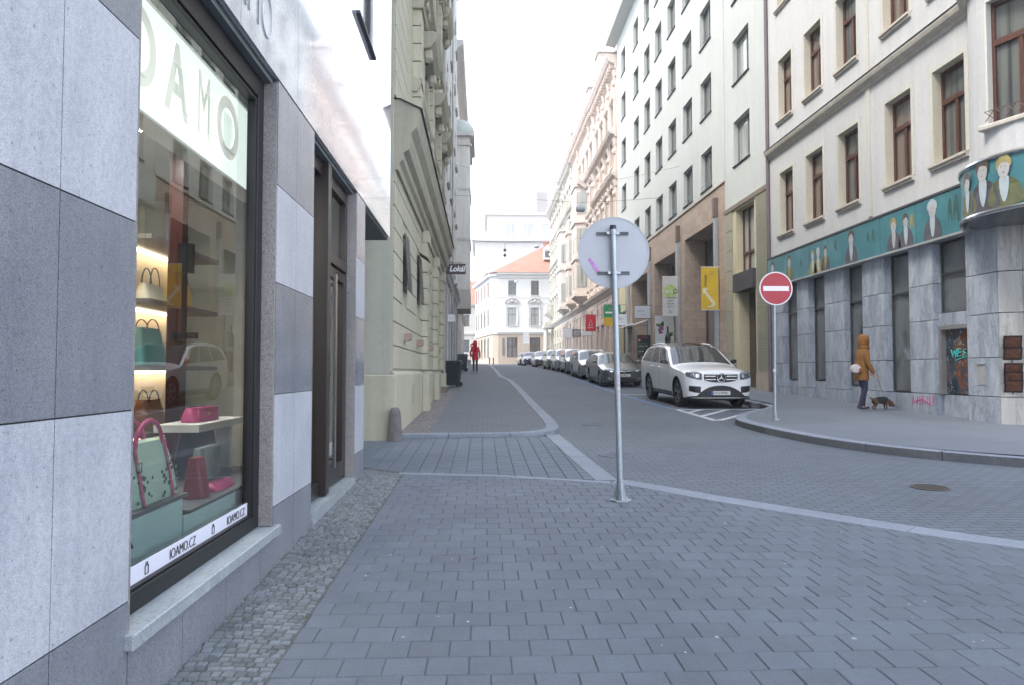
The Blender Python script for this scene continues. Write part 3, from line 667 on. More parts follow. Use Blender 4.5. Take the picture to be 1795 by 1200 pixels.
# ---- interior of the shop
cream = plain('cream_display_wall', (.62,.52,.36), .6, 0, .04); dkwall = plain('dark_shop_wall', (.10,.09,.085), .6); teal = plain('teal_display_board', (.46,.70,.72), .5, 0, .03)
m = MB()
FL.box(m, 2.72, 8.38, .2, 3.59, .30, .42); m.build('shop_floor', plain('shop_floor_tiles', (.16,.15,.14), .4), B1, off=B1.location)
m = MB(); FL.box(m, 2.72, 8.38, .31, 3.59, 3.38, 3.44); m.build('shop_ceiling', plain('shop_ceiling', (.42,.43,.40), .7), B1, off=B1.location)
m = MB(); FL.box(m, 2.72, 8.38, 3.5, 3.58, .42, 3.38); FL.box(m, 8.3, 8.38, .5, 3.5, .42, 3.38); FL.box(m, 2.71, 2.76, .31, 3.5, .42, 3.38); m.build('shop_wall', plain('taupe_shop_wall', (.42,.44,.40), .7), B1, off=B1.location)
lamp_w = emis('shop_strip_light', (1,.80,.55), 3.2)
LB = thing('illuminated_sign_box', 'white illuminated box with big grey letters hanging behind the shop window', 'light box', (-1.72, 4.3, 2.8))
m = MB(); FL.box(m, 2.95, 5.62, .32, .42, 2.78, 3.37); m.build('box_body', emis('backlit_white_acrylic', (.86,.97,.93), .27), LB, off=LB.location)
m = MB(); FL.box(m, 2.95, 5.63, .30, .43, 2.765, 2.78); m.build('box_frame', white_paint, LB, off=LB.location)
lg = emis('backlit_grey_letter_film', (.80,.83,.76), .135)
for ch, a, sx in (('I',3.28,.8),('O',3.44,.92),('A',3.97,.78),('M',4.40,.52),('O',4.72,.95)):
    text(ch, .56, lg, 'lettering', LB, Vector((-1.717, a, 2.92))-LB.location, RL, .001, sx=sx, off=.013 if ch != 'M' else .004)
def shelfunit():
    T = thing('display_shelves', 'lit cream display shelves at the back of the shop with handbags on them', 'shelves', (-3.0, 6.9, .42))
    m = MB(); FL.box(m, 6.15, 7.7, 1.75, 1.8, .45, 2.62); m.build('back_panel', cream, T, off=T.location)
    m = MB(); FL.box(m, 6.15, 7.7, 1.35, 1.75, .93, .97); FL.box(m, 6.15, 7.7, 1.35, 1.75, 1.49, 1.53); FL.box(m, 6.15, 7.7, 1.35, 1.75, 2.04, 2.08); FL.box(m, 6.15, 7.7, 1.35, 1.75, 2.58, 2.62); m.build_each('shelf', dkwall, T, off=T.location)
    m = MB(); 
    for z in (.905, 1.465, 2.015, 2.555): FL.box(m, 6.2, 7.65, 1.66, 1.72, z, z+.018)
    m.build_each('strip_light', lamp_w, T, off=T.location)
    m = MB(); FL.box(m, 6.15, 7.7, 1.36, 1.74, .43, .88); m.build('cabinet', plain('pale_cabinet', (.5,.42,.3), .5), T, off=T.location)
shelfunit()
# platforms and boards right behind the glass
T = thing('display_platform', 'tall teal display platform behind the window nearest the camera', 'display stand', (-1.7, 3.5, .42))
m = MB(); FL.box(m, 3.0, 4.0, .20, .215, .55, .80); m.build('front_board', teal, T, off=T.location)
m = MB(); FL.box(m, 3.0, 4.08, .20, .75, .802, .822); m.build('top', plain('grey_felt_top', (.12,.13,.14), .8), T, off=T.location)
text('ein', .075, plain('teal_ink', (.05,.17,.17), .5), 'lettering', T, Vector((-1.4-.196, 3.25, .66))-T.location, RL, .001, sx=.8)
m = MB(); m.tube([(-1.592,3.40,.86),(-1.592,3.31,.80),(-1.592,3.42,.68)], .009, 6); m.build('stroke_mark', ink, T, off=T.location)
T = thing('display_platform', 'lower teal display platform farther behind the shop window', 'display stand', (-1.7, 4.5, .42))
m = MB(); FL.box(m, 4.02, 5.2, .20, .215, .55, .70); FL.box(m, 5.22, 6.0, .30, .315, .55, .70); m.build('front_board', teal, T, off=T.location)
m = MB(); FL.box(m, 4.10, 6.0, .20, 1.0, .702, .72); m.build('top', bpy.data.materials['grey_felt_top'], T, off=T.location)
for z, a, lab in ((1.12, 5.4, 'white shelf holding the pink purse behind the shop window'),):
    T = thing('display_shelf', lab, 'shelf', (-1.95, a, z)); m = MB(); FL.box(m, 5.0, 5.95, .5, .8, z-.05, z); m.build('board', white_paint, T, off=T.location)
    m = MB(); FL.box(m, 5.9, 5.94, .6, .7, .72, z-.051); m.build('bracket', white_paint, T, off=T.location)
def bag(name, label, loc, w, h, d, col, hcol, hh, rz=0, taper=.8, flap=None, spots=None, straps=False, group='handbags displayed in the shop'):
    T = thing(name, label, 'handbag', loc, rz, group); m = MB()
    def f(u, v):
        a = u*2*math.pi; zz = v*h; k = 1-(1-taper)*v; kd = 1-.55*v; c, s = math.cos(a), math.sin(a)
        e = lambda q, p: math.copysign(abs(q)**p, q)
        b = 1+.06*math.sin(math.pi*v)
        return (e(s, .5)*d/2*kd*b, e(c, .35)*w/2*k*b, zz+.002)
    m.grid(f, 28, 8); m.box(-d*.2, d*.2, -w/2*taper*.95, w/2*taper*.95, h-.004, h+.001); m.build('bag_body', col, T, smooth=True)
    if hh:
        for s in (-1, 1):
            m = MB(); m.tube([(s*d*.24, math.cos(t)*w*.24, h*.93+math.sin(t)*hh) for t in [math.pi*i/14 for i in range(15)]], .011 if straps else .006, 6); m.build('handle', hcol, T, smooth=True)
    if straps:
        for s in (-1, 1):
            for y in (-.27, .27):
                m = MB(); m.add([(s*(d/2*(1-.55*v)+.009)*(1 if 1 else 0), y*w+q, h*v+.002) for v in (0,.25,.5,.75,.98) for q in (-.013,.013)], [(2*i,2*i+1,2*i+3,2*i+2) for i in range(4)]); m.build('strap', hcol, T)
                if s > 0:
                    m = MB(); xx = s*(d/2*(1-.55*.62)+.014)
                    for q in ((-.02,.02,.55,.57),(-.02,.02,.69,.71),(-.02,-.015,.55,.71),(.015,.02,.55,.71)): m.box(xx, xx+.004, y*w+q[0], y*w+q[1], h*q[2], h*q[3])
                    m.build('buckle', steel, T)
    if flap:
        m = MB(); m.box(d*.34, d*.44, -w*.4, w*.4, h*.35, h*.98); m.build('flap', flap, T)
        m = MB(); m.box(d*.44, d*.47, -.02, .02, h*.45, h*.62); m.build('clasp', plain('gold_clasp', (.7,.5,.12), .3, 1), T)
    if spots:
        for k in range(34):
            y, z = random.uniform(-.42,.42)*w, random.uniform(.05,.5)*h; m = MB()
            xx = d/2*(1-.55*z/h)*1.03+.003; m.disc((xx, y, z), random.uniform(.006,.014), 8, 'x', .002); m.build('leaf_print', spots, T)
    return T
mint = plain('mint_leather', (.42,.62,.56), .4, 0, .05); pink = plain('pink_leather', (.52,.07,.22), .4); dkb = plain('dark_blue_leather', (.03,.035,.05), .4); redl = plain('dark_red_leather', (.25,.03,.04), .35); greyl = plain('sage_grey_leather', (.22,.27,.25), .4)
bag('handbag', 'mint green handbag with long pink handles and leaf print, nearest in the shop window', (-1.74, 3.80, .823), .62, .30, .2, mint, pink, .13, 0, .72, spots=plain('dark_leaf_print', (.07,.12,.10), .5), straps=True)
bag('handbag', 'olive green shoulder bag standing behind the mint handbag with pink handles', (-1.95, 4.12, .723), .4, .36, .14, plain('olive_leather', (.15,.19,.15), .4), plain('olive_strap', (.13,.17,.13), .4), .16)
bag('handbag', 'dark red upright bag on the lower platform in the shop window', (-1.72, 4.50, .722), .14, .24, .13, redl, redl, 0, taper=.95)
bag('handbag', 'sage grey clutch with gold clasp leaning behind the dark red bag', (-1.80, 4.86, .79), .34, .20, .1, greyl, greyl, 0, taper=.92, flap=greyl)
bag('handbag', 'flat pink purse lying under the sage grey clutch', (-1.72, 4.86, .722), .36, .05, .14, pink, pink, 0, taper=.9)
bag('handbag', 'large black tote with tall handles at the back of the lower platform', (-2.1, 5.5, .722), .6, .36, .16, dkb, dkb, .17)
bag('handbag', 'bright pink purse on the white hanging shelf', (-2.05, 5.42, 1.121), .46, .10, .14, pink, pink, 0, taper=.95, flap=pink)
bag('handbag', 'teal bag with red dots on the middle lit shelf', (-2.95, 6.55, 1.532), .5, .32, .2, plain('teal_dotted_leather', (.08,.28,.28), .4), redl, .1, taper=.7)
bag('handbag', 'cream bag with thin handles on the upper lit shelf', (-2.95, 6.6, 2.082), .4, .16, .15, plain('cream_leather', (.6,.55,.42), .4), dkb, .16)
bag('handbag', 'yellow bag at the end of the upper lit shelf', (-2.95, 7.25, 2.082), .3, .26, .15, plain('yellow_leather', (.6,.38,.04), .4), dkb, .1)
bag('handbag', 'brown bag on the lowest lit shelf', (-2.95, 6.6, .972), .4, .26, .2, plain('tan_leather', (.22,.09,.04), .4), dkb, .1)
bag('handbag', 'orange bag beside the teal dotted bag on the middle lit shelf', (-2.95, 7.2, 1.532), .3, .22, .15, plain('orange_leather', (.5,.15,.03), .4), dkb, .1)
T = thing('display_post', 'dark red display post with small screens standing in the shop', 'display stand', (-2.6, 6.3, .42))
m = MB(); FL.box(m, 6.28, 6.40, 1.15, 1.27, .42, 3.38); m.build('post', plain('dark_red_lacquer', (.035,.008,.007), .3), T, off=T.location)
m = MB(); FL.box(m, 6.22, 6.27, 1.04, 1.16, 2.3, 2.55); FL.box(m, 6.22, 6.27, 1.0, 1.2, 1.75, 1.80); m.build_each('screen', plain('black_screen', (.01,.01,.012), .1), T, off=T.location)
# unseen ceiling lamps added to brighten the shop interior
for x, y, w_ in ((-2.3, 3.9, 'nearer the shop window end'), (-2.6, 5.6, 'deeper in the shop')):
    T = thing('shop_fill_lamp', 'warm square ceiling lamp inside the shop, the one '+w_, 'lamp', (x, y, 3.36), group='ceiling lamps inside the shop')
    m = MB(); m.box(-.2,.2,-.2,.2,0,.02); m.build('housing', white_paint, T); m = MB(); m.box(-.17,.17,-.17,.17,-.008,-.002); m.build('diffuser', emis('fill_diffuser', (1,.96,.88), 28), T)

# ================================================================ green rusticated building on the left
PL = -1.55
FG = Fr('L', PL)
green = stucco('yellow_green_stucco', (.44,.425,.325), .07, streak=.12); green2 = stucco('pale_olive_mouldings', (.37,.355,.275), .08, streak=.16); pgreen = stucco('pale_green_wall', (.40,.40,.33), .05)
B2 = thing('green_building', 'yellow green building with grooved stucco and a heavy cornice, left side', 'building', (PL, 13, .3))
y0, y1 = 12.65, 27.2
slots = [(13.98,14.78,3.02,4.15),(17.0,17.8,3.05,4.2),(21.0,21.7,3.1,4.25),(24.0,24.7,3.2,4.3)]
m = MB(); FG.wall(m, y0+.01, y1, -.5, 5.2, slots, .3); FG.box(m, y0, y1, .31, 9, -.5, 21.9); FG.box(m, y0, y0+.012, .0, .31, -.5, 21.9)
FG.wall(m, y0+.01, y1, 5.2, 21.9, [], .3)
m.build('wall', green, B2, off=B2.location)
m = MB(); piers = [(18.35,19.15),(22.6,23.4),(26.3,27.15)]
hol = slots+[(a, b, 0, 9) for a, b in piers]
courses(m, FG, y0+.02, y1, 1.53, 5.0, .405, .022, .028, hol)
for a, b in piers: courses(m, FG, a, b, 1.53, 4.7, .405, .022, .16)
m.build('rusticated_courses', green, B2, off=B2.location, bevel=.004)
m = MB(); FG.prof(m, y0-.06, y1, [(.0,-.5),(.07,-.5),(.07,1.42),(.05,1.47),(.0,1.49)]); FG.box(m, y0-.065, y0-.005, -.068, 9, -.5, 1.42)
for a, b in piers: FG.box(m, a-.05, b+.05, -.22, -.071, -.5, 1.42); FG.box(m, a-.02, b+.02, -.20, -.03, 4.7, 5.0)
m.build('plinth', green, B2, off=B2.location, bevel=.01)
m = MB(); FG.prof(m, y0+.005, y1, [(0,4.98),(.08,4.98),(.10,5.1),(.16,5.16),(.17,5.28),(.26,5.34),(.30,5.5),(.30,5.62),(.40,5.74),(.46,5.95),(.46,6.05),(.1,6.22),(0,6.22)])
FG.prof(m, y0+3.2, y1, [(0,7.6),(.12,7.6),(.2,7.75),(.2,7.85),(0,7.95)])
for z in (10.0, 14.0): FG.prof(m, y0+.005, y1, [(0,z),(.14,z+.05),(.2,z+.2),(.34,z+.3),(.38,z+.5),(.1,z+.6),(0,z+.6)])
FG.prof(m, y0+.005, y1, [(0,20.6),(.3,20.8),(.4,21.1),(.8,21.3),(.85,21.6),(0,21.9)])
m.build('cornice', green2, B2, off=B2.location)
m = MB(); FG.prof(m, y0-.03, y1, [(.0,6.235),(.12,6.225),(.50,6.055),(.50,6.03),(.475,6.03),(.475,6.045),(.1,6.222)]); m.build('flashing', dark_metal, B2, off=B2.location)
# upper floors: grooved quoins, pilasters with capitals, window aedicules standing proud
m = MB(); courses(m, FG, y0+.02, y0+2.2, 6.3, 20.4, .42, .022, .03, [(y0+.02,y0+2.2,9.9,10.7),(y0+.02,y0+2.2,13.9,14.7)])
for a in (16.2, 20.0, 23.8):
    for zz in (6.3, 10.7, 14.7): courses(m, FG, a-.3, a+.3, zz, zz+3.2, .40, .022, .20)
m.build('pilaster_blocks', green, B2, off=B2.location, bevel=.003)
m = MB()
for a in (16.2, 20.0, 23.8):
    for zz in (9.5, 13.5, 17.9):
        FG.prof(m, a-.38, a+.38, [(0,zz-.05),(.24,zz-.05),(.26,zz+.1),(.34,zz+.16),(.34,zz+.3),(.42,zz+.36),(.42,zz+.46),(0,zz+.46)])
        for s in (-.26, .26): m.lathe([(.09,0),(.11,.03),(.09,.06)], FG.pt(a+s, -.3, zz+.02), 10, 'x')
for a in (18.1, 21.9, 25.4):
    for zz in (6.9, 11.2, 15.2):
        for s in (-.75, .75):
            FG.box(m, a+s-.12, a+s+.12, -.16, 0, zz, zz+2.1); m.lathe([(.06,0),(.16,.1),(.14,.3),(.05,.45)], FG.pt(a+s, -.2, zz+1.95), 8)
        FG.prof(m, a-1.0, a+1.0, [(0,zz+2.2),(.3,zz+2.25),(.42,zz+2.4),(.5,zz+2.6),(0,zz+2.65)])
        FG.prof(m, a-.95, a+.95, [(0,zz-.35),(.2,zz-.3),(.3,zz-.1),(0,zz)])
        m.poly([FG.pt(a-.9,-.34,zz+2.66), FG.pt(a+.9,-.34,zz+2.66), FG.pt(a,-.34,zz+3.1)], Vector(FG.pt(0,0,0))-Vector(FG.pt(0,-.3,0)))
m.build('mouldings', green2, B2, off=B2.location, bevel=.008)
wG = Win(FG, .8, 1.13, .22, dark_metal, pane_dark, vs=(), ft=.05)
for h in slots: wG.put(B2, h[0], h[2])
wG2 = Win(FG, 1.2, 2.1, -.02, grey_frame, pane_curt, vs=(.5,), tr=.7)
for a in (18.1, 21.9, 25.4):
    for zz in (6.9, 11.2, 15.2): wG2.put(B2, a-.6, zz)
m = MB()                       # stone consoles on the wall
for a in (14.3, 17.1, 20.6, 24.2): FG.prof(m, a-.14, a+.14, [(0.02,2.06),(.13,2.06),(.17,2.10),(.17,2.20),(.02,2.20)])
m.build_each('stone_bracket', plain('reddish_stone', (.30,.21,.17), .8), B2, off=B2.location)
# top-hung dark casements pushed open
for h in slots[:2]:
    m = MB(); a, b = h[0]+.02, h[1]-.02; zt, zb_ = h[3]-.03, h[2]+.02
    A = [FG.pt(a,-.05,zt), FG.pt(b,-.05,zt), FG.pt(b,-.12,zb_), FG.pt(a,-.12,zb_)]
    m.poly(A, (0.02,0,0)); m.build('open_casement', dark_metal, B2, off=B2.location)
m = MB(); m.poly([FG.pt(17.0,-.04,4.26), FG.pt(17.8,-.04,4.26), FG.pt(17.8,-.30,4.08), FG.pt(17.0,-.30,4.08)], (0,0,.03)); m.build('small_awning', plain('beige_panel', (.34,.28,.2), .7), B2, off=B2.location)
m = MB(); FG.box(m, 15.6, 15.95, -.074, -.069, .78, 1.2); m.build('access_panel', green2, B2, off=B2.location)
# passage back wall seen under the overhang
m = MB(); m.box(-9, PL-.005, y0-.02, y0-.006, -.5, 21.9); m.build('side_wall', pgreen, B2, off=B2.location)
m = MB(); m.box(-9, PL-.005, y0-.055, y0-.021, -.5, 1.42); m.build('side_plinth', green, B2, off=B2.location)
m = MB(); FG.box(m, y0, y1, -.2, 9, 21.91, 22.3); m.build('roof', roof_grey, B2, off=B2.location)

# ================================================================ grey and white facades farther along on the left
def plain_left(name, label, P, a0, a1, z1, col, wins, trim, bz, gf=None, nflo=5, fh=3.3, first=6.0, ww=1.2, wh=2.0, gwin=True):
    F = Fr('L', P); gz = G(a0)-1; B = thing(name, label, 'building', (P, a0, G(a0)))
    hs = []
    for k in range(nflo):
        for a in wins: hs.append((a-ww/2, a+ww/2, first+k*fh, first+k*fh+wh))
    gh = [(a-.75, a+.75, G(a)+.35, 4.6) for a in wins] if gwin else []
    m = MB(); F.wall(m, a0, a1, gz, z1, hs+gh, .28); F.shell(m, a0, a1, gz, z1, .5, 10); m.build('wall', col, B, off=B.location)
    w = Win(F, ww, wh, .18, grey_frame, pane_curt, vs=(.5,), tr=.68, sill=(.12,.1,.08), smat=trim)
    for h in hs: w.put(B, h[0], h[2])
    for h in gh:
        g = Win(F, 1.5, h[3]-h[2], .25, dark_metal, pane_shop, vs=(), tr=.75); g.put(B, h[0], h[2])
    m = MB()
    for z in bz: F.prof(m, a0, a1, [(0,z),(.10,z+.05),(.16,z+.2),(.24,z+.28),(0,z+.36)])
    F.prof(m, a0, a1, [(0,z1-.7),(.25,z1-.5),(.55,z1-.3),(.6,z1),(0,z1)])
    m.build('cornice', trim, B, off=B.location)
    m = MB(); F.box(m, a0, a1, -.1, 10, z1+.01, z1+.3); m.build('roof', roof_grey, B, off=B.location)
    return B, F
greyst = stucco('grey_stucco', (.33,.33,.34)); whitest = stucco('white_stucco', (.60,.60,.58), .04); palest = stucco('pale_grey_stucco', (.62,.61,.58)); greytr = stucco('grey_trim', (.52,.51,.50))
B3, F3 = plain_left('grey_building', 'narrow grey and white building between the green building and the rounded oriel, left side', -1.55, 27.2, 43.5, 24.5, whitest, [29,32,35,38,41.3], greytr, [5.3], first=6.4)
m = MB()
for a in (27.8, 30.5, 33.5, 36.5, 39.7, 42.9): F3.box(m, a-.2, a+.2, -.07, 0, .2, 5.28)
m.build_each('pilaster', greyst, B3, off=B3.location)
m = MB(); F3.prof(m, 27.3, 43.3, [(0,5.65),(.1,5.65),(.1,5.9),(0,5.9)])
for s, z in ((28.2,4.0),(33.2,3.6)): pass
m.build('band', greyst, B3, off=B3.location)
for a, z0, z1 in ((27.5,.6,24),(35.0,.8,24)):
    m = MB(); m.tube([F3.pt(a,-.12,z0), F3.pt(a,-.12,z1)], .05, 8); m.build('downpipe', galv2, B3, off=B3.location)
B4, F4 = plain_left('corner_oriel_building', 'pale building with a tall round cornered oriel and small dome over the left pavement', -1.75, 43.5, 62, 21.5, palest, [45.8,56,59], greytr, [6.2], first=7.0, nflo=4)
m = MB()
def octo(x, y, w, d, r, n=5):
    P = [(x, y)]
    return P
ox0, ox1, oy0, oy1 = -1.75, -.86, 48.6, 53.4
def oriel_plan(r):
    pts = [(ox0-.1, oy0)]
    for k in range(7): a = -math.pi/2+math.pi/2*k/6; pts.append((ox1-r+r*math.cos(a), oy0+r+r*math.sin(a)))
    for k in range(7): a = math.pi/2*k/6; pts.append((ox1-r+r*math.cos(a), oy1-r+r*math.sin(a)))
    pts.append((ox0-.1, oy1)); return pts
m.poly([(x, y, 6.9) for x, y in oriel_plan(.35)], (0,0,10.3)); m.build('oriel', palest, B4, off=B4.location)
m = MB(); m.poly([(x, y, 5.6) for x, y in [(ox0-.1,oy0-.05),(ox1+.03,oy0-.05),(ox1+.03,oy1+.05),(ox0-.1,oy1+.05)]], (0,0,1.28)); m.build('oriel_base', stucco('beige_concrete', (.47,.46,.42)), B4, off=B4.location)
m = MB()
for z, o in ((10.2,.05),(13.6,.05),(16.6,.12),(17.2,.3)):
    m.poly([(x+o*(1 if x > ox0 else 0), (y-o if y < 51 else y+o), z) for x, y in oriel_plan(.4)], (0,0,.18))
m.build_each('oriel_band', greytr, B4, off=B4.location)
m = MB(); m.lathe([(1.0,0),(1.0,.5),(.95,.9),(.7,1.3),(.3,1.5),(0,1.55)], (-1.55,50.4,17.38), 20); m.build('dome', plain('green_copper', (.40,.46,.43), .5), B4, off=B4.location, smooth=True)
m = MB()
for z in (7.6, 10.9, 14.2):
    m.box(ox1-.01, ox1+.012, 49.4, 50.4, z, z+1.9); m.box(ox1-.01, ox1+.012, 51.4, 52.4, z, z+1.9)
m.build_each('oriel_window', pane_curt, B4, off=B4.location)
m = MB(); m.box(-3, -1.75+.1, 42.9, 43.48, 19, 26); m.build('chimney_wall', plain('pinkish_render', (.62,.55,.50), .8), B4, off=B4.location)
B5, F5 = plain_left('white_building', 'plain white building beyond the oriel at the far end of the left row', -2.1, 62, 84, 19, whitest, [65,69,73,77,81], greytr, [6.6], first=7.6, nflo=3)
# ================================================================ right row, plane X = 9.9
PR = 9.9
FR = Fr('R', PR)
white_st = stucco('cream_white_stucco', (.525,.525,.52), .05, streak=.06); beige_t = stucco('beige_stone_trim', (.52,.475,.41), .06, streak=.15)
marb = marble('grey_blue_marble', (.40,.435,.485), (.23,.265,.315)); marb2 = marble('warm_streaked_marble', (.34,.33,.305), (.21,.195,.175), .8, (1,1,.12))
C1 = thing('cream_building', 'cream building with brown wooden windows above a marble ground floor, right corner', 'building', (PR, 19, .6))
o1 = C1.location
Y0, Y1 = 13.62, 24.6
rows = [(5.98,8.03),(9.80,11.82),(13.6,15.6),(17.1,19.0)]
cols = [(14.4,15.46),(16.28,17.36),(18.64,19.74),(20.66,21.76),(22.70,23.72)]
hs = [(a, b, z0, z1) for z0, z1 in rows for a, b in cols]
m = MB(); FR.wall(m, 13.9, Y1, 5.3, 20.5, hs, .26); FR.box(m, 13.9, Y1, .35, 9, 5.3, 20.48); FR.box(m, Y1-.02, Y1, .002, 9, -.3, 20.5); FR.box(m, Y0+.5, Y1-.03, .9, 9, -.3, 5.28)
m.build('wall', [white_st, stucco('cream_window_reveal', (.58,.54,.43), .03)], C1, off=o1)
wC = Win(FR, 1.07, 2.04, .24, brown_wood, pane_dark, vs=(), tr=.66, ft=.075, sill=(.10,.12,.09), smat=beige_t, vs_low=(.5,))
pane_br = window_pane('brown_blind_window_glass', (.05,.045,.04), (.19,.15,.12), .6)
for i, h in enumerate(hs): wC.put(C1, h[0]+.005, h[2], pane_br if i % 5 in (1,3,4) else None)
m = MB()                                   # pale plaster surrounds, 2 cm proud
for a, b, z0, z1 in hs:
    for q in ((a-.13,a,z0,z1+.12),(b,b+.13,z0,z1+.12),(a,b,z1,z1+.12)): FR.box(m, q[0], q[1], -.012, .0, q[2], q[3])
FR.box(m, 18.02, 18.2, -.035, 0, 5.4, 20)
m.build_each('window_surround', stucco('pale_cream_surround', (.54,.525,.47), .03), C1, off=o1)
m = MB(); FR.prof(m, 14.0, Y1-.02, [(0,8.70),(.05,8.72),(.07,8.80),(.17,8.86),(.20,8.94),(.20,8.99),(0,9.03)]); FR.prof(m, 14.0, Y1-.02, [(0,19.8),(.3,20),(.6,20.2),(.65,20.5),(0,20.5)])
m.build('cornice', beige_t, C1, off=o1)
m = MB(); FR.prof(m, 14.0, Y1-.02, [(0,9.035),(.22,8.995),(.22,9.012),(0,9.055)]); m.build('flashing', dark_metal, C1, off=o1)
m = MB(); FR.box(m, 13.9, Y1, -.2, 9, 20.51, 20.8); m.build('roof', roof_grey, C1, off=o1)
# ---- marble ground floor : piers of slabs with deep slots of glass between
slot = [(22.55,23.62,1.22),(20.70,21.75,1.22),(18.60,19.60,1.10),(16.52,17.56,1.0),(14.52,15.62,2.72)]
zj = [.15,.99,1.75,2.59,3.39,4.30]
JZ = zj
m = MB(); edges = [(14.52,13.62)]; piers = [(13.62,14.52),(15.62,16.52),(17.56,18.60),(19.60,20.70),(21.75,22.55),(23.62,24.58)]
for a, b in piers:
    for z0, z1 in zip([-.2]+JZ[1:-1], JZ[1:]):
        FR.box(m, a+.002, b-.002, .0, .30, z0+.007, z1-.007)
for a, b, z in slot: FR.box(m, a+.004, b-.004, .19, .30, -.2, min(z, 1.0)-.03 if z > 2 else z-.03)
FR.box(m, 14.525, 15.615, .12, .30, 2.45, 2.72)
m.build('marble_cladding', marb, C1, off=o1, bevel=.004)
m = MB(); FR.box(m, Y0+.05, Y1-.03, .31, .5, -.2, 4.3); m.build('backing_wall', dark_metal, C1, off=o1)
for a, b, z in slot:
    w = Win(FR, b-a-.01, 4.27-z, .235, dark_metal, pane_shop, vs=(), tr=(3.33-z)/(4.27-z) if z < 2 else .56, ft=.035); w.put(C1, a+.005, z)
m = MB()                                    # low corner window with graffiti
FR.box(m, 14.525, 14.60, .10, .30, .99, 2.449); FR.box(m, 15.54, 15.615, .10, .30, .99, 2.449); FR.box(m, 14.601, 15.539, .10, .30, 2.37, 2.449); m.build_each('low_window_frame', plain('grey_stone_frame', (.2,.2,.2), .6), C1, off=o1)
def graffiti_pane():
    mt, n, b = NT('graffiti_covered_glass'); v = mapnode(n, (1,1,1))
    c = ramp(n, noise(n, v, 2.3, 3, .5), [(.38, (.02,.03,.045)), (.47, (.05,.07,.09)), (.52, (.17,.06,.02)), (.62, (.14,.045,.015)), (.7, (.04,.05,.06))])
    c = mixc(n, c, (.36,.38,.36), ramp(n, noise(n, v, 7, 6, .8), [(.56,(0,0,0)),(.62,(1,1,1))])); c = mixc(n, c, (.02,.03,.05), ramp(n, noise(n, v, 5, 7, .8), [(.56,(0,0,0)),(.6,(1,1,1))]))
    n.links.new(c, b.inputs['Base Color']); b.inputs['Roughness'].default_value = .15; return mt
m = MB(); FR.box(m, 14.60, 15.54, .22, .24, 1.0, 2.37); m.build('low_window_pane', graffiti_pane(), C1, off=o1)
tq = plain('turquoise_spray_paint', (.08,.55,.50), .5, 0, .05); pk = plain('magenta_spray_paint', (.50,.07,.22), .6, 0, .2, 20)
m = MB()
def stroke(m, pts, r=.012, dd=.21): m.tube([FR.pt(a, dd, z) for a, z in pts], r, 5)
stroke(m, [(15.35,1.95),(15.30,1.80),(15.25,1.92),(15.20,1.80),(15.17,1.96)], .014); stroke(m, [(15.12,1.95),(15.14,1.80),(15.02,1.82)], .014); stroke(m, [(15.13,1.88),(15.03,1.89)], .012); stroke(m, [(15.13,1.96),(15.03,1.96)], .012); stroke(m, [(14.88,1.95),(14.98,1.92),(14.88,1.86),(14.97,1.80)], .014); stroke(m, [(15.2,1.72),(14.85,1.80)], .012)
m.build('graffiti_tag', tq, C1, off=o1)
m = MB(); random.seed(3)
for k in range(9):
    a = 16.45-k*.095; P = [(a+random.uniform(-.03,.03), .74+random.uniform(-.02,.2)-.0*k) for _ in range(4)]; stroke(m, P, .009, -.004)
stroke(m, [(16.4,.78),(16.1,.86),(15.75,.74)], .01, -.004); m.build('graffiti_tag', pk, C1, off=o1)
m = MB(); FR.box(m, 14.0, 14.22, -.012, 0.0, 1.22, 1.62); FR.box(m, 13.98, 14.24, -.03, 0, 1.62, 1.64); m.build('meter_cover', plain('grey_beige_cover', (.33,.33,.31), .6), C1, off=o1)
# ---- chamfered corner : streaked marble, rounded bay above, curved canopy sign
def seg(a, b, t0, t1): return (a[0]+(b[0]-a[0])*t0, a[1]+(b[1]-a[1])*t0), (a[0]+(b[0]-a[0])*t1, a[1]+(b[1]-a[1])*t1)
A, Bp = (9.9, 13.60), (12.3, 12.35); N = Vector((Bp[1]-A[1], -(Bp[0]-A[0]), 0)).normalized()
m = MB()
for z0, z1 in zip([-.2]+JZ[1:-1], JZ[1:]):
    for t0, t1 in ((0,.15),(.15,.31),(.31,.47),(.47,.66),(.66,1)):
        p, q = seg(A, Bp, t0+.001, t1-.001)
        m.poly([(p[0],p[1],z0+.007),(q[0],q[1],z0+.007),(q[0],q[1],z1-.007),(p[0],p[1],z1-.007)], -N*.3)
m.build('corner_cladding', marb2, C1, off=o1, bevel=.003)
m = MB(); p, q = seg(A, Bp, .02, .98); m.poly([(p[0],p[1],-.2),(q[0],q[1],-.2),(q[0],q[1],4.3),(p[0],p[1],4.3)], -N*.9)
m.v = [tuple(Vector(v)-N*.31) for v in m.v]; m.box(11.6,20,13.2,24,-.3,5.28); m.build('corner_backing', dark_metal, C1, off=o1)
cc = (10.95, 12.95)
m = MB(); rb = 1.62; n0 = 36; angs = [math.pi*2*k/n0 for k in range(n0+1)]
wa0, wa1 = R(176), R(214)
def cyl_wall(z0, z1, skip):
    for a, b in zip(angs, angs[1:]):
        if skip and a >= wa0-.01 and b <= wa1+.12: continue
        m.quad((cc[0]+rb*math.cos(a),cc[1]+rb*math.sin(a),z0),(cc[0]+rb*math.cos(b),cc[1]+rb*math.sin(b),z0),(cc[0]+rb*math.cos(b),cc[1]+rb*math.sin(b),z1),(cc[0]+rb*math.cos(a),cc[1]+rb*math.sin(a),z1))
zz = [5.3,6.0,8.3,9.8,12.0,13.6,15.6,20.5]
for i, (z0, z1) in enumerate(zip(zz, zz[1:])): cyl_wall(z0, z1, i in (1,3,5))
m.build('corner_bay', white_st, C1, off=o1, smooth=True)
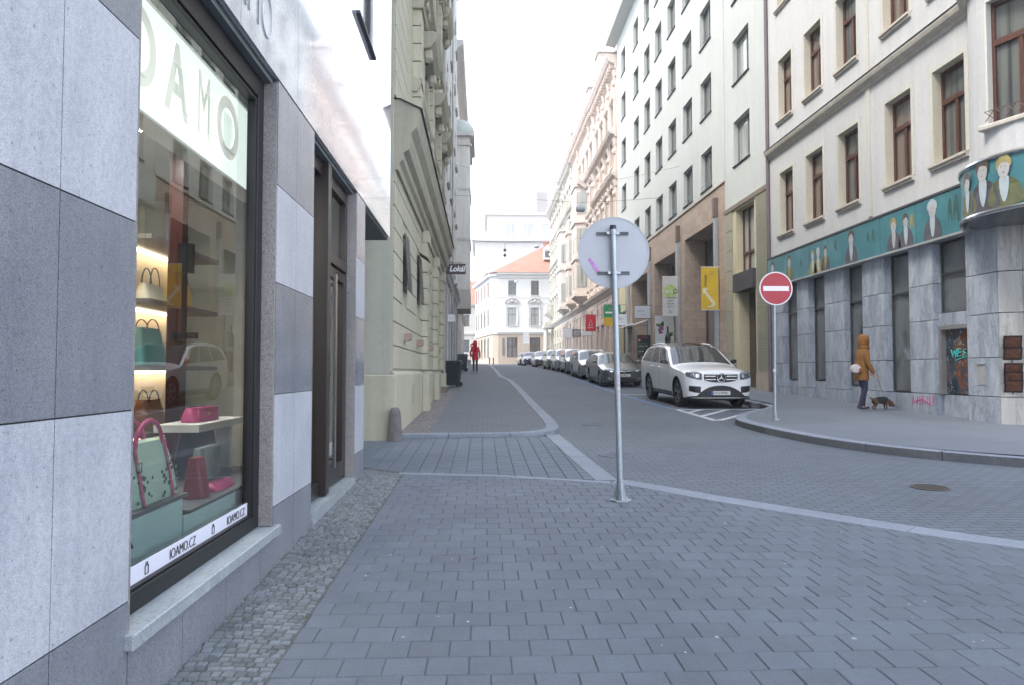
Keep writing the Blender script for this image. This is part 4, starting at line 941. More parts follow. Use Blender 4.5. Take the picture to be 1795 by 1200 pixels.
a0, a1 = R(180), R(220)
pa = Vector((cc[0]+rb*math.cos(a0), cc[1]+rb*math.sin(a0), 0)); pb = Vector((cc[0]+rb*math.cos(a1), cc[1]+rb*math.sin(a1), 0)); dv = (pb-pa).normalized(); nv = Vector((dv.y, -dv.x, 0)); nv = nv if nv.x < 0 else -nv
L_ = (pb-pa).length
def obox(m, s0, s1, o0, o1_, z0, z1):
    P = [pa+dv*s0+nv*o0, pa+dv*s1+nv*o0, pa+dv*s1+nv*o1_, pa+dv*s0+nv*o1_]
    m.poly([(p.x,p.y,z0) for p in P], (0,0,z1-z0))
for z0, z1 in ((6.0,8.3),(9.8,12.0),(13.6,15.6)):
    m = MB(); s0, s1 = .0, L_
    for q in ((s0,s0+.08,z0,z1),(s1-.08,s1,z0,z1),(s0+.08,s1-.08,z0,z0+.08),(s0+.08,s1-.08,z1-.08,z1)): obox(m, q[0], q[1], -.20, -.12, q[2], q[3])
    obox(m, s0+.08, s1-.08, -.2, -.10, z0+(z1-z0)*.64, z0+(z1-z0)*.69); obox(m, L_/2-.04, L_/2+.04, -.2, -.11, z0+.08, z0+(z1-z0)*.64)
    w = m.build('bay_window', brown_wood, C1, off=o1)
    m = MB(); obox(m, s0+.05, s1-.05, -.18, -.17, z0+.05, z1-.05); m.build('pane', pane_dark, w, off=o1)
    m = MB(); obox(m, s0-.02, s0+.02, -.25, .02, z0, z1); obox(m, s1-.02, s1+.02, -.25, .02, z0, z1); obox(m, s0, s1, -.25, .02, z1, z1+.06); m.build('bay_jamb', bpy.data.materials['pale_cream_surround'], w, off=o1)
    m = MB(); obox(m, s0-.12, s1+.12, -.22, .14, z0-.11, z0-.01); m.build('sill', beige_t, w, off=o1, bevel=.02)
m = MB(); zq = 6.05
for k in range(5): s = .02+k*.2; m.tube([pa+dv*s+nv*.1+Vector((0,0,zq)), pa+dv*(s+.17)+nv*.12+Vector((0,0,zq+.17))], .008, 5); m.tube([pa+dv*(s+.17)+nv*.1+Vector((0,0,zq)), pa+dv*s+nv*.12+Vector((0,0,zq+.17))], .008, 5)
m.tube([pa+nv*.1+Vector((0,0,zq+.18)), pb+nv*.1+Vector((0,0,zq+.18))], .008, 5); m.build('flower_box_rail', plain('rusty_brown_iron', (.10,.05,.05), .6), C1, off=o1)
m = MB(); m.lathe([(rb-.05,8.70),(rb+.05,8.72),(rb+.07,8.80),(rb+.17,8.86),(rb+.2,8.98),(rb-.05,9.03)], (cc[0],cc[1],0), 40); m.build('bay_cornice', beige_t, C1, off=o1, smooth=True)
# sign band with painted people
def teal_mat():
    mt, n, b = NT('painted_teal_sign_panel'); v = mapnode(n); c = ramp(n, noise(n, v, 1.2, 6, .6), [(.3, (.035,.145,.170)), (.55, (.05,.19,.215)), (.75, (.10,.26,.275))])
    n.links.new(c, b.inputs['Base Color']); b.inputs['Roughness'].default_value = .35; return mt
tealm = teal_mat()
S1 = thing('painted_sign_band', 'long teal sign band painted with figures of people running over the marble shopfront', 'shop sign', (PR-.1, 19, 4.3))
m = MB(); jn = [14.30,15.95,17.45,19.35,21.35,23.2,24.5]
for a, b in zip(jn, jn[1:]): FR.box(m, a+.006, b-.006, -.14, -.02, 4.33, 5.24)
m.build('sign_panel', tealm, S1, off=S1.location)
m = MB(); FR.box(m, 14.1, 24.52, -.16, .0, 5.25, 5.30); m.build('top_rail', dark_metal, S1, off=S1.location)
m = MB(); FR.box(m, 14.1, 24.52, -.17, .1, 4.275, 4.322); m.build('bottom_rail', plain('light_metal_rail', (.45,.46,.46), .4, .4), S1, off=S1.location)
skin_p = plain('painted_pale_skin', (.42,.41,.40), .5, 0, .1, 6); whp = plain('painted_white_shirt', (.40,.47,.49), .5, 0, .1, 6); dkp = plain('painted_dark_coat', (.085,.08,.095), .5, 0, .3, 6); olp = plain('painted_olive_jacket', (.12,.13,.06), .5, 0, .3, 6); brp = plain('painted_brown_hair', (.09,.06,.045), .5, 0, .3, 6); gop = plain('painted_ochre', (.30,.25,.09), .5, 0, .3, 6); dtl = plain('painted_dark_teal_shadow', (.035,.10,.09), .5, 0, .3, 6)
def blob(pts):                     # closed smooth outline
    n = len(pts); out = []
    for i in range(n):
        p0, p1, p2, p3 = pts[i-1], pts[i], pts[(i+1)%n], pts[(i+2)%n]
        for k in range(4):
            t = k/4; out.append(tuple(.5*((2*p1[j])+(-p0[j]+p2[j])*t+(2*p0[j]-5*p1[j]+4*p2[j]-p3[j])*t*t+(-p0[j]+3*p1[j]-3*p2[j]+p3[j])*t**3) for j in (0,1)))
    return out
def figure(parent, mp, sc, coat, shirt, hair, x0, z0, lean=0, head=1.0, cut=0):
    """a painted half-length figure; mp maps (x, z, layer) to 3-D"""
    def lay(name, pts, mat, L):
        m = MB(); q = blob([(x0+(x+lean*z)*sc, z0+max(z, cut)*sc) for x, z in pts]); m.poly([mp(x, z, L) for x, z in q], Vector(mp(0,0,L+.8))-Vector(mp(0,0,L))); m.build(name, mat, parent, off=parent.location)
    lay('painted_coat', [(-.30,0),(-.29,.28),(-.22,.42),(-.08,.50),(.08,.50),(.22,.42),(.30,.27),(.31,0)], coat, 0)
    lay('painted_shirt', [(-.09,.48),(-.07,.2),(0,.04),(.07,.2),(.09,.48),(0,.53)], shirt, 1)
    lay('painted_face', [(-.085*head,.56),(-.105*head,.70),(-.07*head,.82),(.04,.84),(.10*head,.74),(.085*head,.58),(.03,.49),(-.03,.49)], skin_p, 2)
    lay('painted_hair', [(-.12*head,.66),(-.13*head,.80),(-.05,.90),(.07,.90),(.13*head,.80),(.12*head,.68),(.08,.76),(-.04,.79),(-.09,.74)], hair, 3)
    for ex in (-.04, .04): lay('painted_eye', [(ex-.014,.70),(ex,.708),(ex+.014,.70),(ex,.692)], dkp, 4)
    lay('painted_mouth', [(-.025,.595),(0,.60),(.025,.595),(0,.587)], brp, 4)
mpS = lambda x, z, L: (PR-.1405-.0015*(L+1), x, z)
figs = [(14.95+.05,.86,dkp,whp,whp,1.35),(16.35,.72,dkp,skin_p,brp,1.2),(18.9,.86,dkp,whp,brp,1.25),(20.25+.1,.68,dkp,gop,brp,1),(20.75,.70,gop,whp,whp,1),(21.1,.70,gop,whp,gop,1),(22.7,.80,olp,gop,brp,1.1),(24.05,.8,dkp,skin_p,brp,1.3)]
for x, sc, c, s, h, hd in [(15.35,.95,dkp,whp,whp,1.35),(16.85,.85,dkp,skin_p,gop,1.2),(16.35,.85,dkp,whp,brp,1.0),(18.85,.95,dkp,whp,brp,1.25),(20.3,.78,dkp,gop,brp,1),(20.75,.80,gop,whp,whp,1),(21.1,.78,gop,whp,gop,1),(22.75,.90,olp,gop,brp,1.1),(24.1,.9,dkp,skin_p,brp,1.3)]:
    figure(S1, mpS, sc, c, s, h, x, 4.335, head=hd)
for x, z, w, h in ((14.55,4.6,.10,.5),(14.75,4.62,.08,.45),(16.1,4.75,.08,.28),(17.75,4.72,.07,.3),(18.0,4.75,.06,.25),(19.7,4.8,.07,.3),(21.9,4.7,.06,.2)):
    m = MB(); q = blob([(x-w,z),(x-w*.7,z+h*.6),(x-w*.3,z+h),(x+w*.4,z+h*.95),(x+w,z+h*.5),(x+w*.6,z-.02),(x+w*.1,z+h*.35),(x-w*.4,z-.03)]); m.poly([mpS(a, b, 0) for a, b in q], (-.001,0,0)); m.build('painted_small_figure', dtl if x > 17 or x < 15 else gop, S1, off=S1.location)
S2 = thing('curved_canopy_sign', 'curved teal canopy over the corner entrance painted with three figures in jackets', 'canopy', (cc[0], cc[1], 4.3))
rc = 1.80; CA, CB = R(120), R(300)
m = MB(); m.lathe([(rc-.02,.10),(rc,.10),(rc,.98),(rc-.02,.98)], (0,0,0), 44, a0=CA, a1=CB); m.build('sign_panel', tealm, S2, smooth=True)
ssm = plain('polished_stainless', (.7,.7,.7), .15, 1, .05)
for z in (.98, .02): 
    m = MB(); m.tube([((rc+.01)*math.cos(CA+(CB-CA)*k/44), (rc+.01)*math.sin(CA+(CB-CA)*k/44), z+.03) for k in range(45)], .045, 8); m.build('steel_rim', ssm, S2, smooth=True)
m = MB(); m.lathe([(0,-.05),(rc*.75,-.05),(rc-.03,.02)], (0,0,0), 44, a0=CA, a1=CB); m.build('soffit', plain('dark_mirror_soffit', (.09,.09,.10), .18, .5), S2, smooth=True)
m = MB(); m.lathe([(0,1.0),(rc,1.0),(rc,.99),(0,.99)], (0,0,0), 44, a0=CA, a1=CB); m.build('canopy_top', dark_metal, S2)
mpC = lambda x, z, L: (cc[0]+(rc+.028+.003*L)*math.cos(x/rc), cc[1]+(rc+.028+.003*L)*math.sin(x/rc), z)
for x, sc, c, s, h in ((R(168)*rc, .86, olp, whp, brp), (R(183)*rc, 1.02, dkp, whp, brp), (R(197)*rc, .95, olp, whp, gop)):
    figure(S2, mpC, sc, c, s, h, x, 4.42, head=1.1)
# postcard rack on the marble corner
T = thing('postcard_rack', 'black wall rack of five tilted brown pictures beside the corner entrance', 'rack', (10.1, 13.4, 1.0)); o_ = T.location
dT = (Vector((Bp[0]-A[0], Bp[1]-A[1], 0))).normalized()
for k, z in enumerate((1.08,1.24,1.40,1.70,1.90)):
    p = Vector((A[0],A[1],0))+dT*.20; P0 = p+N*.03+Vector((0,0,z)); m = MB()
    a, b = P0-dT*.15, P0+dT*.15; up_ = Vector((0,0,.24))+N*.12
    m.poly([a, b, b+up_, a+up_], N*.012); m.build('picture_frame', black, T, off=o_)
    m = MB(); i = .03; m.poly([a+dT*i+up_*.12+N*.014, b-dT*i+up_*.12+N*.014, b-dT*i+up_*.88+N*.014, a+dT*i+up_*.88+N*.014], N*.003); m.build('picture', plain('brown_picture', (.11,.04,.02), .5, 0, .6, 14), T, off=o_)
m = MB(); p = Vector((A[0],A[1],0))+dT*.20+N*.02; m.tube([p+Vector((0,0,1.05)), p+Vector((0,0,2.15))], .012, 6); m.build('rail', dark_metal, T, off=o_)
T = thing('letter_box', 'small dark box on the streaked marble right of the picture rack', 'box', (10.6, 13.2, 1.7)); p = Vector((A[0],A[1],0))+dT*.52+N*.005
m = MB(); m.poly([p-dT*.05+Vector((0,0,1.62)), p+dT*.12+Vector((0,0,1.62)), p+dT*.12+Vector((0,0,1.98)), p-dT*.05+Vector((0,0,1.98))], N*.1); m.build('box_body', dark_metal, T, off=T.location, bevel=.015)
m = MB(); p2 = p+N*.101; m.poly([p2-dT*.02+Vector((0,0,1.87)), p2+dT*.09+Vector((0,0,1.87)), p2+dT*.09+Vector((0,0,1.885)), p2-dT*.02+Vector((0,0,1.885))], N*.002); m.build('slot', black, T, off=T.location)

# ================================================================ pale green building with sandstone arcade
pale_gr = stucco('pale_grey_green_stucco', (.49,.515,.49), .035, streak=.06)
sand = brickmat('sandstone_blocks', (.38,.285,.22), (.45,.36,.285), (.24,.19,.15), .95, .42, .006, .8, plane='yz', var=.14, bmp=.004, stainy=.15)
sand_pl = stucco('smooth_sandstone', (.42,.34,.275), .1, streak=.12)
olive = stucco('olive_ribbed_stone', (.33,.32,.24), .06, streak=.08); yel = stucco('pale_yellow_stone', (.55,.49,.33), .05)
D1 = thing('pale_green_building', 'tall pale green office block with a brown sandstone arcade, right side', 'building', (PR, 40, 1)); o2 = D1.location
Ya, Yb, Yc = 24.62, 29.2, 52.8
rz = [9.50,12.75,16.0,19.25,22.45]
cn = [30.85,33.75,36.6,39.45,42.3,45.4,49.6]
hs = [(a, a+1.55, z, z+1.72) for z in rz for a in cn]; h2 = [(26.4,28.12,z,z+1.75) for z in rz]
m = MB(); FR.wall(m, Yb, Yc, 9.2, 25.6, hs, .25); FR.wall(m, Ya+.01, Yb, 7.95, 25.6, h2, .25); FR.box(m, Ya+.02, Yc-.02, .4, 10, 9.3, 25.58)
FR.box(m, Ya, Ya+.01, .002, 10, 7.95, 25.6); FR.box(m, Yc-.01, Yc, .002, 10, 9.2, 25.6)
m.build('wall', pale_gr, D1, off=o2)
wD = Win(FR, 1.55, 1.72, .22, grey_frame, pane_curt, vs=(.5,), ft=.055, sill=(.06,.05,.04), smat=dark_metal)
for i, h in enumerate(hs): wD.put(D1, h[0], h[2], pane_dark if (i*7) % 5 == 0 else None)
wD2 = Win(FR, 1.72, 1.75, .22, grey_frame, pane_curt, vs=(.36,), ft=.055, sill=(.06,.05,.04), smat=dark_metal)
for h in h2: wD2.put(D1, h[0], h[2])
m = MB()
for a, b, z, _ in hs[:21]: m.tube([FR.pt(a+.02,-.01,z+.22), FR.pt(b-.02,-.01,z+.22)], .012, 5)
m.build_each('window_rail', steel, D1, off=o2)
m = MB(); FR.prof(m, Ya, Yc+.6, [(0,25.6),(.75,25.75),(.8,25.95),(.8,26.1),(0,26.1)]); FR.box(m, Ya, Yc, 0, 10, 25.62, 26.4); m.build('eaves', pale_gr, D1, off=o2)
m = MB(); FR.box(m, Yb-.06, Yb+.0, -.03, 0, 9.2, 25.6); m.build('edge_strip', pale_gr, D1, off=o2)
# arcade
bays = [(30.6,35.2,7.85),(37.0,41.55,7.6),(43.35,47.95,7.4)]
door_d = 1.1
m = MB(); FR.wall(m, Yb, 49.4, 0, 9.19, [(a, b, 0, z, door_d) for a, b, z in bays], door_d); FR.box(m, Yb, Yb+.01, .01, 2.0, 0, 9.19)
m.build('arcade_wall', sand, D1, off=o2, recalc=False)
m = MB(); FR.wall(m, 49.4, Yc, 0, 9.19, [(50.0,52.3,1.4,5.6,.4)], .4); FR.wall(m, Ya, Yb, 0, 7.8, [(26.05,27.95,5.25,7.72,.4),(26.0,27.75,0,4.5,.45)], .4)
m.build('olive_wall', yel, D1, off=o2)
m = MB()
for a, b in ((Ya+.02, 26.0), (28.0, Yb-.1)):
    z = 1.45
    while z < 7.6:
        if a < 25: 
            n = int(.78/.065)
            for k in range(12): FR.box(m, a, b-.16, -.035, 0, z+k*.065, z+k*.065+.045)
        else: FR.box(m, a+.35, b, -.03, 0, z, z+.78)
        z += .80
courses(m, FR, 49.45, 49.95, 1.6, 7.6, .8, .02, .03); courses(m, FR, 52.35, 52.75, 1.6, 7.6, .8, .02, .03)
m.build('ribbed_blocks', olive, D1, off=o2)
m = MB(); FR.box(m, Ya+.02, 25.95, -.05, .0, 0, 1.43); FR.box(m, 28.0, Yb, -.05, 0, 0, 1.8); m.build('sandstone_base', sand_pl, D1, off=o2)
m = MB(); FR.prof(m, Ya+.02, Yb, [(0,7.8),(.06,7.8),(.10,7.94),(0,7.99)]); FR.prof(m, Yb, Yc, [(0,9.19),(.05,9.19),(.05,9.25),(0,9.27)]); m.build('string_course', sand_pl, D1, off=o2)
m = MB(); FR.box(m, 25.95, 28.0, -.14, .3, 4.5, 5.2); m.build('gate_fascia', plain('dark_grey_metal_fascia', (.05,.045,.05), .6), D1, off=o2)
w = Win(FR, 1.9, 2.47, .32, brown_wood, pane_curt, vs=(.33,.67), ft=.07, tr=.3); w.put(D1, 26.05, 5.25)
m = MB(); FR.box(m, 26.0, 27.75, .42, .5, 0, 4.5)
for i in range(3):
    for j in range(6): FR.box(m, 26.04+i*.58, 26.58+i*.58, .40, .42, .75+j*.63, 1.33+j*.63)
m.build('gate', plain('brown_panelled_gate', (.085,.062,.045), .6), D1, off=o2, bevel=.006)
m = MB(); FR.box(m, 26.12, 26.16, .34, .38, 1.6, 1.9); m.build('gate_handle', steel, D1, off=o2)
w = Win(FR, 2.3, 4.2, .35, dark_metal, pane_shop, vs=(.33,.67), tr=.6, ft=.06); w.put(D1, 50.0, 1.4)
for a, b, z in bays:
    m = MB(); g = GR(a)
    FR.box(m, a, b, door_d+.02, door_d+.2, g-.4, z); m.build('recess_back', plain('dark_recess_panel', (.05,.045,.04), .5), D1, off=o2)
    m = MB(); e = a+.3
    FR.box(m, a+.02, b-.02, door_d-.09, door_d+.015, 4.7, 4.95)
    for q in (a+.05, a+1.15, a+2.3, a+3.4, b-.1): FR.box(m, q, q+.07, door_d-.08, door_d+.01, g, z-.03)
    FR.box(m, a+.02, b-.02, door_d-.07, door_d+.012, 6.2, 6.27)
    fo = m.build('glazing_frame', brown_wood, D1, off=o2)
    m = MB(); FR.box(m, a+.04, b-.04, door_d-.02, door_d-.01, g, z-.04); m.build('pane', pane_shop, fo, off=(0,0,0)).location = (0,0,0)
    fo.children[0].location = -Vector(o2)
# grey flat pilaster pipes with lantern boxes
for i, a in enumerate((30.2, 36.1, 42.45, 48.7)):
    m = MB(); FR.box(m, a-.13, a+.13, -.16, -.002, GR(a)+1.35, 7.9); FR.box(m, a-.17, a+.17, -.2, -.002, GR(a)+1.15, GR(a)+1.35); m.build('downpipe', galv2, D1, off=o2, bevel=.02)
    m = MB(); FR.box(m, a-.12, a+.12, -.2, -.0, 7.92, 8.75); m.build('lantern_box', plain('rusty_lantern_grille', (.16,.11,.09), .6), D1, off=o2, bevel=.01)
m = MB(); m.tube([(PR-.06, 24.6, .6), (PR-.06, 24.6, 25.5)], .065, 8); m.build('downpipe', plain('dark_brown_downpipe', (.14,.11,.12), .5), D1, off=o2)
m = MB(); FR.box(m, Ya, Yc, 0, 10, 26.41, 26.8); m.build('roof', roof_grey, D1, off=o2)

# ================================================================ ornate historic facades
salmon = stucco('salmon_stucco', (.62,.49,.41), .08, streak=.12); salm2 = stucco('light_salmon_trim', (.65,.56,.49), .07, streak=.12); pinkc = stucco('pale_pink_stucco', (.64,.56,.50), .06); creamy = stucco('cream_stucco', (.62,.60,.50), .06); stonet = stucco('weathered_stone_trim', (.58,.55,.49), .1, streak=.15); greyrust = stucco('pinkish_grey_rustication', (.44,.37,.34), .08)
def hood_seg(m, f0, w, h):
    f0.prof(m, -.22, w+.22, [(0,h+.22),(.16,h+.24),(.26,h+.36),(.28,h+.44),(0,h+.48)])
    for s in (-.12, w+.12): f0.box(m, s-.09, s+.09, -.13, 0, -.05, h+.2)
    f0.box(m, -.1, w+.1, -.10, 0, -.7, -.18); f0.prof(m, -.2, w+.2, [(0,-.18),(.18,-.16),(.18,-.03),(0,-.01)])
    m.poly([f0.pt(w*.15,-.06,h+.49), f0.pt(w*.85,-.06,h+.49), f0.pt(w*.5,-.06,h+.85)], Vector(f0.pt(0,-.2,0))-Vector(f0.pt(0,-.06,0)))
def hood_pl(m, f0, w, h):
    f0.prof(m, -.2, w+.2, [(0,h+.12),(.12,h+.14),(.2,h+.24),(.22,h+.3),(0,h+.32)])
    for s in (-.1, w+.1): f0.box(m, s-.08, s+.08, -.08, 0, -.02, h+.12)
def ornate(name, label, a0, a1, z1, wcol, tcol, gcol, cols, floors, bands, gtop=7.6, balc=None, bays=(), attic=True, spires=(), dorm=()):
    B = thing(name, label, 'building', (PR, (a0+a1)/2, G(a0))); o = Vector(B.location); ww = 1.25
    hs = [(c-ww/2, c+ww/2, z, z+h) for z, h, k in floors for c in cols if not any(b[0] < c < b[1] and b[2]-1 < z < b[3] for b in bays)]
    gh = [(c-.7, c+.7, G(a0)+.9, gtop-2.4) for c in cols]; gu = [(c-.45, c+.45, gtop-1.9, gtop-.9) for c in cols]
    m = MB(); FR.wall(m, a0, a1, 0, z1, hs+gh+gu, .3); FR.shell(m, a0, a1, 0, z1, .5, 11); m.build('wall', wcol, B, off=o)
    m = MB(); courses(m, FR, a0+.02, a1-.02, G(a0)+.85, gtop-.45, .46, .035, .07, gh+gu, joint=1.1); m.build('rusticated_blocks', gcol, B, off=o, bevel=.01)
    m = MB(); FR.box(m, a0+.01, a1-.01, -.14, 0, 0, G(a0)+.8); m.build('plinth', gcol, B, off=o)
    protos = {}
    for z, h, k in floors:
        key = (h, k)
        if key not in protos: protos[key] = Win(FR, ww, h, .22, grey_frame, pane_curt, vs=(.5,), tr=.68, hood=hood_seg if k else hood_pl, hmat=tcol)
        for q in hs:
            if abs(q[2]-z) < 1e-6: protos[key].put(B, q[0], z, pane_dark if (q[0]*3+z) % 3 < 1 else None)
    g = Win(FR, 1.4, gh[0][3]-gh[0][2], .25, dark_metal, pane_shop, vs=(), tr=.7)
    for q in gh: g.put(B, q[0], q[2])
    g = Win(FR, .9, 1.0, .2, dark_metal, pane_dark, vs=(.5,))
    for q in gu: g.put(B, q[0], q[2])
    m = MB()
    for z, s in bands: FR.prof(m, a0, a1, [(0,z),(.10*s,z+.06),(.14*s,z+.2),(.34*s,z+.3),(.42*s,z+.5),(.1,z+.62),(0,z+.62)])
    FR.prof(m, a0, a1, [(0,z1-1.1),(.12,z1-1.0),(.18,z1-.7),(.60,z1-.5),(.78,z1-.2),(.8,z1),(0,z1)])
    k = a0+.3
    while k < a1-.2: FR.box(m, k, k+.2, -.5, -.1, z1-.95, z1-.56); k += .62
    m.build('cornice', tcol, B, off=o)
    # pilasters between windows with small capitals, panels
    m = MB(); mids = [(p+q)/2 for p, q in zip(cols, cols[1:])]+[a0+.35, a1-.35]
    for zb_, zt_ in zip([b[0]+.62 for b in bands], [b[0] for b in bands[1:]]+[z1-1.1]):
        if zt_-zb_ < 2: continue
        for c in mids:
            if any(b[0]-.3 < c < b[1]+.3 for b in bays): continue
            FR.box(m, c-.2, c+.2, -.11, 0, zb_, zt_); FR.prof(m, c-.28, c+.28, [(0,zt_-.5),(.14,zt_-.5),(.24,zt_-.15),(.26,zt_-.02),(0,zt_-.02)])
            m.lathe([(.03,-.1),(.16,0),(.2,.16),(.1,.34),(.02,.4)], FR.pt(c,-.16,zt_-1.15), 8); FR.box(m, c-.27, c+.27, -.18, 0, zb_, zb_+.35)
    m.build_each('pilaster', tcol, B, off=o)
    for y0_, y1_, z0_, z1_, d in bays:
        m = MB(); c = .6
        P = [(PR+.1,y0_),(PR-d,y0_+c),(PR-d,y1_-c),(PR+.1,y1_)]
        m.poly([(x,y,z0_) for x, y in P], (0,0,z1_-z0_)); bo = m.build('bay', wcol, B, off=o)
        m = MB()
        zf = z0_
        while zf < z1_+.1:
            m.poly([(x-.12 if x < PR else x, y+(-.12 if y < (y0_+y1_)/2 else .12), zf-.12) for x, y in P], (0,0,.3)); zf += (z1_-z0_)/round((z1_-z0_)/3.6)
        m.add([(PR+.1,(y0_+y1_)/2,z0_-1.3)]+[(x,y,z0_-.12) for x, y in P], [(0,1,2),(0,2,3),(0,3,4)])
        m.build('bay_moulding', tcol, B, off=o)
        m = MB(); mw = MB(); zf = z0_+.75
        while zf < z1_-2:
            mw.box(PR-d-.03, PR-d+.05, (y0_+y1_)/2-.55, (y0_+y1_)/2+.55, zf, zf+2.1)
            for s in (y0_, y1_):
                sy = -1 if s == y0_ else 1; p, q = Vector((PR+.1, s, 0)), Vector((PR-d, s-sy*c, 0)); t = (q-p).normalized(); nn = Vector((-abs(t.y), sy*abs(t.x), 0)); u0, u1 = p+t*.25+nn*.02, p+t*((q-p).length-.15)+nn*.02
                mw.poly([(u0.x,u0.y,zf),(u1.x,u1.y,zf),(u1.x,u1.y,zf+2.1),(u0.x,u0.y,zf+2.1)], nn*.02)
            zf += (z1_-z0_)/round((z1_-z0_)/3.6)
        mw.build_each('bay_window', pane_curt, B, off=o)
    for y0_, y1_, z in (balc or ()):
        m = MB(); FR.prof(m, y0_, y1_, [(0,z-.7),(.3,z-.6),(.9,z-.15),(1.0,z-.12),(1.0,z),(0,z)]); m.build('balcony', tcol, B, off=o)
        m = MB(); FR.box(m, y0_, y1_, -1.0, -.88, z+.85, z+.97); FR.box(m, y0_, y0_+.12, -.88, 0, z+.85, z+.97); k = y0_+.05
        while k < y1_: m.lathe([(.05,0),(.09,.25),(.04,.6),(.06,.85)], FR.pt(k,-.94,z), 6); k += .25
        for k in (.2,.45,.7): m.lathe([(.05,0),(.09,.25),(.04,.6),(.06,.85)], FR.pt(y0_+.06,-k,z), 6)
        m.build('balustrade', tcol, B, off=o)
    m = MB(); m.poly([(PR-.3,a0,z1+.02),(PR-.3,a1,z1+.02),(PR+3.5,a1,z1+3.4),(PR+3.5,a0,z1+3.4)], (0,0,-.01)); m.poly([(PR-.3,a0,z1+.02),(PR+3.5,a0,z1+3.4),(PR+11,a0,z1+3.4),(PR+11,a0,z1+.02)], (0,a1-a0,0)); m.build('roof', roof_grey, B, off=o)
    for y, h, w in spires:
        m = MB(); m.box(PR-.2, PR-.2+w, y-w/2, y+w/2, z1, z1+h*.45); m.box(PR-.35, PR-.05+w, y-w/2-.15, y+w/2+.15, z1+h*.42, z1+h*.47); m.box(PR-.35, PR-.05+w, y-w/2-.15, y+w/2+.15, z1+.6, z1+.8)
        m.poly([(PR-.2, y-w/2-.1, z1+h*.47), (PR-.2, y+w/2+.1, z1+h*.47), (PR-.2, y, z1+h*.62)], (w,0,0))
        m.lathe([(w*.28,0),(w*.16,h*.08),(w*.2,h*.12),(w*.1,h*.18),(w*.13,h*.24),(.03,h*.33),(.0,h*.4)], (PR+w/2-.2, y, z1+h*.58), 10); m.build('roof_aedicule', tcol, B, off=o)
    for y in dorm:
        m = MB(); m.box(PR+.2, PR+2.2, y-.8, y+.8, z1, z1+1.7); m.prof_ = None; m.poly([(PR+.05,y-1,z1+1.7),(PR+.05,y+1,z1+1.7),(PR+.05,y,z1+2.5)], (2.3,0,0)); m.build('dormer', tcol, B, off=o)
    return B
ornate('salmon_building', 'ornate salmon building with stacked cornices next to the pale green office block, right side', 52.85, 63.5, 24.9, salmon, salm2, greyrust, [54.6,57.0,59.4,61.8], [(8.9,2.2,1),(12.6,2.2,1),(16.9,1.9,1),(20.0,1.7,0)], [(7.4,1.0),(11.6,.7),(15.6,1.2),(18.7,1.5)], spires=[(60.5,7.5,1.6)])
ornate('pink_building', 'ornate pale pink building with projecting bays and a balcony, right row', 63.55, 79.4, 25.2, pinkc, salm2, greyrust, [65.2,67.6,70.2,72.8,75.4,77.8], [(8.9,2.2,1),(12.6,2.2,1),(16.2,2.1,1),(20.0,1.8,0)], [(7.4,1.0),(11.6,.8),(15.4,.8),(18.9,1.2)], bays=[(67.8,72.0,8.6,19.0,1.1),(75.6,78.8,8.6,16.0,.9)], balc=[(67.6,72.2,19.2)], spires=[(66,5,1.2),(78,4.5,1.1)], dorm=[70,74])
ornate('stone_coloured_building', 'pale stone coloured ornate building between the pink and the cream corner ones', 79.45, 90, 25.0, stucco('pale_stone_stucco', (.63,.59,.54), .06), stonet, greyrust, [81.2,83.6,86,88.4], [(8.9,2.2,1),(12.6,2.2,1),(16.4,2.1,1),(20.2,1.8,0)], [(7.4,1.0),(11.6,.8),(15.4,.8),(19.0,1.2)], bays=[(82.3,86.5,8.6,17.5,1.0)], dorm=[84])
E6 = ornate('cream_corner_building', 'cream corner building with a deep cornice at the end of the right row', 90.05, 105, 24.3, creamy, stonet, stucco('yellowish_rustication', (.47,.44,.36), .08), [92,94.8,97.6,100.4,103.2], [(8.9,2.2,1),(12.6,2.2,1),(16.4,2.1,0),(20.0,1.8,0)], [(7.4,1.0),(15.4,1.0),(19.2,.8)], balc=[(100.5,105,9.6)], spires=[])
m = MB(); 
for a in (101.2, 103.0): m.lathe([(.32,G(100)),(.26,G(100)+.6),(.24,7.2),(.3,7.4)], (PR-1.0, a, 0), 12)
FR.prof(m, 100.4, 104.0, [(0,7.4),(1.35,7.4),(1.35,7.9),(1.2,8.1),(0,8.4)]); m.build('portal', stonet, E6, off=E6.location)

# ================================================================ house closing the street
FE = Fr('F', 110)
endw = stucco('bright_white_stucco', (.72,.71,.69), .03, streak=.04); endg = stucco('tan_ground_floor', (.52,.43,.34), .05)
H1 = thing('end_house', 'white three storey corner house with red hipped tile roof closing the end of the street', 'building', (6, 110, 2.5)); o3 = H1.location
xs = [4.5,7.95,11.4,14.8]
hs = [(x-.6,x+.6,z,z+h) for z, h in ((8.3,2.7),(12.9,2.2)) for x in xs]; gh = [(x-.78,x+.78,3.6,6.5) for x in xs]
m = MB(); FE.wall(m, 2.4, 17, 7.0, 16.2, hs, .25); FE.box(m, 2.5, 17, .4, 12, 0, 16.1); FE.box(m, 2.4, 2.5, .25, .4, 7, 16.1)
Lc = [(2.4,110),(1.6,110.45),(1.25,111.2),(-1.2,127)]
def strip(m, z0, z1, L=Lc, out=0):
    for p, q in zip(L, L[1:]): 
        t = (Vector(q)-Vector(p)).normalized(); nn = Vector((-abs(t.y), -abs(t.x)))*out
        m.poly([(p[0]+nn.x,p[1]+nn.y,z0),(q[0]+nn.x,q[1]+nn.y,z0),(q[0]+nn.x,q[1]+nn.y,z1),(p[0]+nn.x,p[1]+nn.y,z1)], (1.2,.3,0))
strip(m, 7.0, 16.1); m.build('wall', endw, H1, off=o3)
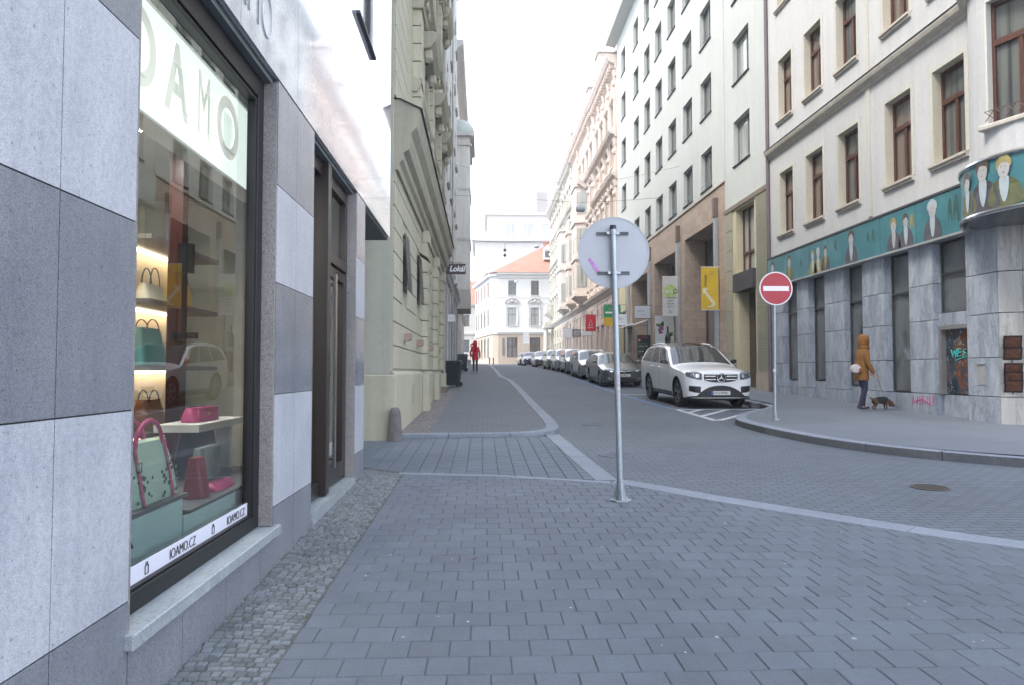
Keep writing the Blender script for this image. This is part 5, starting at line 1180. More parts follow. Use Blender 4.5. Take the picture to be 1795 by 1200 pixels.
m = MB(); FE.wall(m, 2.4, 17, 1, 6.98, gh, .3); strip(m, 1, 6.98); m.build('ground_floor_wall', endg, H1, off=o3)
wH = Win(FE, 1.2, 2.7, .15, grey_frame, pane_dark, vs=(.5,), tr=.62, sill=(.15,.12,.12), smat=endw, hood=None); wH2 = Win(FE, 1.2, 2.2, .15, grey_frame, pane_dark, vs=(.5,), tr=.6, sill=(.15,.12,.12), smat=endw)
for h in hs: (wH if h[2] < 10 else wH2).put(H1, h[0], h[2], pane_curt if h[0] < 5 and h[2] < 10 else None)
gH = Win(FE, 1.56, 2.9, .15, brown_wood, pane_dark, vs=(.5,), tr=.6, ft=.1)
for h in gh: gH.put(H1, h[0], h[2])
orn = stucco('white_grey_ornament', (.52,.51,.50), .1)
for x in xs:
    m = MB(); m.poly([(x+1.05*math.cos(math.pi*k/12), 109.98, 11.55+.75*math.sin(math.pi*k/12)) for k in range(13)], (0,-.06,0))
    m.tube([(x+1.1*math.cos(math.pi*k/12), 109.9, 11.6+.8*math.sin(math.pi*k/12)) for k in range(13)], .09, 6); m.lathe([(0,-.3),(.2,-.15),(.26,0),(.2,.2),(0,.3)], (x,109.85,11.95), 8)
    for s in (-1,1): m.lathe([(.02,-.3),(.14,-.1),(.18,.1),(.05,.3)], (x+s*.55,109.88,11.75), 8); m.box(x+s*.86-.07, x+s*.86+.07, 109.9, 110, 8.2, 11.3)
    m.build('window_ornament', orn, H1, off=o3)
m = MB(); FE.prof(m, 2.2, 17, [(0,6.98),(.12,7.0),(.2,7.2),(.25,7.35),(0,7.4)]); FE.prof(m, 2.2, 17, [(0,15.4),(.15,15.45),(.3,15.8),(.7,16.0),(.75,16.2),(0,16.25)]); FE.prof(m, 2.2, 17, [(0,12.5),(.06,12.5),(.06,12.7),(0,12.7)])
strip(m, 7.0, 7.3, out=.15); strip(m, 15.75, 16.22, out=.5); m.build('cornice', endw, H1, off=o3)
m = MB()
for t in (.14,.34,.54,.74,.9):
    p = Vector((1.25,111.2))+(Vector((-1.2,127))-Vector((1.25,111.2)))*t; d = Vector((-2.45,15.8)).normalized(); nn = Vector((-d.y,d.x)); nn = nn if nn.x < 0 else -nn
    for z0, z1 in ((8.3,11),(12.9,15.1),(3.6,6.5)):
        a, b = p-d*.55+nn*.03, p+d*.55+nn*.03; m.poly([(a.x,a.y,z0),(b.x,b.y,z0),(b.x,b.y,z1),(a.x,a.y,z1)], (nn.x*.05,nn.y*.05,0))
m.build_each('side_window', pane_dark, H1, off=o3)
m = MB(); m.add([(1.6,109.2,16.25),(17.5,109.2,16.25),(17.5,123,16.25),(-1.4,127,16.25),(.6,111,16.25),(10.2,116.5,21.6),(17.5,116.5,21.6)], [(0,1,6,5),(0,5,4),(4,5,3),(3,5,6,2),(1,2,6),(0,4,3,2,1)]); m.build('roof', roof_tile, H1, off=o3)
m = MB(); m.box(9.6, 10.9, 113.8, 114.8, 18.5, 21.6); m.box(9.5, 11.0, 113.7, 114.9, 21.6, 21.8); m.build('chimney', plain('brick_chimney', (.4,.22,.16), .8), H1, off=o3)
m = MB(); m.box(9.4, 10.7, 111.6, 112.6, 18.6, 20.2); m.poly([(9.3,111.5,20.2),(10.8,111.5,20.2),(10.05,111.5,20.9)], (0,1.5,0)); m.build('roof_dormer', endw, H1, off=o3)
m = MB(); m.box(9.6,10.5,111.56,111.6,18.9,19.9); m.build('dormer_window', pane_dark, H1, off=o3)
m = MB(); m.box(3.0, 3.35, 109.93, 109.97, 3.9, 6.4); m.build('poster_strip', grey_frame, H1, off=o3)
H2 = thing('tall_white_building', 'tall pale building with a terrace and set-back top floor behind the red roofed house', 'building', (5, 145, 3)); o4 = H2.location; FW = Fr('F', 145)
hz = stucco('very_pale_render', (.54,.52,.49), .02, streak=.02)
m = MB(); FW.box(m, -1.5, 22, 0, 20, 0, 27.3); FW.box(m, 1.0, 22, 2, 20, 27.3, 33); FW.box(m, -2.1, 22, -.6, 20.2, 27.3, 27.8); FW.box(m, .4, 22, 1.5, 20, 33, 33.4)
m.build('wall', hz, H2, off=o4)
m = MB(); m.add([(2,147,33.41),(20,147,33.41),(20,160,37),(6,160,37)], [(0,1,2,3)]); m.build('roof', hz, H2, off=o4)
for x in (4.6,8.4,12.2): m = MB(); FW.box(m, x, x+1.9, 1.94, 2.0, 28.6, 31.3); m.build('window', pane_curt, H2, off=o4)
m = MB()
for x in (-2,.5,3,5.5,8): m.tube([(x,144.5,27.8),(x,144.5,29)], .04, 5)
m.tube([(-2,144.5,29),(8.2,144.5,29)], .04, 5); m.build('terrace_rail', galv2, H2, off=o4)
m = MB(); m.box(11.2,13.6,150,152,34,38.6); m.build('chimney', plain('grey_brick_chimney', (.3,.27,.27), .8), H2, off=o4)
for x in (7.3, 9.0): m = MB(); m.add([(x,148.5,34.1),(x+.8,148.5,34.1),(x+.8,149.6,34.5),(x,149.6,34.5)], [(0,1,2,3)]); m.build('skylight', pane_dark, H2, off=o4)
H3 = thing('orange_roofed_house', 'distant cream house with orange tile roof at the far left end of the street', 'building', (-6, 135, 3)); o5 = H3.location; FH = Fr('F', 135)
m = MB(); hh = [(x, x+1.2, z, z+2.2) for x in (-6,-3.6) for z in (5.0,9.6)]; FH.wall(m, -12, -1.3, 0, 13.6, hh, .2); FH.box(m, -12, -1.3, .3, 8, 0, 13.6); m.build('wall', stucco('pale_cream_far_wall', (.6,.57,.5), .04), H3, off=o5)
w = Win(FH, 1.2, 2.2, .15, grey_frame, pane_dark, vs=(.5,), tr=.6)
for h in hh: w.put(H3, h[0], h[2])
m = MB(); FH.prof(m, -12, -1.3, [(0,8.0),(.2,8.1),(.2,8.4),(0,8.4)]); FH.prof(m, -12, -1.3, [(0,13.1),(.4,13.4),(.4,13.7),(0,13.7)]); m.build('cornice', stonet, H3, off=o5)
m = MB(); m.poly([(-12,134.4,13.72),(-1.1,134.4,13.72),(-1.1,139,18.5),(-12,139,18.5)], (0,0,-.02)); m.poly([(-1.3,134.6,13.7),(-1.3,143,13.7),(-1.3,139,18.4)], (.02,0,0)); m.build('roof', roof_tile, H3, off=o5)
# ================================================================ cars
def carpaint(name, col, metal=.35, rough=.35):
    m, n, b = NT(name); v = mapnode(n); c = ramp(n, noise(n, v, 1.5, 3), [(.3, tuple(x*.95 for x in col)), (.7, col)])
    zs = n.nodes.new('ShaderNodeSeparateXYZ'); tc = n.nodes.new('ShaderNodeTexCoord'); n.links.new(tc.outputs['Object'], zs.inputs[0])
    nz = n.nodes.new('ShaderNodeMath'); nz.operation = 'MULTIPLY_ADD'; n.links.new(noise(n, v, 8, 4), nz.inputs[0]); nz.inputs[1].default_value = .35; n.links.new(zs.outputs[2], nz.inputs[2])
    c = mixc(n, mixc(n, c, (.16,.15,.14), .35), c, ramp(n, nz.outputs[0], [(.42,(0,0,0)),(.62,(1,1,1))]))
    n.links.new(c, b.inputs['Base Color']); b.inputs['Metallic'].default_value = metal; b.inputs['Roughness'].default_value = rough; b.inputs['Coat Weight'].default_value = 1; b.inputs['Coat Roughness'].default_value = .03; return m
car_glass = window_pane('car_glass', (.008,.01,.012), (.02,.025,.028), .3, .02)
lamp_glass = window_pane('headlamp_glass', (.02,.024,.035), (.16,.18,.23), .4, .02, 30)
grille_m = plain('black_grille', (.012,.012,.013), .3)
underm = plain('dark_underbody', (.01,.01,.01), .9)
alloy = plain('dark_alloy', (.22,.22,.23), .3, .8); alloy2 = plain('silver_alloy', (.5,.5,.5), .3, .8)
plate_m = plain('number_plate_white', (.62,.62,.58), .4, 0, .03); eu_blue = plain('plate_blue', (.02,.06,.4), .4); ember = plain('amber_lens', (.6,.2,.02), .3)
def lerp_prof(P, s):
    return interp(P, s)
def sm_prof(P, s, w=.06): return sum(interp(P, s+d*w)*k for d, k in ((-2,.12),(-1,.22),(0,.32),(1,.22),(2,.12)))
def make_car(label, loc, rz, paint, P, group='cars parked along the right kerb', plate='4B7 3804', star=False, name='parked_car', detail=True):
    T = thing(name, label, 'car', loc, rz, group)
    L, hw, H, rw, sf, sr, ra = P['L'], P['hw'], P['H'], P['rw'], P['sf'], P['sr'], P['rw']+P.get('ag', .07)
    top, belt, sill, nf = P['top'], P['belt'], P['sill'], P.get('nf', .62)
    c1, c2 = P.get('cf', .5), P.get('cr', .35)
    def w0(s):
        f = nf; q = min(max(s, 0), L)
        a = 1 if q >= c1 else f+(1-f)*(1-(1-q/c1)**2.3)**(1/2.3)
        e = L-q; b = 1 if e >= c2 else .8+.2*(1-(1-e/c2)**2.3)**(1/2.3)
        return hw*min(a, b)
    zt = lambda s: sm_prof(top, s, .05 if s > .3 else .01)
    zb = lambda s: sm_prof(belt, s)
    def k(s, z):
        b = zb(s)
        if z <= b: 
            t = (z-sill)/(b-sill); return .945+.055*math.sin(min(1, max(0, t)*1.25)*math.pi/2) - .02*max(0, t-.75)/.25
        t = (z-b)/(H-b); return .98-(1-P['tum'])*t-.03*t*t
    rr = lambda s: min(.11, max(.03, (zt(s)-sill)*.16))
    ze = lambda s: zt(s)-rr(s)
    def side(s, z, o=0): x = w0(s)*k(s, z)+o; return x, s-L/2, z
    def topp(s, u, o=0):
        e = ze(s); We = w0(s)*k(s, e); t = 1-abs(u); z = e+(zt(s)-e)*(1-(1-t)**3.2); return (We*u, s-L/2, z+o)
    st = sorted(set([round(x, 4) for x in [0,.005,.02,.045,.08,.12,.17,.23,.3]+frange(.3, L-.3, .07)+[L-.22,L-.15,L-.09,L-.04,L-.01,L]]+[sw+ra*math.cos(math.pi*i/10)+d for sw in (sf, sr) for i in range(11) for d in ((0,) if 0<i<10 else (-.002,.002))]))
    def zbot(s):
        for sw in (sf, sr):
            if abs(s-sw) < ra: return max(sill, rw+math.sqrt(ra*ra-(s-sw)**2))
        return sill+ (.06*(1-s/.3) if s < .3 else 0)
    nS = 16; tt = [.02,.05,.1,.18,.3,.5,.75,1]; m = MB(); ring = []
    for s in st:
        b, e = zbot(s), ze(s); pts = []
        for j in range(nS+1): z = b+(e-b)*j/nS; pts.append((side(s, z)[0], s-L/2, z))
        for t in tt: pts.append(topp(s, 1-t))
        ring.append(pts)
    n = len(ring[0])
    for sg in (1, -1):
        vs = [(p[0]*sg, p[1], p[2]) for r in ring for p in r]
        m.add(vs, [(i*n+j, (i+1)*n+j, (i+1)*n+j+1, i*n+j+1) for i in range(len(st)-1) for j in range(n-1)])
    for r in (ring[0], ring[-1]):
        m.add([(p[0], p[1], p[2]) for p in r]+[(-p[0], p[1], p[2]) for p in r], [(j, j+1, n+j+1, n+j) for j in range(n-1)])
    bo = m.build('body', paint, T, smooth=True, weld=True)
    m = MB(); und = [(r[0][0]-.01, r[0][1], r[0][2]+.003) for r in ring]
    m.add([q for x, y, z in und for q in ((x,y,z),(-x,y,z))], [(2*i,2*i+1,2*i+3,2*i+2) for i in range(len(und)-1)]); m.build('underbody', underm, T)
    m = MB(); 
    for sw in (sf, sr): m.box(-hw*.82, hw*.82, sw-L/2-ra*1.02, sw-L/2+ra*1.02, sill*.75, rw+ra*.6)
    m.box(-hw*.8, hw*.8, -L/2+.5, L/2-.4, sill*.7, sill+.02); m.v = [(x*.8, y, z) for x, y, z in m.v]; m.build('chassis', underm, T)
    def patch(nm, fn, nu, nv, mat, par=T):
        m = MB(); m.grid(fn, nu, nv); return m.build(nm, mat, par, smooth=True)
    w1, w2 = P['ws']; r1, r2 = P['rg']
    # windshield and rear glass
    patch('windscreen', lambda a, b: topp(w1+.03+(w2-w1-.05)*b, (2*a-1)*(.93-.03*b), .006), 24, 10, car_glass)
    patch('rear_window', lambda a, b: topp(r1+(r2-r1)*b, (2*a-1)*.86, .006), 10, 8, car_glass)
    if P.get('dark_roof'): patch('roof_panel', lambda a, b: topp(w2+(r1-w2-.1)*b, (2*a-1)*.86, .004), 12, 12, plain('black_glass_roof', (.02,.02,.022), .08))
    # side glass (three panes each side)
    fr_, bk = P['sg']; zl = lambda s: zb(s)+.025; zh = lambda s: ze(s)-.035
    def sA(v): return fr_[0]+(fr_[1]-fr_[0])*v
    def sB(v): return bk[0]+(bk[1]-bk[0])*v
    for sg in (1, -1):
        gaps = P['pil']; ed = [0]+[g for q in gaps for g in (q-.012, q+.012)]+[1]
        for i in range(0, len(ed), 2):
            def f(a, b, u0=ed[i], u1=ed[i+1], sg=sg):
                u = u0+(u1-u0)*a; s = sA(b)+(sB(b)-sA(b))*u; s0 = s; zlo, zhi = zl(s), zh(s)
                z = zlo+(zhi-zlo)*b; x, y, z = side(s, z, .005); return (x*sg, y, z)
            patch('side_window', f, 8, 6, car_glass)
        # lower cladding, door shut lines, handles, mirror
        m = MB(); 
        for s in P['doors']:
            z0, z1 = sill+.08, zb(s); m.grid(lambda a, b: (lambda q: (q[0]*sg, q[1]+(a-.5)*.012, q[2]))(side(s, z0+(z1-z0)*b, .003)), 1, 8)
        m.build('door_gap', black, T)
        for s in P['handles']:
            m = MB(); x, y, z = side(s, zb(s)-.10, .0); m.box(x*sg, (x+.03)*sg, y-.09, y+.09, z-.014, z+.014); m.build('door_handle', chrome if P.get('chrome') else paint, T, bevel=.006)
        m = MB(); m.grid(lambda a, b: (lambda q: (q[0]*sg, q[1], q[2]))(side(sf+ra+.04+(sr-sf-2*ra-.08)*a, sill+.0+.11*b, .012)), 12, 2); m.build('sill_cladding', black, T)
        x, y, z = side(w1+.35, zb(w1+.35)+.10, 0)
        m = MB(); m.lathe([(0,-.055),(.06,-.05),(.082,-.01),(.075,.04),(.05,.075),(0,.085)], (0,0,0), 12, 'y'); m.v = [(a*1.25, b, c*.85) for a, b, c in m.v]; m.box(-.14*sg, -.06*sg, -.02, .03, -.06, -.02)
        mo = m.build('wing_mirror', P.get('mir', paint), T, smooth=True); mo.location = ((x+.15)*sg, y, z+.01)
        for sw in (sf, sr):
            wl = MB(); wd = .12; xo = hw-.035
            wl.lathe([(rw*.62,-wd),(rw*.93,-wd),(rw,-wd*.75),(rw,wd*.75),(rw*.93,wd),(rw*.64,wd*1.0)], (0,0,0), 28, 'x')
            w = wl.build('wheel', rubber, T, smooth=True); w.location = ((xo-wd)*sg, sw-L/2, rw)
            m = MB(); m.lathe([(rw*.66,wd*.95),(rw*.60,wd*.9),(rw*.58,wd*.3),(0,wd*.3)], (0,0,0), 24, 'x'); o = m.build('wheel_well', underm, w)
            m = MB(); m.lathe([(rw*.60,wd*.90),(rw*.68,wd*1.0),(rw*.66,wd*1.02),(rw*.60,wd*.96)], (0,0,0), 28, 'x')
            for q in range(5):
                for d in (-.10, .10):
                    a = 2*math.pi*q/5+.3+d; m.tube([(wd*.8,.05*math.cos(a),.05*math.sin(a)),(wd*.92,rw*.63*math.cos(a+d*.6),rw*.63*math.sin(a+d*.6))], rw*.05, 4)
            m.lathe([(0,wd*.9),(rw*.14,wd*.88),(rw*.16,wd*.7)], (0,0,0), 12, 'x'); o2_ = m.build('rim', P.get('rim', alloy2), w)
            if sg < 0:
                w.rotation_euler.z = math.pi
        m = MB()
        if P.get('rails'): m.tube([(lambda q: (q[0], q[1], q[2]+(.035 if w2+.3 < s < r1-.3 else .0)))(topp(s, sg*.90)) for s in frange(w2+.15, r1-.1, .15)], .016, 6); m.build('roof_rail', steel, T)
    # nose mapping
    def nose(x, z, o=.006):
        ax = abs(x); s = 0
        if ax > w0(0)*k(0, z):
            lo, hi = 0, c1
            for _ in range(24):
                mid = (lo+hi)/2
                if w0(mid)*k(mid, z) < ax: lo = mid
                else: hi = mid
            s = hi
        lo, hi = 0, .6
        if ze(0) < z:
            for _ in range(24):
                mid = (lo+hi)/2
                if zt(mid)-rr(mid)*.35 < z: lo = mid
                else: hi = mid
            s = max(s, hi)
        return (x, s-L/2-o, z)
    def npatch(nm, x0, x1, lo, hi, mat, o=.006, nu=14, nv=4, par=T):
        f = lambda q: q if callable(q) else (lambda t: q)
        lo, hi = f(lo), f(hi)
        return patch(nm, lambda a, b: nose(x0+(x1-x0)*a, lo(a)+(hi(a)-lo(a))*b, o), nu, nv, mat, par)
    P['front'](T, npatch, nose, hw)
    z = P['plz']
    for q in ((-.26,.26,z-.055,z+.055),):
        m = MB(); y = nose(0, z, 0)[1]; m.box(q[0], q[1], y-.03, y-.012, q[2], q[3]); pl = m.build('number_plate', plate_m, T)
        m = MB(); m.box(-.26, -.215, y-.032, y-.0302, z-.055, z+.055); m.build('plate_band', eu_blue, pl)
        text(plate, .095, ink, 'lettering', pl, (-.205, y-.0315, z-.034), (R(90),0,0), .001, sx=.82)
    # rear lamps and plate recess
    for sg in (1,-1):
        m = MB(); m.grid(lambda a, b: (lambda q: (q[0]*sg, q[1], q[2]))(side(L-.03-.22*a, zb(L-.1)-.28+.22*b, .006)), 6, 3); m.build('tail_lamp', plain('red_lens', (.3,.01,.01), .2), T)
    return T
def suv_front(T, npatch, nose, hw):
    g = npatch('grille', -.47, .47, lambda a: .73+.07*abs(2*a-1)**3, lambda a: 1.0-.015*abs(2*a-1)**4, grille_m, .012)
    npatch('grille_frame', -.48, .48, lambda a: .995, lambda a: 1.012, chrome, .014, nv=1, par=g)
    for z0, z1 in ((.795,.820),(.885,.910)):
        for s in (-1,1): npatch('grille_bar', s*.15, s*.44, z0, z1, steel, .028, nv=1, par=g)
    m = MB(); y = nose(0,.85,0)[1]-.045; em = [(x, y, z) for x, z in [(0,0)]]
    m.tube([(.115*math.cos(2*math.pi*i/24), y, .855+.115*math.sin(2*math.pi*i/24)) for i in range(25)], .012, 6, caps=False)
    for a in (90, 210, 330):
        c, s = math.cos(R(a)), math.sin(R(a)); m.poly([(-s*.018, y, .855+c*.018), (c*.108, y, .855+s*.108), (s*.018, y, .855-c*.018)], (0,.012,0))
    m.build('star_emblem', chrome, g)
    for s in (-1,1):
        h = npatch('headlight', s*.53, s*.915, lambda a: .80-.01*a+.10*a*a, lambda a: 1.0-.10*a*a*.2+.02*a, lamp_glass, .010)
        npatch('lamp_reflector', s*.60, s*.70, .86, .95, chrome, .014, 4, 3, par=h); npatch('lamp_reflector', s*.74, s*.82, .89, .96, chrome, .014, 4, 3, par=h)
        npatch('air_intake', s*.56, s*.86, lambda a: .44+.05*a*a, lambda a: .635-.02*(1-a), grille_m, .010)
        npatch('intake_slat', s*.58, s*.84, .52, .535, black, .02, nv=1)
    npatch('lower_grille', -.66, .66, lambda a: .34, lambda a: .64-.27*abs(2*a-1)**2.4, grille_m, .009)
    npatch('front_lip', -.88, .88, .27, .335, black, .014, nv=2); npatch('chrome_lip', -.9, .9, .30, .315, steel, .024, nv=1)
    npatch('bonnet_gap', -.80, .80, 1.018, 1.026, black, .004, nv=1)
    m = MB(); m.box(.45, .72, -1.0, -.98, 1.22, 1.30)
def sedan_front(T, npatch, nose, hw):
    g = npatch('grille', -.34, .34, lambda a: .585+.03*abs(2*a-1)**2, lambda a: .665+.03*abs(2*a-1)**2, grille_m, .010)
    npatch('grille_bar', -.33, .33, lambda a: .655+.03*abs(2*a-1)**2, lambda a: .675+.03*abs(2*a-1)**2, chrome, .016, nv=1, par=g)
    npatch('badge', -.05, .05, .60, .66, chrome, .018, 4, 2, par=g)
    for s in (-1,1):
        h = npatch('headlight', s*.40, s*.80, lambda a: .615+.07*a, lambda a: .69+.075*a, lamp_glass, .009); npatch('lamp_reflector', s*.50, s*.60, .65, .70, chrome, .013, 4, 3, par=h)
        npatch('fog_lamp', s*.60, s*.70, .34, .42, chrome, .012, 4, 3)
    npatch('lower_grille', -.5, .5, lambda a: .27, lambda a: .42-.08*abs(2*a-1)**2, grille_m, .009)
    npatch('front_lip', -.75, .75, .20, .24, black, .012, nv=1); npatch('bonnet_gap', -.68, .68, .735, .743, black, .004, nv=1)
def hatch_front(T, npatch, nose, hw):
    g = npatch('grille', -.32, .32, .60, .70, grille_m, .010); npatch('grille_bar', -.32, .32, .69, .71, chrome, .015, nv=1, par=g); npatch('badge', -.05, .05, .62, .70, chrome, .018, 4, 2, par=g)
    for s in (-1,1):
        h = npatch('headlight', s*.42, s*.78, lambda a: .60+.04*a, lambda a: .76, lamp_glass, .009); npatch('lamp_reflector', s*.50, s*.62, .64, .73, chrome, .013, 4, 3, par=h)
        npatch('fog_lamp', s*.56, s*.68, .33, .40, chrome, .012, 4, 3)
    npatch('lower_grille', -.55, .55, lambda a: .28, lambda a: .42, grille_m, .009); npatch('bonnet_gap', -.66, .66, .795, .803, black, .004, nv=1)
SUV = dict(L=5.13, hw=.965, H=1.85, rw=.395, ag=.085, sf=.92, sr=4.0, sill=.30, tum=.78, belt=[(0,.9),(.9,1.08),(1.6,1.16),(4.9,1.24),(5.2,1.2)],
    top=[(0,.985),(.03,1.02),(.12,1.06),(.5,1.12),(1.25,1.19),(1.5,1.24),(2.35,1.72),(2.75,1.82),(3.6,1.85),(4.5,1.80),(4.75,1.72),(5.0,1.30),(5.09,1.05),(5.13,.8)], ws=(1.47,2.38), rg=(4.68,5.0),
    sg=((1.72,2.50),(4.78,4.50)), pil=(.34,.66), doors=(1.75,2.75,3.55), handles=(2.62,3.42), plz=.44, nf=.66, cf=.42, front=suv_front, dark_roof=True, rails=True, chrome=True, mir=black, rim=alloy)
SED = dict(L=4.7, hw=.905, H=1.48, rw=.32, sf=.93, sr=3.63, sill=.20, tum=.74, belt=[(0,.66),(.9,.83),(1.4,.92),(4.3,1.0),(4.7,.95)],
    top=[(0,.70),(.04,.74),(.3,.82),(.9,.93),(1.3,.99),(2.15,1.38),(2.6,1.46),(3.2,1.47),(3.7,1.40),(4.3,1.12),(4.6,1.03),(4.68,.9),(4.7,.6)], ws=(1.25,2.18), rg=(3.72,4.28),
    sg=((1.5,2.25),(4.2,3.6)), pil=(.42,.8), doors=(1.5,2.55,3.4), handles=(2.4,3.25), plz=.50, nf=.55, cf=.55, front=sedan_front)
WAG = dict(L=4.5, hw=.88, H=1.50, rw=.32, sf=.88, sr=3.5, sill=.20, tum=.80, belt=[(0,.7),(.9,.88),(1.3,.95),(4.2,1.02),(4.5,1.0)],
    top=[(0,.74),(.04,.79),(.3,.86),(.9,.96),(1.2,1.01),(1.95,1.40),(2.3,1.49),(3.3,1.50),(4.0,1.45),(4.3,1.15),(4.42,1.0),(4.5,.6)], ws=(1.15,1.98), rg=(4.02,4.3),
    sg=((1.4,2.08),(4.15,3.95)), pil=(.38,.72), doors=(1.4,2.4,3.2), handles=(2.25,3.1), plz=.52, nf=.6, cf=.45, front=hatch_front, rails=True)
HAT = dict(L=4.1, hw=.87, H=1.48, rw=.31, sf=.82, sr=3.35, sill=.20, tum=.80, belt=[(0,.7),(.9,.88),(1.3,.95),(3.9,1.0),(4.1,1.0)],
    top=[(0,.74),(.04,.79),(.25,.86),(.8,.96),(1.1,1.02),(1.8,1.39),(2.2,1.47),(3.1,1.48),(3.6,1.42),(3.95,1.1),(4.05,.95),(4.1,.6)], ws=(1.05,1.84), rg=(3.62,3.92),
    sg=((1.3,1.95),(3.75,3.5)), pil=(.45,.8), doors=(1.3,2.35,3.0), handles=(2.2,), plz=.5, nf=.58, cf=.48, front=hatch_front)
def slope(y): return math.atan((G(y+1.5)-G(y-1.5))/3)
def park(label, x, y, rz, paint, P, **k):
    yc = y+P['L']/2; t = make_car(label, (x, yc, G(yc)+.005), rz, paint, P, **k); t.rotation_euler.x = slope(yc); return t
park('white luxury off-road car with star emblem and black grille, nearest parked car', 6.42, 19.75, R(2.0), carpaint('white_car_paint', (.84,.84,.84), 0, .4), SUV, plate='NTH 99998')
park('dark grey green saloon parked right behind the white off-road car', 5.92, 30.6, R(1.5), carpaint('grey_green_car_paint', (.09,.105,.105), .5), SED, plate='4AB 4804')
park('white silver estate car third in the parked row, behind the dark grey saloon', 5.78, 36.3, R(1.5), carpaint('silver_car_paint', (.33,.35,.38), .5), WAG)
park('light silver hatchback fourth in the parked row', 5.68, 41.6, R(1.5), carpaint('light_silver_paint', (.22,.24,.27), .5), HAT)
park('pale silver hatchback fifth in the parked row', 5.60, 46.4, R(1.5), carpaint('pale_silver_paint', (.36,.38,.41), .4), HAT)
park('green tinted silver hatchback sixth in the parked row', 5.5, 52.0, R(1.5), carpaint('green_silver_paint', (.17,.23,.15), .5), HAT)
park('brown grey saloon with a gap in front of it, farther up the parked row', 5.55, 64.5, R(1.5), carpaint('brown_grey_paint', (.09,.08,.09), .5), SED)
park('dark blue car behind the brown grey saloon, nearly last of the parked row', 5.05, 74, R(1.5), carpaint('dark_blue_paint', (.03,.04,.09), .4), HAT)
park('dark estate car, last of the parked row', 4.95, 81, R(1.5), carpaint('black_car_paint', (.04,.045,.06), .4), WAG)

# ================================================================ signs and poles
T = thing('street_sign', 'round traffic sign seen from its grey back on a galvanised pole, nearest to the camera', 'traffic sign', (1.385, 7.32, G(7.32)+.016)); o_ = T.location
lean = (1.325-1.385)/2.75
P3 = lambda z: (lean*z, 0, z)
m = MB(); m.tube([P3(.02), P3(2.74)], .030, 20); m.build('pole', galv, T, smooth=True)
m = MB(); m.tube([P3(2.73), P3(2.77)], .033, 16); m.build('pole_cap', black, T)
m = MB(); c = P3(2.50); m.disc((c[0]+.01, .052, c[2]), .355, 64, 'y', .004); m.lathe([(.355,-.004),(.366,-.004),(.366,.010),(.355,.010)], (c[0]+.01, .052, c[2]), 64, 'y'); m.build('sign_disc', plain('grey_powder_coated_back', (.38,.40,.43), .45, .1, .06, 3), T, smooth=True)
m = MB(); m.disc((c[0]+.01, .0635, c[2]), .354, 48, 'y', .002); m.build('sign_front', plain('red_white_front', (.6,.6,.6), .4), T)
for z in (2.69, 2.285):
    m = MB(); x = P3(z)[0]
    for dz in (-.012, .010): m.box(x-.165, x-.04, .036, .050, z+dz, z+dz+.008); m.box(x+.04, x+.165, .036, .050, z+dz+.004, z+dz+.012)
    m.box(x-.165, x-.04, .045, .051, z-.012, z+.018); m.box(x+.04, x+.165, .045, .051, z-.008, z+.022); m.build('bracket_rail', plain('dark_grey_rail', (.10,.11,.12), .5, .4), T)  # bracket rails coloured darker than the galvanised clamps
    m = MB(); m.tube([(x, 0, z-.012), (x, 0, z+.018)], .036, 16); m.box(x-.065, x-.03, .0, .04, z-.01, z+.016); m.box(x+.03, x+.065, 0, .04, z-.01, z+.016); m.build('pole_clamp', galv, T)
m = MB(); a = P3(2.32)
for k in range(7): m.poly([(x, .0505-.0003*k, z) for x, z in [(-.290+k*.011,2.46-k*.016),(-.262+k*.011,2.478-k*.016),(-.225+k*.011,2.43-k*.016),(-.253+k*.011,2.412-k*.016)]], (0,-.001,0))
m.v = [(x+c[0]+.03, y, z-.03) for x, y, z in m.v]; m.build('pink_sticker', plain('pink_marker_sticker', (.50,.20,.48), .5, 0, .3, 30), T)
m = MB(); 
for z in (1.0,1.04,1.09,1.15,1.19,1.24): x = P3(z)[0]; m.lathe([(.0305,0),(.0305,.02)], (x,0,z), 8, a0=R(230+int(z*100)%40), a1=R(290+int(z*70)%30))
m.build('worn_sticker', plain('worn_pink_sticker', (.42,.30,.36), .6, 0, .3, 40), T)
def base(T, r=.115, hx=True):
    m = MB(); pts = [(r*math.cos(R(a)), r*.9*math.sin(R(a))) for a in ((0,60,120,180,240,300) if hx else (45,135,225,315))]
    m.poly([(x, y, 0) for x, y in pts], (0,0,.016)); bp = m.build('base_plate', galv, T, bevel=.002)
    m = MB()
    for a in (30, 150, 270): c_, s_ = math.cos(R(a)), math.sin(R(a)); m.poly([(c_*.02,s_*.02,.016),(c_*.085,s_*.085,.016),(c_*.078,s_*.078,.03),(c_*.034,s_*.034,.19),(c_*.02,s_*.02,.19)], (-s_*.006,c_*.006,0))
    m.tube([(0,0,.016),(0,0,.21)], .038, 16); m.build('base_sleeve', galv, T)
    for a in (0, 90, 180, 270): m = MB(); m.lathe([(0,.04),(.006,.04),(.006,.028),(.013,.028),(.013,.016)], (.085*math.cos(R(a+35)), .075*math.sin(R(a+35)), 0), 6); m.build('bolt', galv2, T)
base(T)
T = thing('no_entry_sign', 'round red no entry sign with white bar on a thin pole on the right pavement', 'traffic sign', (6.04, 14.9, G(14.9)+HR+.002)); zc = 3.18-T.location.z
m = MB(); m.tube([(0,0,.02),(.03,0,zc+.30)], .028, 14); m.build('pole', galv, T, smooth=True)
m = MB(); cx_ = .045
m.disc((cx_, -.042, zc), .350, 64, 'y', .008); m.build('sign_disc', plain('white_reflective_rim', (.66,.64,.64), .35, 0, .03), T)
m = MB(); m.disc((cx_, -.0445, zc), .325, 64, 'y', .002); m.build('red_field', plain('red_reflective_film', (.34,.006,.02), .35, 0, .06), T)
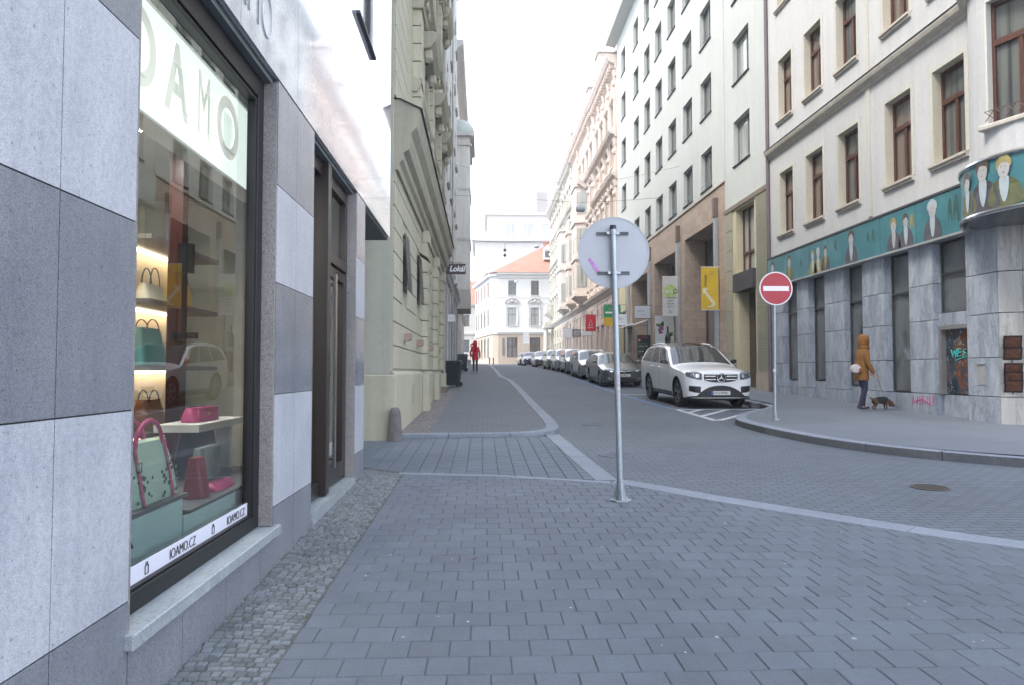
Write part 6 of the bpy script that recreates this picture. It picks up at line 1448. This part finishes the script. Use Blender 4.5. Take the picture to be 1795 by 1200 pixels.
m = MB(); m.box(cx_-.27, cx_+.27, -.0475, -.0448, zc-.05, zc+.05); m.build('white_bar', plain('white_reflective_film', (.72,.68,.70), .35, 0, .03), T)
base(T, .10); m = MB(); m.box(-.035,.035,-.03,.03,1.0,1.06); m.build('clamp', galv2, T)

def panel_sign(name, label, cat, x0, x1, y, z0, z1, mat, arm=True, thick=.03, group=None, lum=None):
    T = thing(name, label, cat, (x1, y, z0), group=group); o = Vector(T.location)
    m = MB(); m.box(x0, x1, y-thick/2, y+thick/2, z0, z1); m.build('panel', mat, T, off=o, bevel=.004)
    if arm: m = MB(); m.tube([(x0, y, z1+.02), (max(x1, PR), y, z1+.02)], .014, 6); m.tube([(x0, y, z0-.02), (max(x1, PR), y, z0-.02)], .014, 6); m.build('bracket', white_paint if arm == 2 else dark_metal, T, off=o)
    return T
def on(T, fn, mat, name):
    m = MB(); fn(m); return m.build(name, mat, T, off=T.location)
def ftext(T, s, size, mat, x, y, z, sx=1, align='LEFT', rot=(R(90),0,0), **k): return text(s, size, mat, 'lettering', T, Vector((x, y, z))-Vector(T.location), rot, .002, align, sx, **k)
yellow = plain('yellow_banner', (.62,.42,.02), .6, 0, .08, 2); greyi = plain('dark_grey_ink', (.06,.06,.06), .6)
T = panel_sign('banner', 'tall yellow banner with a white bent arrow hanging on the sandstone arcade', 'banner', 9.12, 9.84, 30.0, 4.02, 5.78, yellow, 2)
y = 29.98
on(T, lambda m: [m.poly([(x, y, z) for x, z in q], (0,-.003,0)) for q in ([(9.18,4.90),(9.40,4.90),(9.40,4.83),(9.28,4.83),(9.70,4.30),(9.70,4.22),(9.55,4.10),(9.36,4.10),(9.42,4.17),(9.50,4.17),(9.58,4.26),(9.22,4.74),(9.22,4.66),(9.18,4.66)],)], plain('pale_arrow_print', (.68,.64,.50), .6), 'arrow')
ftext(T, 'koncepty', .16, greyi, 9.33, y-.002, 5.0, .8, rot=(R(90),R(-90),0)); ftext(T, 'otevřené dveře', .05, greyi, 9.46, y-.002, 5.58); ftext(T, 'do galerie', .05, greyi, 9.46, y-.002, 5.50); ftext(T, 'vstup', .05, greyi, 9.40, y-.002, 4.06)
T = panel_sign('banner', 'tall white and light green banner with black lines of print hanging on the sandstone arcade', 'banner', 8.98, 9.80, 36.0, 4.22, 6.16, plain('white_banner', (.58,.58,.56), .6), 2); y = 35.98
on(T, lambda m: m.lathe([(0,0),(.34,0),(.34,-.002),(0,-.002)], (9.36, y, 5.45), 24, 'y') or m.box(9.02, 9.76, y-.004, y, 5.02, 5.42), plain('light_green_print', (.42,.55,.20), .6, 0, .3, 5), 'green_print')
ftext(T, 'BIO', .22, white_paint, 9.14, y-.006, 5.35); on(T, lambda m: m.tube([(9.62+.1*math.cos(2*math.pi*i/16), y-.008, 5.44+.1*math.sin(2*math.pi*i/16)) for i in range(17)], .016, 5) or m.box(9.56,9.68,y-.012,y-.006,5.43,5.45) or m.box(9.61,9.63,y-.012,y-.006,5.38,5.5), greyi, 'arrow_emblem')
for i, s in enumerate(('čerstvé ovoce', 'zelenina', 'každý den', 'otevřeno')): ftext(T, s, .11, greyi, 9.39, y-.005, 5.08-.15*i, .9, 'CENTER')
ftext(T, 'Q', .16, greyi, 9.36, y-.005, 4.36, 1, 'CENTER')
T = panel_sign('wine_poster', 'white poster board showing a dark bottle with grapes beside the arcade entrance', 'poster', 8.86, 9.84, 37.1, 2.5, 4.30, plain('white_poster', (.52,.54,.54), .5), False); y = 37.08
on(T, lambda m: m.lathe([(0,0),(.13,0),(.14,.04),(.14,.46),(.12,.56),(.05,.68),(.04,.95),(.048,.96),(.048,1.02),(0,1.02)], (9.50,y-.02,2.72), 14) or [m.v.__setitem__(i, (v[0], y-.004+(v[1]-y+.02)*.08, v[2])) for i, v in enumerate(m.v)], plain('dark_bottle_print', (.02,.02,.025), .4), 'printed_bottle')
on(T, lambda m: m.lathe([(0,0),(.07,0),(.07,-.003),(0,-.003)], (9.50,y-.022,3.05), 16, 'y'), white_paint, 'printed_label')
random.seed(11)
on(T, lambda m: [m.disc((9.16+random.uniform(-.11,.11), y-.003-.001*k/20, 3.62+random.uniform(-.22,.18)), .05, 10, 'y', -.002) for k in range(20)], plain('purple_grape_print', (.20,.03,.12), .5, 0, .4, 20), 'printed_grapes')
on(T, lambda m: [m.disc((9.1+random.uniform(-.14,.16), y-.004, 3.86+random.uniform(-.08,.12)), .07, 7, 'y', -.002) for k in range(8)]+[m.disc((9.68+random.uniform(-.04,.05), y-.004, 3.35+random.uniform(-.1,.1)), .06, 7, 'y', -.002) for k in range(4)], plain('green_leaf_print', (.10,.25,.05), .5, 0, .3, 20), 'printed_leaves')
T = panel_sign('menu_board', 'black menu board with coloured handwritten lines beside the arcade', 'menu board', 9.02, 9.80, 42.2, 2.25, 3.55, plain('black_menu_board', (.012,.014,.014), .5), False); y = 42.18
red_i = plain('red_chalk', (.5,.03,.03), .6); grn_i = plain('green_chalk', (.06,.30,.10), .6)
ftext(T, 'MENU', .13, red_i, 9.30, y-.002, 3.38)
on(T, lambda m: m.box(9.06,9.2,y-.004,y,3.2,3.32), plain('pink_label', (.6,.25,.2), .6), 'label')
for i, s in enumerate(('polévka dne', 'svíčková 145', 'guláš 129', 'salát 99', 'káva 45')): ftext(T, s, .11, grn_i if i % 2 == 0 else white_paint, 9.07, y-.002, 3.06-.15*i, .95)
ftext(T, 'Restaurace', .12, white_paint, 9.2, y-.002, 2.30, .9)
wsign = plain('white_square_sign', (.60,.62,.66), .5, 0, .04)
for x0, x1, yy_, z0, z1, lab in ((8.85,9.72,42.0,4.52,5.24,'white square sign with faint script hanging left of the white and green banner'),(9.0,9.86,49.0,4.55,5.3,'white square sign with faint script seen just right of the near sign pole')):
    T = panel_sign('white_sign', lab, 'sign', x0, x1, yy_, z0, z1, wsign, 1); ftext(T, 'Salon', .22, plain('pale_grey_script', (.34,.35,.38), .6), x0+.12, yy_-.018, (z0+z1)/2, .9, shear=.3); ftext(T, 'krásy', .14, bpy.data.materials['pale_grey_script'], x0+.35, yy_-.018, (z0+z1)/2-.2, .9, shear=.3)
for y0_, y1_, z, lab in ((42.7,44.5,4.45,'small white awning over the arcade entrance below the white square sign'),(47.2,49.2,4.5,'small white awning right of the near sign pole')):
    T = thing('awning', lab, 'awning', (PR, y0_, z)); m = MB(); m.poly([(PR-.02,y0_,z+.05),(PR-.9,y0_,z-.28),(PR-.9,y0_,z-.24),(PR-.02,y0_,z+.09)], (0,y1_-y0_,0)); m.build('fabric', white_paint, T, off=T.location); m = MB(); m.tube([(PR-.9,y0_,z-.27),(PR-.9,y1_,z-.27)], .015, 6); m.tube([(PR,y0_,z-.3),(PR-.9,y0_,z-.27)], .012, 6); m.build('arm', dark_metal, T, off=T.location)
T = panel_sign('shop_sign', 'green sign with white bar over a yellow lower part, left of the near sign pole', 'sign', 8.36, 9.55, 50.0, 5.15, 6.0, plain('green_sign', (.02,.28,.13), .5), 1); y = 49.98
on(T, lambda m: m.box(8.36, 9.55, y, y+.03, 4.55, 5.148), plain('yellow_sign', (.62,.40,.01), .5), 'yellow_panel'); on(T, lambda m: m.box(8.48, 9.4, y-.004, y, 5.42, 5.54), white_paint, 'white_bar'); ftext(T, 'lékárna', .2, yellow, 8.7, y-.002, 5.66)
T = panel_sign('shop_sign', 'red banner with a white emblem and small white lettering on the salmon building', 'banner', 8.52, 9.38, 60.0, 4.75, 6.08, plain('red_banner', (.50,.015,.03), .6), 1); y = 59.98
on(T, lambda m: m.tube([(8.80,y-.01,5.2),(8.95,y-.01,5.72),(9.12,y-.01,5.2),(8.80,y-.01,5.2)], .018, 5) or m.disc((8.86,y-.004,5.74), .05, 10, 'y', -.003) or m.tube([(8.86,y-.01,5.36),(9.06,y-.01,5.36)], .014, 5), white_paint, 'emblem'); ftext(T, 'aestra', .2, white_paint, 8.95, y-.002, 4.98, 1, 'CENTER')
T = panel_sign('hanging_sign', 'dark rounded hanging sign with pale lettering farther up the right row', 'sign', 8.55, 9.35, 69, 4.72, 5.36, plain('dark_sign', (.03,.03,.035), .5), 1, .08); y = 68.95
on(T, lambda m: m.box(8.64, 9.26, y-.002, y+.01, 4.80, 5.28), plain('pale_plate', (.35,.35,.38), .5), 'plate'); ftext(T, 'CAFE', .22, ink, 8.95, y-.003, 4.95, 1, 'CENTER')
T = panel_sign('hanging_sign', 'pale white flag sign left of the dark rounded sign, right row', 'sign', 8.4, 9.5, 76, 4.9, 5.9, wsign, 1)
T = panel_sign('hanging_sign', 'small pale sign low behind the red banner', 'sign', 8.9, 9.7, 64.5, 4.6, 5.0, wsign, 1)
# left side signs
T = thing('hanging_sign', 'dark brown sign with white script reading Lokal hanging over the left pavement', 'sign', (-1.5, 28.7, 5.27)); o_ = T.location
m = MB(); m.box(-1.52,-.66,28.66,28.72,5.27,5.68); m.build('panel', plain('dark_brown_sign', (.055,.035,.035), .5), T, off=o_)
text('Lokál', .31, white_paint, 'lettering', T, Vector((-1.0, 28.655, 5.38))-o_, (R(90),0,0), .003, 'CENTER', .9, .25, off=.010); m = MB(); m.tube([(-1.55,28.7,5.72),(-.8,28.7,5.72)], .012, 6); m.build('bracket', dark_metal, T, off=o_)
T = thing('hanging_sign', 'small white framed sign with blue marks below the brown sign on the left', 'sign', (-1.5, 33, 3.7)); o_ = T.location
m = MB(); m.box(-1.58,-1.22,32.97,33.0,3.67,4.03); m.build('frame', galv2, T, off=o_); m = MB(); m.box(-1.55,-1.25,32.96,32.969,3.70,4.0); m.build('panel', white_paint, T, off=o_); text('i i', .2, plain('blue_ink', (.05,.12,.35), .5), 'lettering', T, Vector((-1.4, 32.958, 3.78))-o_, (R(90),0,0), .002, 'CENTER')
# ================================================================ street furniture
T = thing('stone_bollard', 'conical grey guard stone at the corner of the green building', 'bollard', (-1.48, 12.52, G(12.5)))
m = MB(); m.lathe([(0,0),(.128,0),(.124,.1),(.10,.44),(.088,.52),(.06,.575),(0,.59)], (0,0,0), 20); m.build('stone', plain('weathered_guard_stone', (.13,.12,.12), .85, 0, .25, 9, bmp=60), T, smooth=True)
def wheelie(label, x, y, rz, s=1):
    T = thing('wheelie_bin', label, 'bin', (x, y, G(y)+HL), rz); pl = plain('dark_bin_plastic', (.018,.025,.035), .45, 0, .15, 6)
    m = MB(); b, t = .23, .29; m.add([(-b,-b,.06),(b,-b,.06),(b,b,.06),(-b,b,.06),(-t,-t,.98),(t,-t,.98),(t,t+.04,.98),(-t,t+.04,.98)], [(0,3,2,1),(4,5,6,7),(0,1,5,4),(1,2,6,5),(2,3,7,6),(3,0,4,7)]); m.box(-.31,.31,-.31,.34,.92,.985); m.build('bin_body', pl, T, bevel=.03, seg=2)
    m = MB(); m.add([(-.30,-.31,.99),(.30,-.31,.99),(.30,.34,1.0),(-.30,.34,1.0),(-.26,-.24,1.06),(.26,-.24,1.06),(.26,.30,1.07),(-.26,.30,1.07)], [(0,3,2,1),(4,5,6,7),(0,1,5,4),(1,2,6,5),(2,3,7,6),(3,0,4,7)]); m.build('lid', pl, T, bevel=.02, seg=2)
    m = MB(); m.tube([(-.24,.38,.95),(.24,.38,.95)], .015, 8); m.box(-.24,-.2,.3,.38,.93,.97); m.box(.2,.24,.3,.38,.93,.97); m.build('handle', pl, T)
    for s_ in (-1,1): m = MB(); m.lathe([(0,-.03),(.09,-.03),(.1,-.02),(.1,.02),(.09,.03),(0,.03)], (s_*.24,.24,.1), 16, 'x'); m.build('wheel', rubber, T)
wheelie('dark wheeled waste bin standing on the left pavement in front of the green wall', -1.18, 29.8, R(-100)); wheelie('dark wheeled waste bin farther up the left pavement near the person in red', -1.25, 45, R(-80))
T = thing('stone_step', 'low stone block at the foot of the green wall before the first bin', 'step', (-1.45, 26.4, G(26.4)+HL)); m = MB(); m.box(-.15,.22,-.3,.3,-.02,.2); m.build('block', plain('brown_step_stone', (.2,.16,.14), .85), T, bevel=.01); m = MB(); m.box(-.16,.24,-.31,.31,.2,.225); m.build('tread', galv2, T)
def lamp(label, x, y, z, za, zc_):
    T = thing('hanging_street_lamp', label, 'street lamp', (x, y, z)); o_ = Vector(T.location)
    m = MB(); m.lathe([(0,-.13),(.22,-.12),(.25,-.08),(.26,0),(.22,.12),(.12,.21),(.04,.24),(0,.24)], (0,0,0), 20); m.build('lamp_housing', plain('pale_grey_lamp', (.40,.43,.47), .4), T, smooth=True)
    m = MB(); m.tube([(0,0,.24),(0,0,.36)], .02, 6); m.build('hanger', galv2, T)
    W_ = thing('span_wire', 'span wire carrying the '+label.split(',')[0][:60].rsplit(' ',1)[0], 'wire', (0, y, z+.36)); m = MB(); m.tube([(-1.55,0,za-z-.36),(x*.5,0,(za-z-.36)*.45),(x,0,0),((x+9.9)/2,0,(zc_-z-.36)*.4),(9.9,0,zc_-z-.36)], .009, 5); m.build('cable', dark_metal, W_)
lamp('pale bowl street lamp above the round sign, hung over the road', 5.3, 39, 10.2, 10.9, 10.9)
lamp('pale bowl street lamp in front of the red roof, hung far up the street', 5.6, 75, 14.3, 14.9, 15.1)
lamp('small pale bowl street lamp before the upper windows of the end house', 4.65, 101, 13.8, 14.4, 14.5)
T = thing('twin_signal_lamp', 'pair of dark round lamps hung one above the other before the white end building', 'lamp', (1.85, 60, 11.0)); m = MB()
for z in (0, .42): m.lathe([(0,-.13),(.10,-.10),(.125,0),(.08,.11),(0,.13)], (0,0,z), 12)
m.build('lamp_head', dark_metal, T, smooth=True); m = MB(); m.tube([(0,0,.1),(0,0,1.0)], .015, 5); m.tube([(-3.6,0,1.3),(0,0,1.0),(8.0,0,1.6)], .012, 5); m.build('cable', dark_metal, T)
T = thing('string_lights', 'sagging line of tiny light bulbs strung across the street', 'string lights', (0, 36, 11)); m = MB(); n_ = 40
P_ = [(-1.5+11.4*i/n_, 0, .75-.9*math.sin(math.pi*i/n_)) for i in range(n_+1)]; m.tube(P_, .007, 4); m.build('cable', dark_metal, T)
m = MB(); [m.lathe([(0,-.06),(.02,-.04),(.015,0),(0,0)], p, 6) for p in P_[1:-1]]; m.build('bulbs', white_paint, T, kind='stuff')
for i, (x, y) in enumerate(((1.55, 103.5), (1.0, 101.5))):
    T = thing('bollard', ('dark bollard in front of the end house, right one of two', 'dark bollard in front of the end house, left one of two')[i], 'bollard', (x, y, G(y))); m = MB(); m.lathe([(0,0),(.09,0),(.09,.8),(.11,.82),(.1,.92),(0,.96)], (0,0,0), 12); m.build('post', dark_metal, T)
T = thing('direction_sign_post', 'tall grey post with stacked small signs before the ground floor of the end house', 'sign post', (6.35, 105.5, G(105.5))); m = MB(); m.tube([(0,0,0),(0,0,4.4)], .06, 8); m.build('post', galv2, T); m = MB(); 
for k in range(4): m.box(-.45,.4,-.09,-.06,3.0+k*.38,3.3+k*.38)
m.build('sign_plates', wsign, T)
T = thing('no_entry_sign', 'tiny distant no entry sign left of the person in red', 'traffic sign', (-1.1, 88, G(88))); m = MB(); m.tube([(0,0,0),(0,0,2.3)], .03, 6); m.build('pole', galv, T); m = MB(); m.disc((0,-.05,2.3), .35, 20, 'y'); m.build('red_field', bpy.data.materials['red_reflective_film'], T); m = MB(); m.box(-.25,.25,-.055,-.051,2.25,2.35); m.build('white_bar', white_paint, T)
# small sandwich sign etc. by the left wall
T = thing('parking_box', 'small grey cabinet at the kerb behind the white off-road car', 'box', (7.95, 26.3, G(26.3)+HR)); m = MB(); m.box(-.12,.12,-.15,.15,0,1.0); m.build('cabinet', galv2, T, bevel=.02); m = MB(); m.box(-.13,.13,-.16,.16,1.0,1.05); m.build('cap', dark_metal, T)

# ================================================================ people and the dog
def skin_mesh(name, nodes, edges, mat, parent, root=0, sub=2, label=None):
    me = bpy.data.meshes.new(name); me.from_pydata([n[0] for n in nodes], edges, [])
    o = bpy.data.objects.new(name, me); COL.objects.link(o)
    sk = o.modifiers.new('s', 'SKIN'); 
    lay_ = me.skin_vertices[0] if me.skin_vertices else None
    if lay_ is None:
        bm = bmesh.new(); bm.from_mesh(me); bm.verts.layers.skin.verify(); bm.to_mesh(me); bm.free(); lay_ = me.skin_vertices[0]
    for i, n in enumerate(nodes): r = n[1]; lay_.data[i].radius = r if isinstance(r, tuple) else (r, r); lay_.data[i].use_root = (i == root)
    sk.use_smooth_shade = True; ss = o.modifiers.new('ss', 'SUBSURF'); ss.levels = sub; ss.render_levels = sub
    dg = bpy.context.evaluated_depsgraph_get(); dg.update(); m2 = bpy.data.meshes.new_from_object(o.evaluated_get(dg)); bpy.data.objects.remove(o)
    m2.name = name; m2.materials.clear(); m2.materials.append(mat)
    for p in m2.polygons: p.use_smooth = True
    o = bpy.data.objects.new(name, m2); COL.objects.link(o); o.parent = parent; return o
def hand(nodes, edges, wrist, palm, d, side_):
    """five short finger chains from the palm; d = pointing direction"""
    d = Vector(d).normalized(); sv = Vector(side_).normalized(); pw = Vector(palm)
    for k, (off, ln) in enumerate(((-.028,.065),(-.010,.078),(.010,.075),(.028,.058))):
        a = pw+sv*off+d*.03; b = a+d*ln*.55; c = b+d*ln*.35+Vector((-d.z*.02, 0, -.008))
        i = len(nodes); nodes += [(tuple(a), .009), (tuple(b), .008), (tuple(c), .007)]; edges += [(palm_i[0], i), (i, i+1), (i+1, i+2)]
    a = pw-sv*.03-d*.02; b = a-sv*.025+d*.035; i = len(nodes); nodes += [(tuple(a), .011), (tuple(b), .009)]; edges += [(palm_i[0], i), (i, i+1)]
palm_i = [0]
def cloth(name, col, rough=.85): m_ = plain(name, col, rough, 0, .22, 7, bmp=14); [setattr(q.inputs['Distance'], 'default_value', .03) for q in m_.node_tree.nodes if q.type == 'BUMP']; return m_
skinm = plain('light_skin', (.50,.32,.25), .55, 0, .06)
def person(label, loc, rz, S, hipw, legs, arms, headp, jacket, trousers, shoe, hood, tilt=.0):
    """local +x = walking direction; legs: [(knee, ankle, toe)] ; arms: [(elbow, wrist)]"""
    T = thing('person', label, 'person', loc, rz); T.scale = (S,S,S)
    pel, che, nek, hed = (0,0,.95), (.02+tilt*.4,0,1.27), (.03+tilt*.7,0,1.46), (.05+tilt,0,1.60)
    N = [(pel,(.10,.09)),((.01,0,1.10),(.09,.08)),(che,(.11,.09)),(nek,(.05,.05)),((hed[0]-.005,0,1.555),(.068,.07)),((hed[0],0,1.63),(.085,.095)),((hed[0]-.005,0,1.69),(.06,.07))]; E = [(0,1),(1,2),(2,3),(3,4),(4,5),(5,6)]
    legi = []
    for s, (kn, an, to) in zip((-1,1), legs):
        i = len(N); N += [((0,s*hipw,.86),.07),(kn,.05),(an,.038),((to[0]*.5+an[0]*.5,an[1],to[2]+.03),.036),(to,.028)]; E += [(0,i),(i,i+1),(i+1,i+2),(i+2,i+3),(i+3,i+4)]; legi.append(i)
    for s, (el, wr) in zip((-1,1), arms):
        i = len(N); d = (Vector(wr)-Vector(el)).normalized(); pm = Vector(wr)+d*.06
        N += [((che[0],s*.17,1.38),.05),(el,.04),(wr,.026),(tuple(pm),(.034,.018))]; E += [(2,i),(i,i+1),(i+1,i+2),(i+2,i+3)]; palm_i[0] = i+3; hand(N, E, wr, tuple(pm), d, (1,0,0) if abs(d.x) < .8 else (0,1,0))
    skin_mesh('body', N, E, skinm, T)
    # nose, eyes, mouth
    m = MB(); m.add([(hed[0]+.075,-.012,1.60),(hed[0]+.075,.012,1.60),(hed[0]+.105,0,1.602),(hed[0]+.078,0,1.64)], [(0,1,2),(0,2,3),(1,3,2)]); m.build('nose', skinm, T)
    for s in (-1,1): m = MB(); m.lathe([(0,-.008),(.010,0),(0,.008)], (hed[0]+.079,s*.032,1.635), 8); m.build('eye', ink, T)
    m = MB(); m.box(hed[0]+.070, hed[0]+.082, -.022, .022, 1.572, 1.579); m.build('mouth', plain('lips', (.35,.12,.10), .5), T)
    m = MB(); cx = che[0]
    m.loft([((-.01,0,.70),.155,.185),((-.01,0,.76),.158,.19),((-.01,0,.90),.15,.18),((0,0,1.05),.135,.165),((cx-.01,0,1.20),.138,.180),((cx-.01,0,1.33),.128,.190),((cx,0,1.40),.105,.155),((nek[0]-.01,0,1.45),.085,.095),((nek[0],0,1.49),.07,.075)], 20)
    for s, (el, wr) in zip((-1,1), arms):
        sh = Vector((cx, s*.165, 1.375)); el = Vector(el); wr = Vector(wr)
        m.loft([(sh+Vector((0,-s*.05,.01)),.05,.05),(sh,.072,.068),(sh.lerp(el,.35),.066,.062),(sh.lerp(el,.8),.058,.055),(el,.056,.054),(el.lerp(wr,.4),.055,.052),(wr,.045,.043),(wr+(wr-el).normalized()*.015,.040,.038)], 14)
    m.build('jacket', jacket, T, smooth=True)
    if hood:
        hx = hed[0]-.03; m = MB()
        def f(u, v):
            a = (u-.5)*math.pi*1.62; t = v*math.pi; rr_ = .118 if v < .45 else .128
            z = 1.63+.138*math.cos(t)*(1.0 if t < math.pi/2 else 1.25); r = math.sin(t)**.55*rr_+.012; 
            return (hx-r*math.cos(a)*1.02, r*math.sin(a)*.92, z)
        m.grid(lambda u, v: f(u, v), 22, 14); o = m.build('hood', jacket, T, smooth=True); so_ = o.modifiers.new('s', 'SOLIDIFY'); so_.thickness = .02
        m = MB(); m.lathe([(.10,1.40),(.135,1.46),(.12,1.52),(.09,1.54)], (hx+.01,0,0), 18); m.build('collar', jacket, T, smooth=True)
    m = MB(); m.loft([((0,0,.78),.10,.14),((0,0,.88),.115,.155),((0,0,.98),.11,.15)], 18)
    for s, (kn, an, to) in zip((-1,1), legs):
        hp = Vector((0, s*hipw, .86)); kn = Vector(kn); an = Vector(an)
        m.loft([(hp,.10,.085),(hp.lerp(kn,.3),.09,.08),(hp.lerp(kn,.75),.07,.066),(kn,.062,.06),(kn.lerp(an,.3),.062,.058),(kn.lerp(an,.8),.052,.05),(an+Vector((0,0,-.02)),.054,.052),(an+Vector((-.005,0,-.05)),.058,.054)], 14)
    m.build('trousers', trousers, T, smooth=True)
    for s, (kn, an, to) in zip((-1,1), legs):
        N2 = [((an[0]-.02,an[1],an[2]+.03),(.050,.050)),((an[0]-.045,an[1],to[2]+.025),(.042,.035)),((to[0]*.5+an[0]*.5,an[1],to[2]+.025),(.043,.034)),((to[0],to[1],to[2]+.012),(.040,.026))]
        skin_mesh('shoe', N2, [(0,1),(1,2),(2,3)], shoe, T)
    return T
must = cloth('mustard_jacket_cloth', (.22,.095,.018)); navy = cloth('navy_jeans', (.022,.024,.055)); shoe_d = cloth('dark_shoe', (.03,.04,.05)); redc = cloth('red_jacket_cloth', (.58,.012,.03)); blk = cloth('black_trousers', (.02,.022,.022))
W1 = person('person in a mustard hooded coat and dark blue jeans walking a small dog', (9.0, 17.0, GR(17)+.01), 0, 1.0, .085,
    [((.03,-.09,.50),(-.10,-.09,.09),(.06,-.09,.025)), ((.10,.09,.50),(.06,.09,.09),(.22,.09,.025))], [((.03,-.22,1.12),(.17,-.21,.88)), ((.06,.22,1.12),(.24,.20,.92))], None, must, navy, shoe_d, True, .03)
m = MB(); m.lathe([(.0,-.05),(.09,-.04),(.11,0),(.09,.04),(0,.05)], (0,0,0), 14, 'y'); m.v = [(x*1.25, y*1.3, z) for x, y, z in m.v]
T = thing('shoulder_bag', 'small white and brown round shoulder bag on the back of the mustard coat', 'bag', (9.0-.21, 16.88, GR(17)+.98)); m.build('bag_body', plain('white_brown_leather', (.5,.44,.42), .5, 0, .2, 5), T, smooth=True)
m = MB(); m.tube([(-.08,.0,.08),(.10,-.06,.28),(.26,-.08,.44)], .008, 5); m.build('strap', plain('brown_strap', (.15,.05,.02), .5), T); m = MB(); m.box(.05,.13,-.07,.07,-.10,.02); m.build('brown_flap', plain('rust_brown_leather', (.20,.06,.02), .5), T, bevel=.02)
# dog : nose down, facing along the wall
D = thing('dog', 'small brown dog in a black dog coat sniffing the ground on a leash', 'dog', (9.54, 17.15, GR(17.15)-.0)); D.scale = (.84,.84,.84); fur = plain('brown_dog_fur', (.12,.06,.03), .9, 0, .35, 25, bmp=80)
N = [((-.20,0,.27),.075),((-.05,0,.27),.085),((.12,0,.28),.098),((.20,0,.26),.075),((.27,0,.20),.068),((.32,0,.15),.072),((.37,0,.115),.048),((.405,0,.095),.034)]; E = [(0,1),(1,2),(2,3),(3,4),(4,5),(5,6),(6,7)]
N += [((-.27,0,.32),.02),((-.34,0,.36),.012)]; E += [(0,8),(8,9)]
for s in (-1,1):
    i = len(N); N += [((-.20,s*.055,.21),.05),((-.15,s*.06,.13),.028),((-.22,s*.06,.085),.019),((-.205,s*.06,.03),.017),((-.17,s*.06,.014),.017)]; E += [(0,i),(i,i+1),(i+1,i+2),(i+2,i+3),(i+3,i+4)]
    i = len(N); N += [((.14,s*.06,.20),.042),((.12,s*.062,.12),.024),((.135,s*.062,.04),.017),((.165,s*.062,.014),.017)]; E += [(2,i),(i,i+1),(i+1,i+2),(i+2,i+3)]
skin_mesh('body', N, E, fur, D)
skin_mesh('dog_coat', [((-.20,0,.27),(.085,.085)),((-.05,0,.265),(.102,.11)),((.12,0,.275),(.116,.12)),((.19,0,.26),(.09,.095))], [(0,1),(1,2),(2,3)], cloth('black_green_dog_coat', (.012,.02,.02)), D)
for s in (-1,1): skin_mesh('ear', [((.30,s*.055,.20),(.016,.04)),((.295,s*.088,.14),(.016,.045)),((.30,s*.09,.08),(.012,.03))], [(0,1),(1,2)], fur, D)
m = MB(); m.lathe([(0,-.012),(.013,0),(0,.012)], (.436,0,.098), 8); m.build('nose', ink, D)
T = thing('dog_leash', 'thin grey leash between the hand of the person in mustard and the dog', 'leash', (9.3, 16.9, GR(17)+.85)); m = MB(); m.tube([(-.04,-.10,.02),(.02,-.08,-.2),(.14,.0,-.42),(.26,.16,-.56),(.36,.24,-.56)], .006, 5); m.build('cord', plain('grey_cord', (.12,.13,.12), .7), T)
# person in red walking away
W2 = person('person in a red hooded jacket and dark trousers walking away on the left pavement', (-.43, 44.0, G(44)+HL-.005), R(90), 1.04, .085,
    [((.06,-.09,.50),(.05,-.09,.09),(.18,-.09,.025)), ((-.0,.09,.50),(-.16,.09,.12),(-.04,.09,.04))], [((-.02,-.26,1.12),(.02,-.27,.88)), ((.0,.27,1.12),(.06,.26,.88))], None, redc, blk, shoe_d, True, .0)
T = thing('carrier_bag', 'pale carrier bag held low in the left hand of the person in red', 'bag', (-.80, 44.05, G(44)+HL+.42)); m = MB(); m.poly([(-.11,0,0),(.11,0,0),(.13,0,.3),(-.12,0,.32)], (0,.1,0)); m.build('bag_body', plain('beige_paper_bag', (.36,.32,.27), .8), T, bevel=.02); m = MB(); m.tube([(-.05,.05,.3),(0,.05,.46),(.05,.05,.3)], .006, 5); m.build('handle', white_paint, T)
T = thing('cross_body_bag', 'narrow black strap bag worn across the back of the red jacket', 'bag', (-.43, 44, 2.4)); m = MB(); b_ = G(44)+HL-2.4; m.tube([(.12,-.16,b_+1.5),(.0,-.20,b_+1.28),(-.17,-.18,b_+1.02)], .014, 5); m.build('strap', black, T); m = MB(); m.box(-.23,-.10,-.21,-.13,b_+.92,b_+1.06); m.build('pouch', black, T, bevel=.02)

# ================================================================ milky air of the far street
hm, hn, hb = NT('pale_haze'); hn.nodes.remove(hb); hv = hn.nodes.new('ShaderNodeVolumePrincipled'); hv.inputs['Color'].default_value = (.96,.97,1,1); hv.inputs['Density'].default_value = .0014; hv.inputs['Anisotropy'].default_value = .3
hn.links.new(hv.outputs[0], hn.nodes['Material Output'].inputs['Volume'])
m = MB(); m.box(-82, 82, -32, 302, -2.5, 42); m.build('haze', hm, kind='stuff')
